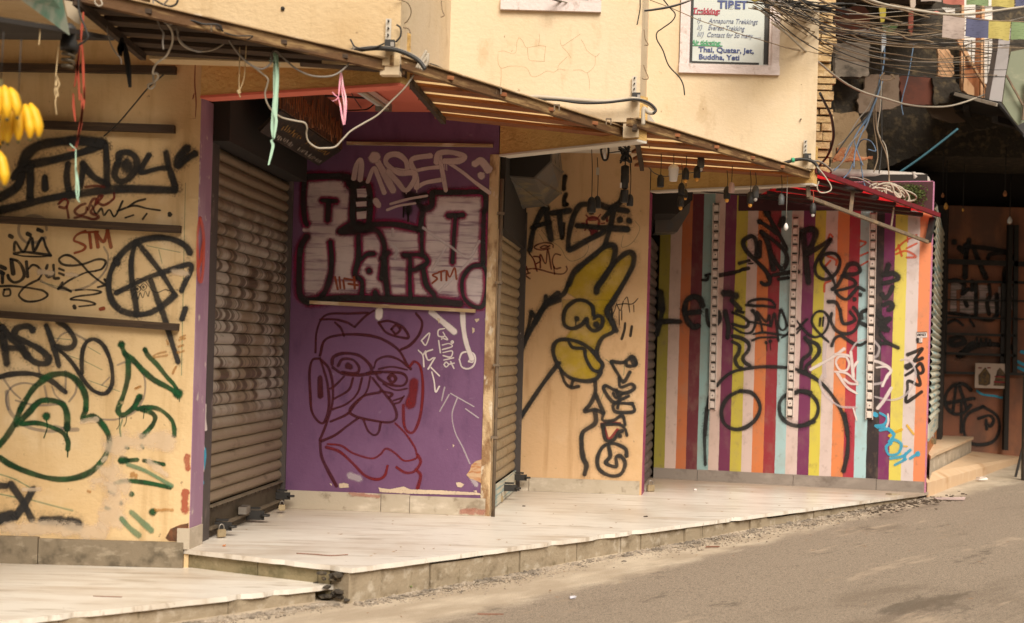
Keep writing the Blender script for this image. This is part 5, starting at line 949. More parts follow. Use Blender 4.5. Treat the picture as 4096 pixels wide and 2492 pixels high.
wire(W('R4', '10,130 20,200 30,300 90,360 190,385 300,365 400,300 455,235', 6.1, 6.4), .0055, M['cable_white'], 'pale wire in a shallow loop under the first awning rafter')
wire(W('R4', '370,240 430,340 500,430 590,500 660,515 720,470 725,400 760,385 820,440 900,510 1000,560 1100,575 1200,560 1290,490 1330,400 1335,340 1315,295', 6.2, 6.55), .006, M['cable_grey'], 'grey wire swagged in two loops below the first awning')
wire(W('R4', '560,480 640,540 695,590 690,640 675,700 690,770 730,830 800,880 900,905 970,920 990,960 985,1000 1000,1060 1060,1105 1120,1110 1200,1100 1260,1040 1320,980 1420,920 1520,860 1620,760 1720,660 1790,560', 6.3, 6.75), .0055, M['cable_white'], 'long knotted white wire hanging across the bay in front of the signboard')
wire(W('R4', '-10,120 50,150 130,155 215,180 320,185 360,235', 5.9, 6.0), .006, M['cable_black'], 'black wire lying on the rafter of the first awning')
wire(W('R4', '370,245 460,268 580,270 540,300', 6.0, 6.1), .004, M['cable_black'], 'short black wire loop on the first awning rafter')
wire(W('R4', '1315,295 1350,350 1420,365 1500,355 1570,325', 6.5), .005, M['cable_black'], 'black wire dipping from the corner bracket to a bent stub')
wire(W('R4', '1650,-10 1740,20 1770,90 1740,160 1690,185', 6.55, 6.7), .0035, M['cable_tan'], 'thin tan wire curving down the bright corner of the upper wall')
wire(W('R4', '1660,185 1690,210 1690,270 1655,315', 6.55), .006, M['cable_black'], 'black wire curling into the corner bracket')
wire(W('R4', '1710,205 1750,215 1765,250', 6.6), .005, M['cable_tan'], 'short tan hook sticking out of the bright corner wall')
wire(W('R4', '1910,480 1970,500 2040,540 2070,575', 6.8, 7.0), .007, M['cable_black'], 'black wire leaving the white cable stub along the second awning')
mb = MB()
for s in ('1810,510 1850,440 1885,380', '1830,515 1870,450 1900,410', '1850,525 1890,470 1895,400'): mb.tube(smooth([at_d(*p) for p in W('R4', s, 6.6)]), .009, 6)
tag(mb.build('cable_stub', M['cable_white']), 'bunch of white cable stubs standing on the second awning', 'cable')
wire(W('T5', '160,0 170,100 190,150 155,170', 7.2), .004, M['cable_tan'], 'thin tan wire hook hanging in the recessed upper corner')
wire(W('T5', '2160,290 2170,380 2200,440 2165,445', 8.15), .0045, M['cable_tan'], 'upper tan wire hook at the upper wall edge')
wire(W('T5', '2155,640 2175,700 2200,770 2160,780 2140,770', 8.15), .0045, M['cable_tan'], 'lower tan wire hook at the upper wall edge')
wire(W('T5', '2120,-10 2120,80 2105,170 2090,245', 8.0), .005, M['cable_black'], 'short black wire end hanging in front of the left window wall')
wire(W('T5', '1220,-20 1350,15 1500,50 1750,80 1950,100 2150,105 2300,90 2470,55 2700,-30', 8.05, 9.0), .009, M['cable_black'], 'black cable pair sagging across the left window to the sign window', n=12)
wire(W('T5', '1240,-20 1400,25 1550,50 1750,70 1950,95 2150,98 2300,80 2470,45 2720,-30', 8.04, 9.0), .005, M['cable_grey'], 'grey wire sagging beside the black cable pair', n=12)
wire(W('T4', '110,-10 165,60 215,120 190,180 110,240 60,280 60,340 110,430 160,560 250,660 285,730 297,815', 9.2), .006, M['cable_black'], 'dark wire hanging loose in a long wave left of the sign window', n=12)
wire(W('T4', '0,0 160,60 300,120 440,180 620,240 800,300 960,345 1130,395 1330,435 1500,475', 9.0, 9.8), .0035, M['cable_tan'], 'thin tan wire stretched across the trekking sign', n=6)
# overhead bundle running from above the sign window to the right
rw = random.Random(21)
cab = [('V7', '-40,270 120,390 340,590 540,760 720,910 900,1030 1100,1120 1350,1190 1560,1250 1800,1280 2100,1270 2400,1180 2700,1050 3000,900', .0105, 'cable_white', 'long pale cable sagging lowest across the dark lane opening'),
       ('V7', '0,60 200,190 400,280 600,360 850,390 1050,480 1300,520 1600,545 1850,580 2200,560 2500,480 2990,390', .008, 'cable_tan', 'tan cable crossing just below the concrete panel'),
       ('V7', '0,90 250,270 500,380 700,440 900,530 1150,610 1500,660 1800,710 2100,700 2500,650 2990,620', .007, 'cable_tan', 'tan cable crossing under the rusty panel'),
       ('V7', '20,180 150,280 320,380 520,520 700,610 800,605', .005, 'cable_tan', 'short tan wire ending by the stacked bricks'),
       ('V7', '0,530 200,590 420,630 700,680 900,720 1130,745 1400,780 1800,800 2300,770 2990,790', .005, 'cable_tan', 'thin tan wire crossing the concrete panel'),
       ('V7', '500,-20 700,70 900,130 1100,185 1300,215 1500,265 1800,330 2200,420', .009, 'cable_tan', 'thick tan cable crossing the rusty red panel'),
       ('V7', '1080,-20 1300,50 1500,90 1800,140 2100,175 2400,160 2990,80', .012, 'cable_white', 'pair of pale cables at the top right above the flags'),
       ('V7', '1000,-20 1200,60 1450,100 1700,170 1850,210', .007, 'cable_tan', 'tan cable just beneath the top pale pair'),
       ('V7', '100,60 300,110 500,160 720,190 900,250 1100,320 1140,345 1060,365', .006, 'cable_tan', 'tan wire with a curled end before the rusty panel'),
       ('V7', '1170,340 1300,380 1480,410 1600,470 1780,480 1900,510', .008, 'cable_tan', 'twisted tan cable right of the rusty panel'),
       ('V7', '0,20 250,140 500,250 560,330 620,360', .007, 'cable_black', 'black cable running down to the stacked bricks'),
       ('V7', '540,1120 600,1240 660,1360 690,1480 700,1650 640,1850 540,1980', .013, 'cable_black', 'thick black cable hanging down the stacked bricks')]
for c, s, r, m_, lab in cab: wire(W(c, s, 9.3, 13.0 if len(s.split()) > 7 else 10.6), r, M[m_], lab, group='overhead cables', n=8)
labs = ['upper', 'lower', 'middle']
for i in range(36):
    x0, y0 = rw.uniform(2990, 3140), rw.uniform(-60, 40); x1 = 4150; y1 = rw.uniform(-40, 330); sag = rw.uniform(20, 130); d1 = rw.uniform(12.2, 13.6)
    if i % 5 == 4: x1 = rw.uniform(3500, 3800); y1 = rw.uniform(60, 230)
    pts = []
    for k in range(7):
        f = k / 6; pts.append((x0 + (x1 - x0) * f, y0 + (y1 - y0) * f ** .8 + sag * math.sin(math.pi * f ** .75) + rw.uniform(-7, 7), 9.2 + (d1 - 9.2) * f))
    wire(pts, rw.choice((.0025, .0035, .004, .005)), M[rw.choice(('cable_tan', 'cable_black', 'cable_tan', 'cable_grey', 'cable_black'))], 'one of the many thin wires in the sagging overhead tangle at the upper right', group='overhead cables', n=6, nn=5)
for i in range(14):                               # short dense tangle at the top
    x0, y0 = rw.uniform(2960, 3080), rw.uniform(-30, 10); x1, y1 = rw.uniform(3300, 3420), rw.uniform(20, 80)
    pts = [(x0 + (x1 - x0) * f + rw.uniform(-8, 8), y0 + (y1 - y0) * f + rw.uniform(-14, 14), 9.3 + f * .8) for f in (0, .2, .4, .6, .8, 1)]
    wire(pts, rw.choice((.005, .008)), M['cable_black'], 'one of the short black wires bunched over the sign window corner', group='bunched black wires', n=6, nn=5)
wire(W('T4', '850,-20 900,5 950,-20', 9.3), .012, mat('yellow_tape', (.42, .36, .08)), 'yellow strap wrapped round the cable bunch above the sign window', cat='strap', name='cable_strap')
# vertical bundle to the coil behind the red awning
vert = [('T1', '800,240 795,400 800,560 770,680 740,760 690,870 600,960 520,1060 460,1150', 'cable_black'), ('T1', '815,260 820,420 800,560 760,740 700,860 620,990 560,1100 500,1220 440,1280', 'cable_blue'), ('T1', '790,560 760,720 700,900 640,1020 600,1140 590,1260', 'cable_blue'),
        ('T1', '800,560 790,800 770,980 830,1100 850,1250 855,1370', 'cable_white'), ('T1', '790,560 760,780 760,950 790,1050 840,1180 860,1380', 'cable_tan'), ('T1', '780,580 740,800 660,900 600,1010 570,1130 480,1250', 'cable_tan'), ('T1', '800,600 800,900 800,1100 780,1300', 'cable_black'),
        ('T1', '770,640 700,800 620,900 540,1030 470,1090', 'cable_grey'), ('T1', '780,600 720,840 680,960 640,1000 560,1080 520,1160', 'cable_grey'), ('T1', '760,700 740,900 760,1060 770,1180 740,1290', 'cable_tan'), ('T1', '810,600 760,740 700,880 600,1030 620,1140 660,1240', 'cable_blue'), ('T1', '600,1140 650,1050 720,1060 755,1130 700,1120', 'cable_blue'),
        ('T1', '640,1200 660,1340 680,1415', 'cable_blue'), ('T1', '600,1170 560,1280 510,1340', 'cable_blue'), ('T1', '1040,330 1000,560 950,760 960,860', 'cable_blue')]
names = dict(cable_black='black', cable_blue='blue', cable_white='white', cable_tan='tan', cable_grey='grey')
for i, (c, s, m_) in enumerate(vert): wire(W(c, s, 11.9, 11.6), .008 if i < 3 else .0065, M[m_], f'{names[m_]} cable in the hanging bundle between the brick pier and the dark lane', group='hanging cable bundle', n=6, nn=5)
wire(W('T1', '820,545 790,580 800,600 860,600 890,570 870,560 900,590', 11.5), .008, M['cable_tan'], 'twisted tan loop tying the top of the hanging cable bundle')
mb = MB()
for i in range(9):
    a0 = rw.uniform(0, 6.28); cx, cy = 3562 + rw.uniform(-30, 40), 775 + rw.uniform(-15, 15); rx, ry = rw.uniform(35, 75), rw.uniform(14, 34); ti = rw.uniform(-.2, .6)
    q = []
    for k in range(13):
        a = a0 + k * 6.28 / 12; x, y = rx * math.cos(a), ry * math.sin(a); q.append((cx + x * math.cos(ti) - y * math.sin(ti), cy + x * math.sin(ti) + y * math.cos(ti), 11.25 + .05 * math.sin(a * 2 + i)))
    mb.tube(smooth([at_d(*p) for p in q], n=4), .0075, 5)
for s in ('1540,500 1580,560 1600,640 1640,700 1690,710 1700,650 1640,560 1560,520', '1560,520 1700,560 1800,660 1820,740 1760,815 1700,800', '1400,650 1300,640 1250,600 1300,570 1400,570 1500,600 1580,640', '1480,560 1480,660 1560,740 1640,760 1740,810'): mb.tube(smooth([at_d(*p) for p in W('W7', s, 11.2)], n=5), .008, 5)
tag(mb.build('cable_coil', M['cable_white']), 'tied coil of pale cable lying behind the red awning', 'cable coil')
wire(W('W7', '930,410 1050,420 1150,460 1280,540 1350,590', 11.2), .008, M['cable_grey'], 'grey cable lying behind the red awning left of the coil')
wire(W('W7', '1130,420 1210,450 1270,480 1340,490 1355,530', 11.2), .006, M['cable_tan'], 'tan wire with a hooked end behind the red awning')
wire(W('T1', '1370,965 1250,1060 1080,1190 920,1300', 12.4), .014, mat('blue_rope', (.05, .15, .20)), 'taut dull blue rope slanting through the dark lane', cat='rope', name='rope')
# wall brackets
def bracket(px, py, h, d, lab):
    a, b = at_d(px, py, d), at_d(px - .03 * h, py + h, d); mb = MB()
    t = thing('wall_bracket', lab, 'bracket', tuple(b), group='cable brackets on the upper walls')
    mb.bar(a, b, .028, .006, up=(0, 1, 0)); 
    mb.build('strip', M['galv'], t)
    mb = MB()
    for f in (.12, .45, .75): p = a.lerp(b, f); mb.tube([p + Vector((0, -.02, 0)), p + Vector((0, .0, 0))], .005, 6)
    mb.build('screw', M['black'], t)
    mb = MB(); mb.box((b.x + .012, b.y - .02, b.z - .028), (.05, .045, .05)); mb.build('cable_clamp', M['cable_black'], t)
    mb = MB(); mb.box((b.x + .026, b.y - .045, b.z - .028), (.018, .008, .022)); mb.build('clamp_eye', M['steel'], t)
bracket(1555, 75, 88, 6.56, 'perforated metal strip bracket on the left upper corner'); bracket(2538, 305, 68, 8.17, 'perforated metal strip bracket on the middle upper wall edge'); bracket(3222, 560, 55, 9.89, 'rusty strip bracket on the right upper wall above the red awning')
# small marks on upper walls
mb = MB(); p = at_d(1131, 34, 6.575); mb.lathe([(.002, -.004), (.010, -.004), (.010, .004), (.002, .004)], (0, 0, 0), 12)
mb.v = [Vector((v.x + p.x, p.y + v.z, p.z + v.y)) for v in mb.v]; mb.build('bolt_hole', M['void'], u1)
mb = MB(); p = at_d(3202, 478, 9.905); mb.tube([p, p + Vector((0, -.02, 0))], .006, 6); mb.build('nail', M['rust'], u3)
cr = MB()
for s in ('720,510 770,500 820,515 870,530 900,500 905,420 925,370', '925,370 960,400 990,460 1010,470 1060,460 1120,450 1190,455', '1010,470 1015,540 1030,590 1100,600 1180,605', '1120,450 1130,380 1125,330', '1190,455 1180,540 1175,600', '1330,390 1350,450 1420,410 1480,370 1530,335', '1350,460 1400,510 1440,570', '1540,390 1570,440 1600,500 1680,555 1720,525', '1680,555 1670,650 1600,715 1540,690 1460,690', '720,530 720,610 750,670 820,655 900,650 1000,670 1050,750 1120,745 1200,700 1270,710 1320,680 1380,690', '750,670 750,780 740,870', '1600,715 1620,790 1620,880', '1400,560 1320,640 1310,690'):
    stroke(cr, P('T5', s), 1.5, (-.445, 8.19, .76, 8.19), .004, .4)
cr.build('plaster_cracks', paint('hairline_crack', (.42, .26, .12), .5, wear=.3), u2)
# ================================================================ hanging things in the bays
def straight(px, y0, y1, d): return at_d(px, y0, d), at_d(px, y1, d)
def socket(px, y0, py, d, label, size=1.0, bulb=None, mat_=None, cord='cable_black', px0=None):
    b = at_d(px, py, d); a = at_d(px if px0 is None else px0, y0, d)
    t = thing('bulb_socket', label, 'bulb socket', tuple(b), group='bulb sockets hanging from the awnings')
    mb = MB(); mb.tube(smooth([a, a.lerp(b, .4) + Vector((.006, 0, 0)), b + Vector((0, 0, .05 * size))], n=6), .003, 5); mb.build('cord', M[cord], t)
    s = size; mb = MB(); mb.lathe([(.006 * s, .055 * s), (.015 * s, .048 * s), (.022 * s, .036 * s), (.022 * s, .030 * s), (.025 * s, .028 * s), (.025 * s, -.028 * s), (.022 * s, -.034 * s)], b, 12); mb.build('holder', mat_ or M['black'], t)
    if bulb: 
        mb = MB(); mb.lathe([(.012 * s, -.033 * s), (.015 * s, -.042 * s), (.014 * s, -.052 * s), (.006 * s, -.060 * s)], b, 10); mb.build('bulb', M[bulb], t)
    return t
dark_grey = mat('grey_bakelite', (.09, .095, .10), rough=.5); pinkish = mat('pink_bakelite', (.45, .30, .27), rough=.5)
for a in ((2642, 565, 729, 9.2, 'black bulb socket hanging low at the far left of the third bay', 1.0, None, None), (2743, 600, 700, 9.25, 'black socket with amber bulb hanging right of the white lamp', .95, 'amber', None), (2788, 590, 693, 9.3, 'dark socket with amber bulb, second right of the white lamp', 1.0, 'amber', None), (2804, 580, 652, 9.3, 'grey socket with pale bulb hanging highest below the slats', 1.0, 'glass_dim', dark_grey),
          (2726, 640, 760, 9.6, 'black socket against the dark housing, upper one', 1.0, None, None), (2723, 760, 808, 9.6, 'black socket with amber bulb against the dark housing, lower one', 1.0, 'amber', None), (2742, 680, 778, 9.8, 'small black socket with amber bulb in front of the dark housing', .7, 'amber', None), (2908, 680, 776, 9.7, 'black socket with amber bulb before the black patch of the striped wall top', 1.05, 'amber', None),
          (2926, 590, 755, 9.6, 'pinkish bulb socket beside a black one at the top of the striped wall', .9, None, pinkish), (3001, 680, 796, 9.8, 'black socket with amber bulb in front of the pale stripe', 1.05, 'amber', None), (3022, 690, 772, 9.8, 'dark blue-grey socket with pale bulb in front of the orange stripe', 1.05, 'glass_dim', dark_grey), (3125, 700, 802, 9.9, 'lone grey socket without bulb before the burgundy stripe', .95, None, dark_grey), (3252, 760, 838, 9.95, 'black socket on a red cord inside the empty sign frame', .95, 'glass_dim', None),
          (2366, 585, 826, 9.2, 'tall black socket hanging over the letter C on the rabbit wall', 1.25, None, None), (2389, 630, 814, 9.25, 'black socket on a cord with inline switch before the rabbit wall', 1.0, None, None), (2520, 655, 806, 9.2, 'short black socket hanging at the right edge of the rabbit wall', .95, None, None)):
    socket(*a[:5], size=a[5], bulb=a[6], mat_=a[7], cord='red_ribbon' if a[0] == 3252 else 'cable_black')
mb = MB(); p = at_d(2391, 685, 9.25); mb.box(p, (.022, .016, .052)); mb.box(p + Vector((0, -.01, 0)), (.012, .008, .02)); tag(mb.build('cord_switch', M['galv']), 'grey inline switch on a hanging lamp cord before the rabbit wall', 'switch')
p = at_d(2500, 700, 9.15); t = thing('lamp_holder', 'double black lamp holder hanging from the knotted wires at the beam end', 'lamp holder', tuple(p))
mb = MB(); mb.tube([at_d(2502, 590, 9.15), p + Vector((0, 0, .05))], .005, 6); mb.build('cord', M['cable_black'], t)
mb = MB(); mb.lathe([(.010, .07), (.030, .06), (.030, .01), (.027, .005), (.030, 0), (.030, -.05), (.024, -.06), (.024, -.09), (.014, -.10)], p, 12); mb.build('holder', M['black'], t)
mb = MB(); mb.lathe([(.026, -.105), (.028, -.11), (.028, -.19), (.022, -.195)], p, 12); mb.build('lower_holder', M['black'], t)
mb = MB(); mb.box(p + Vector((-.028, -.012, -.075)), (.012, .01, .035)); mb.build('white_clip', M['lamp_white'], t)
# white compact lamp
p = at_d(2694, 692, 9.2); t = thing('compact_lamp', 'white compact lamp hanging among the black sockets', 'lamp', tuple(p))
mb = MB(); mb.tube([at_d(2696, 560, 9.2), p + Vector((0, 0, .06))], .003, 5); mb.build('cord', M['cable_black'], t)
mb = MB(); mb.lathe([(.010, .062), (.026, .055), (.037, .04), (.038, .02), (.034, .015), (.034, -.02), (.030, -.024), (.028, -.055), (.020, -.06)], p, 14); mb.build('lamp_body', M['lamp_white'], t)
p = at_d(3144, 908, 9.85); t = thing('bulb', 'small clear bulb hanging on a long cord before the light blue stripe', 'light bulb', tuple(p))
mb = MB(); mb.tube([at_d(3150, 700, 9.85), p + Vector((0, 0, .03))], .0025, 5); mb.build('cord', M['cable_grey'], t)
mb = MB(); mb.lathe([(.004, .03), (.010, .022), (.017, .006), (.018, -.008), (.012, -.022), (.003, -.027)], p, 12); mb.build('glass', M['lamp_white'], t)
# wires strung through bay 2 and 3
wire(W('W6', '1190,72 1500,70 1760,45 1790,60', 10.2, 9.4), .004, M['cable_black'], 'thin black wire strung under the white ceiling of the second bay')
wire(W('W6', '1890,110 2000,95 2110,80 2200,90', 9.3), .005, M['cable_black'], 'thin black wire from the looped holder to the knotted wires')
wire(W('W6', '1780,-20 1775,90 1800,190 1830,215 1865,190 1880,90 1870,-20', 9.2), .010, M['cable_black'], 'thick black cable loop hanging below the second beam')
mb = MB(); mb.tube([at_d(2416, 583, 9.2), at_d(2420, 636, 9.2)], .011, 8); tag(mb.build('starter_tube', M['lamp_white']), 'small pale tube held inside the black cable loop', 'tube')
mb = MB()
for i in range(16):
    q = [at_d(2500 + rw.uniform(-20, 20) + (k - 1.5) * rw.uniform(-9, 9), 590 + k * 18 + rw.uniform(-9, 9), 9.12 + rw.uniform(-.03, .03)) for k in range(4)]; mb.tube(smooth(q, n=4), rw.uniform(.003, .007), 5)
tag(mb.build('wire_knot', M['cable_black']), 'knot of black wires tied at the end of the second beam', 'wires')
wire(W('W6', '2190,250 2195,400 2185,700', 9.2), .003, M['cable_black'], 'thin cord of the rightmost rabbit wall socket')
wire(W('V1', '640,55 800,85 960,95 1120,110 1300,125 1520,118', 11.2, 11.4), .008, M['cable_black'], 'black cable strung along the top of the striped wall')
wire(W('S5', '170,310 220,360 300,385 400,370 520,355 640,345 760,335', 9.9, 10.0), .004, M['cable_black'], 'thin black wire swagged along the third beam')
wire(W('S5', '160,80 165,130 185,170', 8.6), .004, M['straw'], 'short straw-coloured string end below the third awning', cat='string', name='string')
# fluorescent fitting on the pink ceiling
a, b = at_z(1428, 345, 2.775), at_z(1535, 418, 2.775); t = thing('tube_lamp', 'white fluorescent tube fitting on the salmon ceiling', 'lamp', tuple((a + b) / 2))
mb = MB(); mb.bar(a, b, .085, .03); mb.build('fitting', M['lamp_white'], t)
sd_ = (b - a).normalized().cross(Vector((0, 0, 1))) * .03
mb = MB(); mb.tube([a + sd_ - Vector((0, 0, .03)), b + sd_ - Vector((0, 0, .03))], .013, 8); mb.build('tube', M['cable_white'], t)
mb = MB(); mb.box(b - Vector((0, 0, .02)), (.11, .03, .05)); mb.build('end_cap', M['steel'], t)
mb = MB(); mb.box(a - Vector((0, 0, .02)), (.1, .02, .04)); mb.build('end_cap', M['steel'], t)
wire([at_z(1395, 340, 2.76), at_z(1410, 380, 2.75), at_z(1445, 432, 2.77)], .004, M['cable_black'], 'thin black wire on the salmon ceiling left of the tube fitting')
wire([at_z(1300, 383, 2.785), at_z(1400, 388, 2.785), at_z(1480, 394, 2.785)], .009, M['cable_black'], 'black cable fixed flat along the salmon ceiling')
wire([at_z(1495, 418, 2.76), at_z(1470, 436, 2.74), at_z(1440, 440, 2.77), at_z(1380, 442, 2.78)], .006, M['cable_black'], 'black flex drooping from the tube fitting on the salmon ceiling')
# carved signboard over the first shutter
A0, A1 = Vector((-1.415, 7.62, 2.53)), Vector((-1.25, 9.05, 2.52)); U = Vector((0, 0, .27)); D0_, D1_ = Vector((-1.53, 7.70, 2.405)), Vector((-1.375, 9.0, 2.395))
t = thing('signboard', 'dark carved wooden signboard hung over the first shutter with faded lettering', 'sign', (-1.40, 8.3, 2.4))
mb = MB(); n = Vector((.993, -.115, 0)) * .03; mb.hexa([A0, A0 + n, A1 + n, A1], [A0 + U, A0 + U + n, A1 + U + n, A1 + U]); mb.build('upper_board', M['sign_wood'], t)
mb = MB(); n2 = Vector((.012, -.002, -.02)); mb.hexa([D0_, A0 + Vector((.02, 0, -.01)), A1 + Vector((.02, 0, -.01)), D1_], [D0_ - n2, A0 + Vector((.02, 0, .012)), A1 + Vector((.02, 0, .012)), D1_ - n2]); mb.build('lower_board', M['sign_black'], t)
def onlow(f, g): return D0_.lerp(D1_, f).lerp(A0.lerp(A1, f), g) + Vector((.0125, -.003, -.022))
for nm, mt, g0, g1, f0, f1, n_ in (('lettering', 'sign_white', .14, .36, .08, .42, 12), ('lettering', 'sign_white', .14, .36, .50, .92, 13), ('lettering', 'sign_gold', .52, .80, .14, .44, 9), ('lettering', 'sign_gold', .52, .80, .52, .90, 11)):
    mb = MB(); rl = random.Random(n_ + int(g0 * 100))
    for i in range(n_):
        f = f0 + (f1 - f0) * i / n_; w_ = (f1 - f0) / n_
        for k in range(rl.choice((2, 3))):
            p0, p1 = onlow(f + w_ * rl.uniform(0, .6), g0 + (g1 - g0) * rl.uniform(0, .5)), onlow(f + w_ * rl.uniform(.1, .7), g0 + (g1 - g0) * rl.uniform(.5, 1)); mb.bar(p0, p1, .006, .002)
    mb.build(nm, M[mt], t)
mb = MB(); rl = random.Random(9); mo = mat('worn_orange_carving', (.30, .115, .045), [((.12, .05, .02), 20, (1, 1, .3), .5, .7, .7)], rough=.6)
for i in range(34):
    f = .03 + .95 * i / 34; b = A0.lerp(A1, f) + Vector((.031, -.004, 0)); z0_, z1_ = rl.uniform(.0, .06), rl.uniform(.13, .22)
    wv = [b + Vector((0, .008 * math.sin(k * 2 + i), z0_ + (z1_ - z0_) * k / 5)) for k in range(6)]; mb.tube(wv, rl.uniform(.003, .007), 5)
mb.build('carving', mo, t)
# raffia, strings and ribbons
def ribbon(name, mat_, strands, label, cat='ribbon', wid=.010):
    mb = MB()
    for s in strands:
        q = smooth([at_d(*p) for p in s], n=6); mb.ribbon3(q, [wid * (.5 + .5 * math.sin(math.pi * i / max(len(q) - 1, 1))) for i in range(len(q))], (1, 0, 0)); mb.ribbon3([p + Vector((0, .003, 0)) for p in q], [wid * .6] * len(q), (0, 1, 0))
    return tag(mb.build(name, mat_), label, cat)
ribbon('ribbon', M['green_ribbon'], [W('V8', '660,-300 655,0 660,250 640,500 625,700 640,850', 6.35), W('V8', '700,-270 705,0 690,300 680,480 670,700 640,860', 6.35), W('V8', '680,-290 680,0 670,400 655,600 650,850', 6.36), W('V8', '670,-260 690,100 660,450 685,620 655,840', 6.33), W('V8', '640,850 620,880 640,940 610,1080 580,1200', 6.35), W('R4', '705,450 745,470 795,470', 6.34), W('R4', '715,435 750,475 790,490', 6.34), W('R4', '730,390 750,430 745,480', 6.34)], 'mint green raffia ribbon hanging from the first awning rafter', wid=.014)
ribbon('ribbon', M['pink_ribbon'], [W('V8', '1540,-40 1530,100 1515,280', 6.5), W('V8', '1550,-45 1575,150 1610,320 1610,480 1595,660', 6.5), W('V8', '1510,300 1540,420 1560,560 1580,665', 6.5), W('V8', '1560,-20 1560,200 1590,400 1580,650', 6.51), W('V8', '1430,225 1470,270 1510,300 1440,350', 6.49), W('V8', '1420,345 1470,335 1505,310', 6.49)], 'pink and white raffia loop hanging before the salmon ceiling', wid=.009)
wire(W('R4', '485,350 483,520 480,600 482,690', 6.3), .0035, M['straw'], 'left straw string of the knotted pair under the first awning', cat='string', name='string')
wire(W('R4', '535,340 520,560 500,640 480,690 490,730', 6.3), .0035, M['straw'], 'right straw string of the knotted pair under the first awning', cat='string', name='string')
mb = MB(); 
for i in range(6): mb.tube(smooth([at_d(956 + rw.uniform(-7, 7), 368 + rw.uniform(-8, 8), 6.3 + rw.uniform(-.01, .01)) for k in range(5)], n=4), .003, 5)
tag(mb.build('string_knot', M['straw']), 'small straw-coloured knot joining the two strings', 'knot')
ribbon('ribbon', M['red_ribbon'], [W('W5', '500,180 490,330 470,480 465,600', 5.5), W('W5', '475,620 490,800 500,1100 505,1300 520,1500', 5.5), W('W5', '460,640 430,850 400,1100 365,1300', 5.5), W('W5', '440,700 410,1000 430,1200 440,1500', 5.5), W('R1', '550,700 552,800 565,910', 5.5), W('R1', '635,650 630,760 615,840 605,940 585,1030 568,1110', 5.5), W('R1', '610,700 615,850 590,1000 572,1110', 5.5), W('R1', '500,1120 540,1128 565,1115', 5.5), W('W5', '420,600 450,625 480,610|'.replace('|', ''), 5.49)], 'red raffia ribbon hanging before the ochre wall', wid=.011)
ribbon('ribbon', M['green_ribbon'], [W('W1', '1420,210 1420,500 1425,700 1440,1150', 5.5), W('W1', '1425,560 1460,800 1475,1000 1465,1160', 5.5), W('W1', '1420,500 1430,800 1425,1000 1450,1150', 5.51), W('W1', '1310,115 1350,160 1415,210', 5.5), W('W1', '1440,1160 1470,1180 1490,1210', 5.5)], 'pale green raffia tied below the red ribbon on the left', wid=.007)
ribbon('ribbon', M['straw'], [W('W5', '130,640 110,900 90,1120 100,1250 70,1350 95,1500', 5.3), W('W5', '100,1120 140,1260 110,1330 130,1450', 5.3), W('R1', '425,560 415,640 430,700 415,760 425,860', 5.3)], 'frayed straw-coloured string tuft hanging at the far left', wid=.005)
wire(W('W5', '425,-20 430,120 450,220 520,400 570,530 560,580 490,640 430,680 400,780 360,810 330,770', 5.45), .0055, M['cable_black'], 'black lamp flex curling down to the dark compact lamp')
p = at_d(275, 190, 5.4); t = thing('compact_lamp', 'dark dusty spiral compact lamp hanging below the tin sheet', 'lamp', tuple(p))
mb = MB(); mb.lathe([(.012, .10), (.028, .085), (.030, .03), (.034, .028), (.036, 0), (.034, -.012)], p, 14); mb.build('holder', M['black'], t)
mb = MB(); q = [p + Vector((.022 * math.cos(a), .022 * math.sin(a), -.014 - .012 * a / 3.14)) for a in [k * .35 for k in range(54)]]; mb.tube(q, .0075, 6); mb.build('spiral_tube', mat('dusty_spiral_glass', (.085, .065, .04), [((.16, .12, .07), 30, (1, 1, 1), .5, .7, .7)], rough=.4), t)
ribbon('cloth_strip', mat('black_cloth', (.014, .012, .011), rough=.9), [W('W5', '1075,560 1070,650 1050,740 1060,840', 6.1), W('W5', '1110,640 1140,800 1170,1000 1200,1310', 6.1), W('W5', '1080,640 1060,740 1040,790', 6.1)], 'black cloth strips hanging under the first awning', 'cloth strip', wid=.03)
ribbon('string', mat('red_brown_string', (.22, .06, .035)), [W('R1', '1465,440 1460,620 1470,760 1465,880', 7.1), W('R1', '1415,890 1440,890 1470,885', 7.1), W('R1', '1455,700 1445,745', 7.1)], 'red-brown string hanging on the corner of the ochre wall', 'string', wid=.008)
# bananas
def banana_mesh(mb, root, ang, lean, L, r, bend, rnd):
    d = Vector((math.sin(ang) * math.cos(lean) , -math.cos(ang) * .55, 0)); pts = []; R = []
    for k in range(10):
        f = k / 9; o = bend * math.sin(f * 2.2) * L
        pts.append(root + d * (o + .01) + Vector((0, 0, -L * f)) + d * .02 * f); R.append(r * (.38 if k == 0 else .72 if k == 1 else 1.0 if k < 7 else .85 if k == 7 else .55 if k == 8 else .2))
    mb.tube(pts, R, 6); return pts[-1]
def bunch(px, py, d, items, lab):
    p = at_d(px, py, d); t = thing('banana_bunch', lab, 'bananas', tuple(p), group='bananas hanging at the left edge'); rnd = random.Random(int(px * 7 + py))
    mb = MB(); mb.tube([p + Vector((0, 0, .03)), p, p + Vector((0, 0, -.02))], [.008, .016, .02], 8); mb.build('stalk', M['banana_tip'], t)
    for dx, dy, dz, an, L, bend in items:
        mb = MB(); e = banana_mesh(mb, p + Vector((dx * .75, dy, dz)), an, 0, L * .98, .0185, bend * .62, rnd); mb.build('banana', M['banana'], t)
        mb = MB(); mb.lathe([(.002, -.007), (.006, -.003), (.006, .004)], e, 6); mb.build('banana_tip', M['banana_tip'], t)
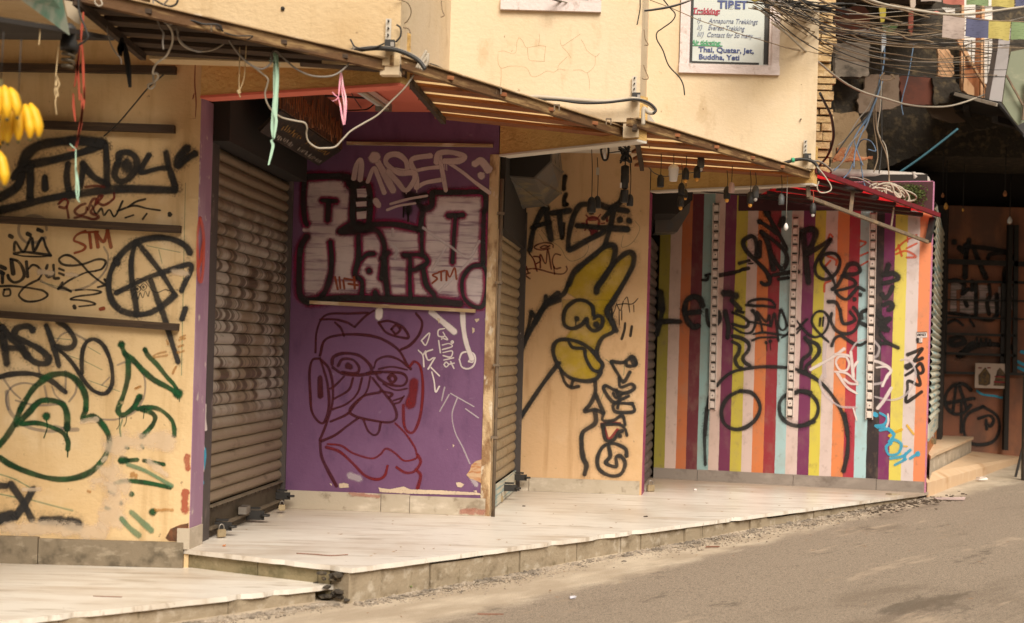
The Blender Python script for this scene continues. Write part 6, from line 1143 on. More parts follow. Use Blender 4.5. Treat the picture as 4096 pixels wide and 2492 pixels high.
bunch(72, 414, 4.6, [(-.035, 0, -.012, -.5, .132, .10), (-.018, -.012, -.014, -.2, .138, .10), (.010, -.016, -.012, .3, .132, .18), (.030, -.010, -.006, .8, .128, .26), (.046, .0, .0, 1.2, .125, .30), (-.05, .02, -.04, -.8, .115, .1)], 'bunch of ripe yellow bananas with dark stalk hanging second from the left edge')
bunch(2, 352, 4.5, [(-.03, 0, -.0, -.6, .13, .1), (.0, -.012, -.0, .1, .12, .12), (.018, -.012, .004, .6, .12, .24), (.034, .0, .0, 1.1, .105, .28)], 'bunch of yellow bananas cut off by the left edge, upper one')
bunch(-26, 607, 4.5, [(.0, 0, .0, .4, .12, .2), (.02, -.01, .0, .9, .125, .28), (-.02, 0, 0, -.2, .12, .1)], 'banana bunch only just showing at the left edge, lowest one')
for x, y, z_, l in ((72, 414, 4.6, 'thin dark string holding the right banana bunch'), (2, 352, 4.5, 'thin dark string holding the upper left banana bunch')):
    mb = MB(); a = at_d(x, y, z_); mb.tube([a + Vector((0, 0, .02)), Vector((a.x + .005, a.y, 2.2))], .002, 5); tag(mb.build('string', M['black']), l, 'string')
# neighbour's tin sheet roof at the upper left
t = thing('stall_roof', 'painted tin sheet roof edge of the fruit stall at the upper left corner', 'stall roof', (-2.2, 4.9, 2.3))
tip = at_d(277, 141, 5.2); ur = at_d(248, -60, 5.2); ul = at_d(40, -60, 4.55); lo = at_d(80, -2, 4.7)
mb = MB(); A = [at_d(x, y, d_) for x, y, d_ in ((277, 141, 5.25), (80, -4, 4.75), (-10, -70, 4.55), (150, -90, 4.75), (235, -60, 5.05), (262, 60, 5.2))]
F0 = [mb.V(q) for q in A]; B0 = [mb.V(q + Vector((.0, .006, .004))) for q in A]; mb.face(F0); mb.face(B0[::-1])
for i in range(6): mb.face((F0[i], B0[i], B0[(i + 1) % 6], F0[(i + 1) % 6]))
mb.build('tin_valance', M['tarp'], t)
mb = MB(); A = [Vector((-4.2, 3.2, 2.30)), at_d(277, 141, 5.26) + Vector((0, 0, .01)), Vector((-2.0, 6.4, 2.62)), Vector((-4.6, 6.6, 2.62))]; mb.hexa(A, [q + Vector((0, 0, .02)) for q in A]); mb.build('roof_sheet', M['void'], t)
mb = MB(); mb.bar(at_d(-60, 112, 5.4), at_d(300, 122, 5.6), .03, .03); mb.build('roof_bar', M['black'], t)
mb = MB(); A = P('R1', '470,-40 590,-40 600,185 560,165 505,120'); F0 = [mb.V(at_d(x, y, 5.75)) for x, y in A]; B0 = [mb.V(at_d(x, y, 5.77)) for x, y in A]; mb.face(F0); mb.face(B0[::-1])
for i in range(5): mb.face((F0[i], B0[i], B0[(i + 1) % 5], F0[(i + 1) % 5]))
mb.build('hanging_sheet', mat('pale_sheet', (.50, .40, .28), [((.30, .2, .12), 6, (1, 1, .5), .5, .7, .7)], rough=.7), t)
wire(W('R1', '295,170 300,240 292,340', 5.2), .003, M['straw'], 'short pale string with a weighted end at the far left', cat='string', name='string')
# ================================================================ metal strips on the striped wall
def strip(xt, yt, xb, yb, n, lab, wpx=27, missing=0):
    a, b = at_pl(xt, yt, PD, .02), at_pl(xb, yb, PD, .02); t = thing('metal_strip', lab, 'metal strip', tuple(b), group='metal strips on the striped wall')
    L_ = math.hypot(PD[2] - PD[0], PD[3] - PD[1]); ax = Vector(((PD[2] - PD[0]) / L_, (PD[3] - PD[1]) / L_, 0)); nn = Vector((ax.y, -ax.x, 0)); up = (a - b).normalized(); wd = .064
    def brick(mb, c, w_, h, th, o): 
        q = [c - ax * w_ / 2 - up * h / 2, c + ax * w_ / 2 - up * h / 2, c + ax * w_ / 2 + up * h / 2, c - ax * w_ / 2 + up * h / 2]
        F0 = [mb.V(p + nn * (o + th)) for p in q]; B0 = [mb.V(p + nn * o) for p in q]; mb.face(F0); mb.face(B0[::-1])
        for i in range(4): mb.face((F0[i], B0[i], B0[(i + 1) % 4], F0[(i + 1) % 4]))
    H = (a - b).length
    mb = MB(); c = (a + b) / 2; brick(mb, c, wd, H, .008, -.02)
    for s in (-1, 1): brick(mb, c + ax * s * (wd / 2 - .003), .006, H, .024, -.012)
    mb.build('channel', M['strip'], t)
    for k in range(n):
        f = (k + .5) / n; c = b.lerp(a, f); h = H / n
        mb = MB(); q0 = [(-.5, -.38), (.5, -.38), (.5, .38), (-.5, .38)]; q1 = [(-.42, -.30), (.42, -.30), (.42, .26), (-.42, .26)]; w_ = wd - .016
        O = [mb.V(c + ax * w_ * x + up * h * y + nn * -.011) for x, y in q0]; I = [mb.V(c + ax * w_ * x + up * h * y + nn * .011) for x, y in q1]
        mb.face(I)
        for i in range(4): mb.face((O[i], O[(i + 1) % 4], I[(i + 1) % 4], I[i]))
        o = mb.build('plate', M['strip'], t)
        if k % 3 == 1:
            mb = MB(); p = c + nn * .0118; mb.tube([p, p + nn * .002], .006, 6); mb.build('screw', M['black'], o)
    for k in range(n + 1):
        mb = MB(); c = b.lerp(a, min(max(k / n, .004), .996)); brick(mb, c, wd - .02, .012, .004, -.0115); mb.build('slot', M['black'], t)
M['strip'] = mat('pale_pressed_metal', (.72, .62, .56), [((.50, .40, .33), 16, (1, 1, 1), .55, .72, .6), ((.78, .71, .66), 9, (1, 1, 1), .5, .7, .5)], rough=.38)
strip(2866, 812, 2849, 1638, 22, 'metal strip of pressed plates on the striped wall, nearest the rabbit wall'); strip(3183, 868, 3159, 1668, 22, 'middle metal strip of pressed plates on the striped wall'); strip(3494, 848, 3477, 1678, 22, 'metal strip of pressed plates next to the black stripe')
# ================================================================ padlocks, litter, plant
def padlock(p, s, lab, rz=0):
    t = thing('padlock', lab, 'padlock', tuple(p), group='padlocks on the shutters'); p = Vector(p)
    mb = MB(); mb.box(p + Vector((0, 0, .022 * s)), (.05 * s, .024 * s, .044 * s), rz); o = mb.build('body', M['brass'], t)
    bm = bmesh.new(); bm.from_mesh(o.data); bmesh.ops.bevel(bm, geom=bm.edges[:], offset=.004 * s, segments=2, affect='EDGES'); bm.to_mesh(o.data); bm.free()
    q = [p + Vector((math.cos(rz) * .015 * s * math.cos(a), math.sin(rz) * .015 * s * math.cos(a), .05 * s + .022 * s * math.sin(a))) for a in [math.pi * k / 10 for k in range(11)]]
    q = [q[0] - Vector((0, 0, .012 * s))] + q + [q[-1] - Vector((0, 0, .012 * s))]
    mb = MB(); mb.tube(q, .004 * s, 7); mb.build('shackle', M['steel'], t); return t
padlock(at_z(885, 2148, .006), 1.05, 'worn brass padlock at the near end of the first shutter', .6); padlock(at_z(1127, 2042, .02), .9, 'bright padlock at the far end of the first shutter by the purple wall', .2)
padlock(at_z(1998, 2008, .008), 1.1, 'padlock at the foot of the narrow beige shutter', .4); padlock(at_z(2602, 1966, .002), 1.3, 'rusty round padlock at the foot of the magenta jamb', .3); padlock(Vector((3.93, 12.05, .40)), 1.2, 'padlock below the pale blue shutter', .8)
def litter(name, mat_, p, dims, rz, lab, cat):
    mb = MB(); mb.box(Vector(p) + Vector((0, 0, dims[2] / 2)), dims, rz)
    for i, v in enumerate(mb.v): mb.v[i] = v + Vector((rw.uniform(-1, 1) * dims[0] * .1, rw.uniform(-1, 1) * dims[1] * .1, rw.uniform(0, 1) * dims[2] * .6))
    return tag(mb.build(name, mat_), lab, cat)
tw = mat('dry_twig', (.24, .12, .08), rough=.8)
q = [at_z(1186, 2213, .003), at_z(1260, 2217, .005), at_z(1320, 2222, .004), at_z(1392, 2218, .006)]; mb = MB(); mb.tube(smooth(q), .0028, 5); tag(mb.build('twig', tw), 'thin reddish twig lying on the marble floor before the purple wall', 'twig')
q = [at_z(373, 2384, -.103), at_z(430, 2386, -.102), at_z(488, 2388, -.103)]; mb = MB(); mb.tube(smooth(q), .0022, 5); tag(mb.build('twig', tw), 'thin twig on the lower marble step', 'twig')
litter('pebble', M['brick'], at_z(896, 2187, .0), (.016, .014, .010), .3, 'small reddish pebble on the marble floor by the first shutter', 'pebble')
litter('leaf_bit', M['dirt'], at_z(2582, 2068, .0), (.03, .012, .006), .5, 'dry leaf scrap in the middle of the marble floor', 'leaf'); litter('leaf_bit', M['dirt'], at_z(2096, 2026, .0), (.02, .012, .006), .2, 'dry leaf scrap near the narrow shutter', 'leaf')
litter('crumb', M['paper'], at_z(2780, 1963, .0), (.022, .02, .012), .2, 'white crumb on the shaded floor before the striped wall', 'litter')
litter('paper_scrap', M['paper'], onz(3925, 1925), (.11, .06, .035), .5, 'crumpled white paper scrap on the road by the steps', 'litter'); litter('plastic_stick', mat('pinkish_plastic', (.50, .38, .36)), onz(3806, 2002), (.26, .03, .02), .1, 'long pinkish plastic piece lying at the kerb end', 'litter')
litter('loose_stone', M['riser'], onz(3568, 2005), (.13, .07, .05), .7, 'loose pale stone fallen from the kerb at its far end', 'stone'); litter('wrapper', mat('foil_wrapper', (.62, .62, .70), rough=.3), onz(2290, 2393), (.035, .02, .008), .4, 'tiny shiny wrapper on the dusty road edge', 'litter'); litter('petal', mat('pink_petal', (.6, .16, .2)), onz(1678, 2352), (.03, .02, .01), .5, 'small pink petal in the gravel near the sprout', 'petal')
litter('twig', tw, onz(2850, 2190), (.10, .012, .008), .3, 'pale dry twig lying on the dust beside the gravel', 'twig'); litter('twig', tw, onz(1960, 2460), (.12, .010, .006), .2, 'dry stalk lying on the dusty road near the bottom edge', 'twig')
p = onz(1630, 2364); t = thing('sprout', 'small green sprout growing from the crack in the kerb', 'plant', tuple(p))
mb = MB(); mb.tube([p, p + Vector((.004, 0, .03)), p + Vector((.002, -.004, .055))], .0025, 5); mb.build('stem', M['leaf'], t)
for an, L_, z_ in ((.3, .05, .055), (1.6, .045, .05), (2.9, .05, .05), (4.2, .04, .03), (5.3, .05, .028), (.9, .035, .03)):
    mb = MB(); d = Vector((math.cos(an), math.sin(an), .35)); sd_ = Vector((-math.sin(an), math.cos(an), 0)); c = [mb.V(p + Vector((0, 0, z_)) + d * L_ * f + Vector((0, 0, -.3 * L_ * f * f)) + sd_ * s * L_ * .26 * math.sin(math.pi * min(f + .08, 1))) for f in (0, .3, .6, .85, 1) for s in (-1, 1)]
    for k in range(4): mb.face((c[2 * k], c[2 * k + 1], c[2 * k + 3], c[2 * k + 2]), True)
    mb.build('leaf', M['leaf'], t)

lb = MB(); rl = random.Random(31)
for i in range(150):
    if i % 3: t_, a_ = rl.uniform(-1.5, 7), rl.uniform(.15, 3.2); x, y = -.79 + KX * t_ + KY * a_, 6.76 + KY * t_ - KX * a_; z = road_z(x, y) + .004
    else: t_, a_ = rl.uniform(.3, 5.6), -rl.uniform(.1, 1.5); x, y, z = -.79 + KX * t_ + KY * a_, 6.76 + KY * t_ - KX * a_, .001
    an, l_, w_ = rl.uniform(0, 6.3), rl.uniform(.006, .022), rl.uniform(.002, .006); d = Vector((math.cos(an), math.sin(an), 0)); n_ = Vector((-d.y, d.x, 0)); p = Vector((x, y, z + .002))
    c = [lb.V(p + d * l_ + Vector((0, 0, .002))), lb.V(p + n_ * w_), lb.V(p - d * l_ + Vector((0, 0, .003))), lb.V(p - n_ * w_)]; lb.face(c)
tag(lb.build('dry_scraps', mat('dry_leaf_scraps', (.26, .13, .06), [((.42, .27, .14), 9, (1, 1, 1), .45, .6, .9)], rough=.9)), 'tiny dry leaf scraps scattered over the road and the marble', 'litter', kind='stuff')
# ================================================================ the right hand end: steps, lane, neighbours
st = MB()
def poly_slab(mb, top, dz): mb.hexa([(x, y, z - dz) for x, y, z in top], top)
poly_slab(st, [(3.735, 11.60, .08), (5.98, 15.15, .09), (5.98, 16.3, .10), (5.4, 16.3, .14), (5.36, 15.05, .14), (4.0, 12.2, .14), (3.75, 11.75, .12)], .30)
steps = tag(st.build('stone_steps', mat('peach_marble_step', (.66, .46, .29), [((.42, .22, .09), 2.5, (1, 1, 1), .52, .68, .7), ((.74, .58, .42), 6, (.6, 3, 1), .5, .7, .6)], rough=.5)), kind='structure')
st = MB(); poly_slab(st, [(3.80, 11.72, .31), (4.02, 12.24, .31), (5.38, 15.08, .31), (5.4, 15.19, .31), (4.9, 15.19, .31), (3.9, 12.1, .31)], .028); st.build('upper_tread', mat('peach_marble_tread', (.70, .52, .35), [((.5, .3, .15), 3, (1, 1, 1), .5, .75, .5)], rough=.45), steps)
st = MB(); poly_slab(st, [(3.80, 11.74, .281), (4.0, 12.25, .281), (5.36, 15.09, .281), (5.38, 15.18, .281), (4.9, 15.18, .281), (3.9, 12.12, .281)], .20); st.build('upper_riser', M['tile'], steps)
N_ = thing('brown_shop_front', 'dark brown shop front with bars and graffiti at the end of the lane', 'building', (6.5, 15.2, 0))
PN = (4.85, 15.2, 9.5, 15.2)
wn = wall('wall', M['brown'], PN, -.1, 3.0, th=.25, parent=N_)
mb = MB(); mb.prism([(2.4, 15.45), (14, 15.45), (14, 15.8), (2.4, 15.8)], -.1, 7.0); mb.build('rear_wall', M['void'], N_)
mb = MB(); mb.prism([(4.3, 14.2), (14, 14.2), (14, 15.4), (4.3, 15.4)], 3.42, 7.0); mb.build('upper_storey', M['rubble'], N_)
mb = MB()
def npx(s): return [at_d(x, y, 15.13) for x, y in P('V5', s)]
for s, w_ in (('165,362 990,390', .06), ('220,560 990,575', .03), ('205,745 990,760', .02), ('200,920 990,940', .02), ('195,1085 905,1105', .03), ('190,1280 905,1305', .03), ('185,1475 990,1490', .03), ('215,360 190,1480', .04), ('785,560 770,1480', .05), ('912,0 895,1480', .05), ('165,0 150,1500', .06)):
    a, b = npx(s); mb.bar(a, b, .03, w_, up=(0, 0, 1) if abs(a.z - b.z) < .3 else (1, 0, 0))
mb.build('window_bars', M['black'], N_)
mb = MB(); a, b = at_d(3882, 1240, 15.1), at_d(3882, 1810, 15.1)
mb.bar(at_d(4040, 900, 15.1), at_d(4020, 1800, 15.1), .05, .07); mb.build('post', M['void'], N_)
mb = MB()
for s in ('260,580 375,575 375,640 312,650 315,860 250,870', '350,730 400,650 495,640 495,880 430,885 350,870', '530,600 635,605 640,665 610,690 618,880 530,885 545,690', '640,760 690,690 710,700 705,885 650,875', '730,615 880,605 875,840 800,905 735,890'): fill(mb, P('V5', s), PN, .006, 10)
mb.build('graffiti', paint('dim_silver_fill', (.62, .46, .44), .95, c2=(.28, .24, .22), scale=6, stretch=(.4, 1, 6), lo=.42, hi=.6), wn)
strokes('graffiti', PK['black'], wn, PN, [('V5', 50, '440,150 410,300 400,520|290,168 294,172'), ('V5', 44, '400,210 640,235 800,270 860,340 800,450 790,540|490,240 560,420 610,530|340,225 390,270'), ('V5', 40, '630,330 660,290 800,270'), ('V5', 34, '230,560 330,555 400,600|395,600 370,690 430,640|470,560 470,650|510,580 510,900|640,600 650,700 620,780 640,890|715,690 720,890|240,880 400,900 640,950 720,900|400,760 420,810'), ('V5', 44, '260,1150 350,1120 400,1170 300,1200 250,1180|480,1180 440,1210 340,1310|340,1310 480,1220 640,1190 800,1210 900,1230'), ('V5', 24, '520,1130 520,1200|560,1140 560,1190|610,1140 610,1200|650,1150 650,1200|210,990 300,950 380,1000|450,950 490,1010'),
   ('T3', 20, '640,600 600,565 540,560 490,600 465,660 480,720 530,760 590,750 640,700|540,570 520,740|560,570 610,720|470,690 660,655|575,690 575,880'), ('T3', 18, '720,710 620,760 590,850 620,940 700,965 790,940 830,860 810,770 720,710|690,790 760,770 790,800 770,840 740,830|740,800 745,860')], base=.009)
strokes('graffiti', PK['blue'], wn, PN, [('T3', 14, '680,605 720,630 800,640 850,650 880,610 885,540'), ('T3', 20, '950,410 990,430|955,450 995,470|975,345 995,350')], base=.012, soft=.5)
# poster pasted beside the bars
a, b = at_d(3903, 1452, 15.08), at_d(4036, 1555, 15.08); t = thing('poster', 'white poster with two small house pictures on the brown front', 'poster', tuple((a + b) / 2))
PP = (a.x, 15.085, b.x, 15.085); mb = MB(); mb.prism([(a.x, 15.09), (b.x, 15.09), (b.x, 15.10), (a.x, 15.10)], b.z, a.z); mb.build('sheet', mat('aged_poster', (.50, .40, .34), [((.36, .26, .2), 6, (1, 1, 1), .5, .75, .6)], rough=.7), t)
mb = MB(); fill(mb, P('T3', '690,500 735,448 770,500 768,560 740,572 690,565'), PP, .004, 3); fill(mb, P('T3', '790,570 815,470 832,450 860,480 885,560 880,575'), PP, .004, 3); mb.build('picture', paint('house_picture', (.06, .04, .03), .95, c2=(.16, .10, .04), scale=30, wear=0), t)
strokes('picture', PK['crimson'], t, PP, [('T3', 8, '692,452 708,452|752,452 768,452|800,510 880,515|795,545 885,550')], base=.008)
# small lights glinting in the dark lane
for x, y, s, m_, lab in ((3784, 826, 1.0, 'amber', 'yellow bulb glinting in the dark lane beside the shutter'), (4020, 775, .9, 'brick', 'small orange bulb high in the dark lane'), (4039, 882, 1.1, 'glass_dim', 'clear bulb hanging in the dark lane at the right'), (3852, 840, .5, 'amber', 'tiny amber bulb below a dark socket in the lane'), (3771, 782, .7, 'brick', 'dim reddish bulb beside the moss in the dark lane')):
    p = at_d(x, y, 14.2); t = thing('bulb', lab, 'light bulb', tuple(p), group='bulbs in the dark lane')
    mb = MB(); mb.lathe([(.006 * s, .04 * s), (.012 * s, .03 * s), (.026 * s, 0), (.022 * s, -.022 * s), (.006 * s, -.035 * s)], p, 10); mb.build('glass', M[m_], t)
    mb = MB(); mb.tube([p + Vector((0, 0, .04 * s)), p + Vector((0, 0, .5))], .004, 5); mb.build('cord', M['black'], t)
# black stand at the right edge
t = thing('stand', 'black folding stand leaning at the right edge of the road', 'stand', tuple(onz(4080, 1925)))
mb = MB(); f = onz(4062, 1908); mb.bar(f, at_d(4092, 1785, f.y), .02, .02); mb.build('leg', M['black'], t)
mb = MB(); f = onz(4100, 1920); mb.bar(f, at_d(4108, 1500, f.y), .06, .06); mb.build('post', M['black'], t)
# ---- brick pier and old house wall behind the cream building
t = thing('brick_pier', 'crumbling pale brick pier at the end of the cream building', 'brick pier', (2.75, 11.7, 2.6)); r2 = random.Random(8)
xa, xb = at_d(3268, 300, 11.6).x, at_d(3338, 300, 11.6).x; z = 2.72
mb = MB(); k = 0
while z < 4.4:
    h = r2.uniform(.055, .095); n_ = r2.choice((1, 1, 2)); xs_ = [xa - .3, xb + r2.uniform(-.03, .02)] if n_ == 1 else [xa - .3, xa + .02 + r2.uniform(.0, .05), xb + r2.uniform(-.03, .02)]
    for q0, q1 in zip(xs_, xs_[1:]):
        y_ = 11.6 + r2.uniform(-.02, .03); b_ = [(q0 + .006, y_), (q1 - .006, y_ + r2.uniform(-.01, .01)), (q1 - .006, 12.0), (q0 + .006, 12.0)]; mb.prism(b_, z + .006 + r2.uniform(0, .004), z + h - .008)
    z += h
mb.build('bricks', M['stone'], t)
mb = MB(); mb.prism([(xa - .3, 11.66), (xb - .02, 11.66), (xb - .02, 11.98), (xa - .3, 11.98)], 2.72, 4.4); mb.build('mortar', M['rubble'], t)
H = thing('old_house', 'dark old house front with patched panels behind the cable bundle', 'house', (4, 13, 2.6))
pw_guard = None
def panel(c, s, d, th, name, m_, parent=H, lab=None):
    o = pxprism(P(c, s), d, th, name, m_, parent, rough=4 if parent is H and m_ is not pw_guard else 0)
    if lab: o['label'] = lab
    return o
panel('N', '3240,-120 4250,-120 4250,460 3900,520 3240,800', 13.6, .1, 'wall', M['rubble'])
panel('V7', '725,100 900,85 1060,80 1140,150 1140,410 725,415', 12.6, .06, 'tin_panel', M['red_panel'], lab='rusty red panel')
panel('V7', '718,510 1135,515 1130,910 940,920 720,918', 12.5, .1, 'concrete_panel', M['concrete'], lab='grey stained concrete panel')
panel('V7', '700,930 1060,930 1080,1050 1000,1200 1000,1340 720,1360 700,1200', 12.8, .2, 'rubble_wall', M['rubble'])
panel('V7', '1080,920 1200,890 1480,900 1490,1040 1500,1270 1280,1330 1010,1360 990,1200 1000,1130 1080,1060', 12.7, .05, 'plaster_patch', mat('grey_brown_plaster', (.23, .165, .12), [((.12, .08, .05), 6, (1, 1, 1), .5, .7, .7)], rough=.9, bump=.3), lab='pale plaster patch')
panel('T1', '430,850 620,840 690,1000 690,1280 420,1280', 12.2, .1, 'plaster_patch', mat('ochre_brown_plaster', (.33, .23, .13), [((.16, .10, .05), 6, (1, 1, 1), .5, .7, .7)], rough=.9, bump=.3))
panel('T1', '470,1110 590,1100 640,1180 600,1210 440,1190', 11.9, .06, 'broken_tile', M['brick'])
panel('T1', '930,575 1190,570 1330,590 1330,740 1180,790 960,780', 13.0, .08, 'tin_panel', M['red_panel'], lab='dull red board below the window')
panel('T1', '1185,575 1340,575 1400,700 1330,760 1190,785', 12.95, .05, 'tin_panel', M['rubble'])
panel('T1', '430,1195 730,1165 730,1190 440,1215', 11.8, .03, 'ledge', M['brick'])
# window in orange wood, upper right
wq = thing('window', None, None); ORG[wq] = ORG[H]; wq.parent = H; wq['label'] = 'orange wooden window with white panes and a leaning board'
panel('V6', '740,120 1110,120 1100,1200 1060,1245 740,1090', 13.3, .06, 'back_board', M['orange_wood'], wq)
for s in ('770,-20 905,-20 905,560 890,760 850,760 770,600', '1020,-20 1108,-20 1105,840 1080,1010 1015,1000 1010,700'): panel('V6', s, 13.24, .03, 'pane', M['curtain'], wq)
pw = mat('pale_wood_frame', (.66, .38, .20), [((.40, .18, .07), 8, (2, 1, .5), .5, .7, .7)], rough=.6)
for s in ('735,560 780,560 780,1000 735,1050', '985,-20 1015,-20 1010,1240 965,1220', '740,-20 770,-20 770,500 740,500'): panel('V6', s, 13.18, .05, 'frame', pw, wq)
panel('V6', '680,470 730,470 1085,1130 1060,1180 1030,1050 760,620', 13.05, .04, 'leaning_board', pw, wq)
panel('V6', '770,900 890,1050 890,1195 760,1080', 13.1, .04, 'lower_board', pw, wq)
panel('V6', '500,90 660,100 660,160 560,150', 13.25, .03, 'pane', M['curtain'], wq)
sh = panel('V6', '455,580 560,590 645,680 640,940 450,900', 13.2, .04, 'shutter_board', pw)
strokes('mesh_lines', PK['black_hard'], H, (-20, 13.19, 20, 13.19), [('V6', 7, '455,640 640,900|455,740 560,910|470,600 645,820|540,590 648,740|455,830 500,900')], base=.01, soft=.1)
mb = MB()
for s in ('735,600 1110,560', '735,680 1110,700', '740,800 1100,770', '740,890 1100,880', '760,480 760,1000', '860,480 855,780', '1000,480 1000,1200', '1060,500 1050,1100'):
    q = [at_d(x, y, 12.98) for x, y in P('V6', s)]; mb.tube(q, .004, 4)
mb.build('wire_mesh', M['black'], wq)
# pale post, lane roof and plastic sheet at the right edge
pst = mat('pale_grey_post', (.36, .33, .33), [((.20, .17, .15), 6, (1, 1, .4), .5, .7, .6)], rough=.7)
o = pxprism(P('V6', '1200,330 1330,340 1300,700 1225,1220 1070,1200 1130,850 1170,600'), 12.3, .15, 'post', pst, None); tag(o, 'pale grey leaning post at the right under the prayer flags', 'post')
t = thing('lane_roof', 'black lean-to roof sheltering the dark lane on the right', 'roof', (5.3, 13.5, 2.6))
Lr = [at_d(3560, 425, 14.6), at_d(3818, 372, 12.6), at_d(4096, 560, 11.4), at_d(4400, 640, 11.0), at_d(4500, 420, 15.1), at_d(3600, 470, 15.1)]
mb = MB(); 
A = [at_d(3640, 448, 15.15), at_d(3822, 376, 12.7), at_d(3990, 420, 12.2), at_d(4094, 548, 11.7), Vector((5.55, 11.75, 2.77)), Vector((8.5, 12.0, 2.84)), Vector((9.4, 15.15, 3.35))]
mb.hexa(A, [p + Vector((0, 0, .03)) for p in A]); mb.build('roof_sheet', M['black'], t)
mb = MB(); mb.bar(A[1] + Vector((-.01, -.012, 0)), A[2] + Vector((-.01, -.012, 0)), .02, .03); mb.build('edge_flashing', M['galv'], t)
mb = MB()
for f in (.15, .4, .65, .9): p0, p1 = A[1].lerp(A[3], f), A[0].lerp(A[6], f); mb.bar(p0.lerp(p1, .12) - Vector((0, 0, .04)), p1 - Vector((0, 0, .04)), .06, .06)
mb.build('rafter', M['black'], t)
o = pxprism(P('V6', '1230,1230 1270,920 1330,620 1487,590 1520,900 1520,1450 1420,1500 1340,1400'), 11.6, .02, 'plastic_sheet', M['glass_sheet'], None); tag(o, 'dull green plastic sheet panel at the right edge under the flags', 'plastic sheet')
mb = MB(); mb.bar(at_d(4025, 300, 11.55), at_d(4092, 420, 11.55), .015, .015); mb.bar(at_d(4094, 480, 11.55), at_d(4110, 320, 11.55), .03, .02); tag(mb.build('sheet_batten', M['rust']), 'thin rusty battens across the green plastic sheet', 'batten')
mb = MB(); mb.prism([(8.8, 11.2), (9.4, 11.2), (9.4, 15.4), (8.8, 15.4)], -.1, 3.3); mb.build('wall', M['void'], N_)
mb = MB(); mb.prism([(4.62, 14.9), (4.86, 14.9), (4.86, 15.6), (4.62, 15.6)], -.1, 3.3); mb.build('wall', M['void'], N_)
mb = MB(); A = P('T1', '830,1050 960,1030 1060,1150 1050,1170 940,1170 880,1110'); o = pxprism(A, 14.8, .02, 'hanging_cloth', mat('dim_grey_cloth', (.10, .10, .075), rough=.9), None); tag(o, 'dim grey cloth hanging deep in the dark lane', 'cloth')
o = pxprism(P('T1', '1130,800 1330,770 1350,850 1430,910 1330,920 1180,880'), 13.1, .03, 'tin_panel', mat('dim_tan_board', (.11, .075, .05), rough=.8), H)
# drain pipe, moss
t = thing('drain_pipe', 'pale grey drain pipe with an elbow along the top of the striped wall', 'pipe', (3.2, 11.9, 2.78))
q = smooth([at_d(x, y, d_) for x, y, d_ in ((3300, 690, 12.0), (3420, 695, 11.95), (3560, 702, 11.9), (3650, 708, 11.86))], n=5)
mb = MB(); mb.tube(q, .042, 14); mb.build('pipe', M['pvc'], t)
q = smooth([at_d(x, y, 11.84) for x, y in ((3652, 708), (3680, 709), (3698, 716), (3706, 735), (3706, 765))], n=5)
mb = MB(); mb.tube(q, .040, 14); mb.build('elbow', M['pvc'], t)
mb = MB(); mb.tube([at_d(3648, 708, 11.85), at_d(3660, 708, 11.85)], .047, 14); mb.build('collar', M['pvc'], t)
mb = MB(); rm = random.Random(4)
for i in range(1500):
    x, y = rm.gauss(3650, 33), rm.gauss(775, 26)
    if x > 3712 or y > 850 or y < 735: continue
    p = at_d(x, y, 11.50 + rm.uniform(-.06, .12)); r = rm.uniform(.004, .013); an = rm.uniform(0, 6.3); tl_ = rm.uniform(-.9, .9)
    a = Vector((math.cos(an), .5 * math.sin(an), math.sin(an) * tl_)) * r; b = Vector((-math.sin(an) * .6, .6, math.cos(an))) * r * .7; c = [mb.V(p + a), mb.V(p + b), mb.V(p - a), mb.V(p - b)]; mb.face(c)
for i in range(16): rock(mb, at_d(rm.gauss(3650, 24), rm.gauss(778, 18), 11.58), .05, rm, .8)
tag(mb.build('moss', M['moss']), 'clump of dark green moss under the drain pipe elbow', 'moss')
ledge = MB(); ledge.prism([(2.3, 11.96), (3.70, 11.555), (3.72, 11.64), (2.4, 12.1)], 2.62, 2.77); ledge.build('wall_cap', M['pinkwall'], wd_)
# prayer flags
fc = [('white', (.36, .29, .26)), ('blue', (.085, .09, .16)), ('yellow', (.42, .35, .11)), ('green', (.19, .26, .13)), ('red', (.38, .13, .10))]
fm = {n_: mat(n_ + '_flag_cloth', c, [(tuple(x * .55 for x in c), 30, (.6, 1, 4), .52, .64, .75), (tuple(min(x * 1.4, .8) for x in c), 5, (1, 1, 1), .5, .75, .5)], rough=.9) for n_, c in fc}
def flag_row(rope, flags, lab):
    d_ = 11.0; t = thing('prayer_flags', lab, 'prayer flags', tuple(at_d(*rope[0], d_)), group='strings of prayer flags')
    mb = MB(); mb.tube(smooth([at_d(x, y, d_) for x, y in rope], n=6), .004, 5); mb.build('string', M['cable_tan'], t)
    for n_, pts in flags:
        q = P('V6', pts); mb = MB(); K = 8; rows = []; ph = rw.uniform(0, 6)
        for j in range(K + 1):
            row = []
            for i in range(K + 1):
                u, v = i / K, j / K; x = (q[0][0] * (1 - u) + q[1][0] * u) * (1 - v) + (q[3][0] * (1 - u) + q[2][0] * u) * v; y = (q[0][1] * (1 - u) + q[1][1] * u) * (1 - v) + (q[3][1] * (1 - u) + q[2][1] * u) * v
                p = at_d(x + rw.uniform(-.4, .4), y, d_); p.y += .012 * v * math.sin(u * 7 + ph) ; row.append(mb.V(p))
            rows.append(row)
        for r0, r1 in zip(rows, rows[1:]):
            for i in range(K): mb.face((r0[i], r0[i + 1], r1[i + 1], r1[i]), True)
        o = mb.build('flag', fm[n_], t); o['label'] = n_ + ' flag'
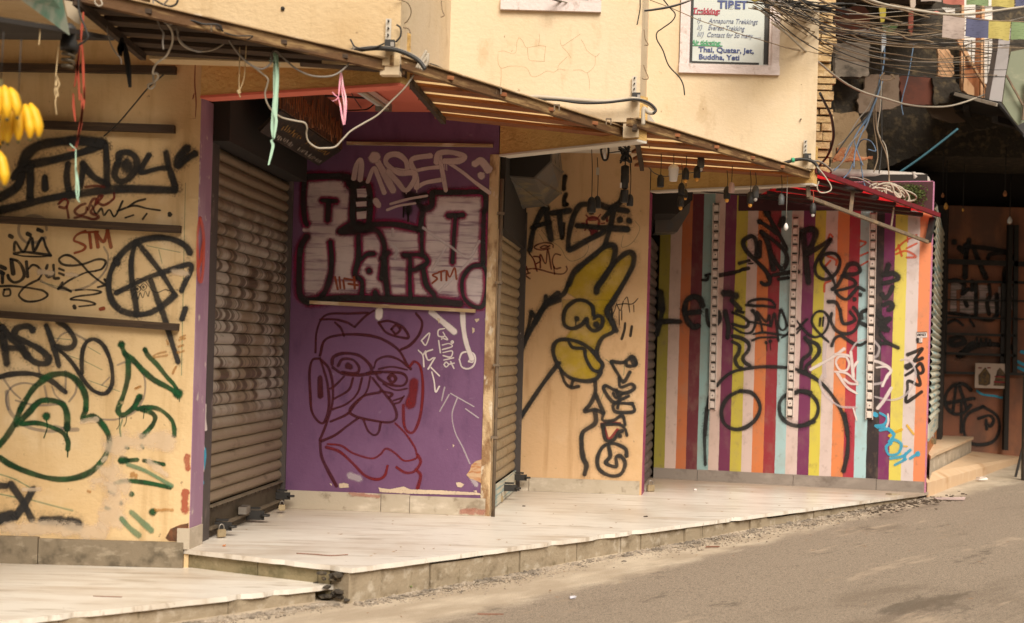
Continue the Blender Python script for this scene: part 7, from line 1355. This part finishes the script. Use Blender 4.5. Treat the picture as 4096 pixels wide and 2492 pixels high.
flag_row([(3560, 15), (3770, 55), (3870, 72), (3960, 82), (4045, 85), (4110, 88)], [('white', '520,165 780,205 765,470 500,450'), ('blue', '795,200 1065,235 1052,462 778,440'), ('yellow', '1068,235 1330,255 1312,487 1058,452'), ('green', '1338,258 1600,270 1590,480 1335,470')], 'lower string of faded prayer flags with white, blue, yellow and green squares')
flag_row([(3600, -75), (3780, -68), (3960, -60), (4110, -55)], [('white', '260,-230 510,-220 505,20 255,10'), ('red', '515,-220 775,-215 770,65 512,40'), ('green', '805,-215 1068,-210 1062,70 800,55'), ('yellow', '1105,-210 1372,-200 1370,92 1100,75'), ('blue', '1385,-200 1640,-190 1630,95 1380,80')], 'upper string of prayer flags cut off by the top edge')
# banners and leaves hanging in the gloom
o = pxprism(P('V6', '120,-40 185,-40 190,60 165,110 130,100'), 11.4, .02, 'hanging_bag', mat('pale_bag', (.42, .34, .28), rough=.7), None); tag(o, 'pale cloth bag end hanging among the cables', 'bag')
o = pxprism(P('V6', '110,90 160,100 160,330 140,430 100,340'), 11.5, .02, 'hanging_cloth', mat('dull_red_cloth', (.20, .05, .03), rough=.8), None); tag(o, 'dull red cloth strip hanging among the cables', 'cloth')
o = pxprism(P('V7', '1250,90 1330,80 1330,180 1310,260 1270,265 1260,170'), 11.6, .02, 'hanging_cloth', mat('yellow_cloth', (.30, .24, .03), rough=.8), None); tag(o, 'yellow cloth strip hanging above the cable bundle', 'cloth')
o = pxprism(P('V7', '1290,290 1480,300 1440,360 1380,430 1300,420'), 11.7, .02, 'hanging_cloth', mat('dark_green_cloth', (.04, .07, .02), rough=.8), None); tag(o, 'dark green cloth hanging above the cable bundle', 'cloth')
o = pxprism(P('V6', '365,145 440,130 480,150 460,175 380,165'), 10.9, .015, 'tape_wrap', mat('pink_tape', (.52, .17, .14), rough=.6), None); tag(o, 'pink tape wrapped round the top pale cables', 'tape')
o = pxprism(P('T1', '800,230 830,230 835,330 800,400'), 11.6, .02, 'cable_wrap', mat('pale_blue_wrap', (.32, .36, .40), rough=.6), None); tag(o, 'pale blue wrapping round the top of the hanging cable bundle', 'wrapping')

mb = MB(); mb.prism([(2.9, 11.6), (4.3, 11.6), (4.3, 13.7), (2.7, 13.7)], 4.9, 5.1); mb.build('added_shade_slab', M['concrete'], H)  # slab added above the view to shade the old house front
# added house front, unseen behind the camera: keeps the low sky off the shops
O = thing('added_opposite_house', 'added plain house front across the street, unseen, blocking the low sky', 'house', (5.5, -5, 0))
def off(a, s): return (-.79 + KX * s + KY * a, 6.76 + KY * s - KX * a)
om = mat('plain_street_front', (.22, .16, .11), [((.14, .10, .07), 1.5, (1, 1, 1), .45, .75, .6)], rough=.9)
mb = MB(); mb.prism([off(8.2, -45), off(10, -45), off(10, 60), off(8.2, 60)], -.9, 3.9); mb.build('wall', om, O)
for k in range(9):
    for z_ in (.9,):
        s_ = -13 + k * 3.4; mb = MB(); mb.prism([off(8.16, s_), off(8.22, s_), off(8.22, s_ + 1.3), off(8.16, s_ + 1.3)], z_, z_ + 1.3); w_ = mb.build('window', M['window_paint'], O)
        mb = MB(); mb.prism([off(8.15, s_ + .1), off(8.158, s_ + .1), off(8.158, s_ + 1.2), off(8.15, s_ + 1.2)], z_ + .1, z_ + 1.2); mb.build('pane', pane_m, w_)

# added unseen houses at both street ends, cutting off sky from the sides
R_ = thing('added_corner_house', 'added plain house next to the fruit stall, unseen, blocking sky from the left', 'house', (-8, 4, 0))
mb = MB(); mb.prism([off(-.2, -6.6), off(-.2, -30), off(-6, -30), off(-6, -6.6)], -1, 8); mb.build('wall', om, R_)
mb = MB(); mb.prism([off(-.18, -10), off(-.18, -9), off(-.22, -9), off(-.22, -10)], -.4, 1.8); mb.build('door', M['wood'], R_)
E_ = thing('added_far_house', 'added plain house closing the street far to the right, unseen, blocking sky', 'house', (20, 18, 0))
mb = MB(); mb.prism([off(8.1, 26), off(-12, 26), off(-12, 32), off(8.1, 32)], -1, 9); mb.build('wall', om, E_)
mb = MB(); mb.prism([off(4, 25.98), off(3, 25.98), off(3, 26.02), off(4, 26.02)], .4, 2.4); mb.build('door', M['wood'], E_)
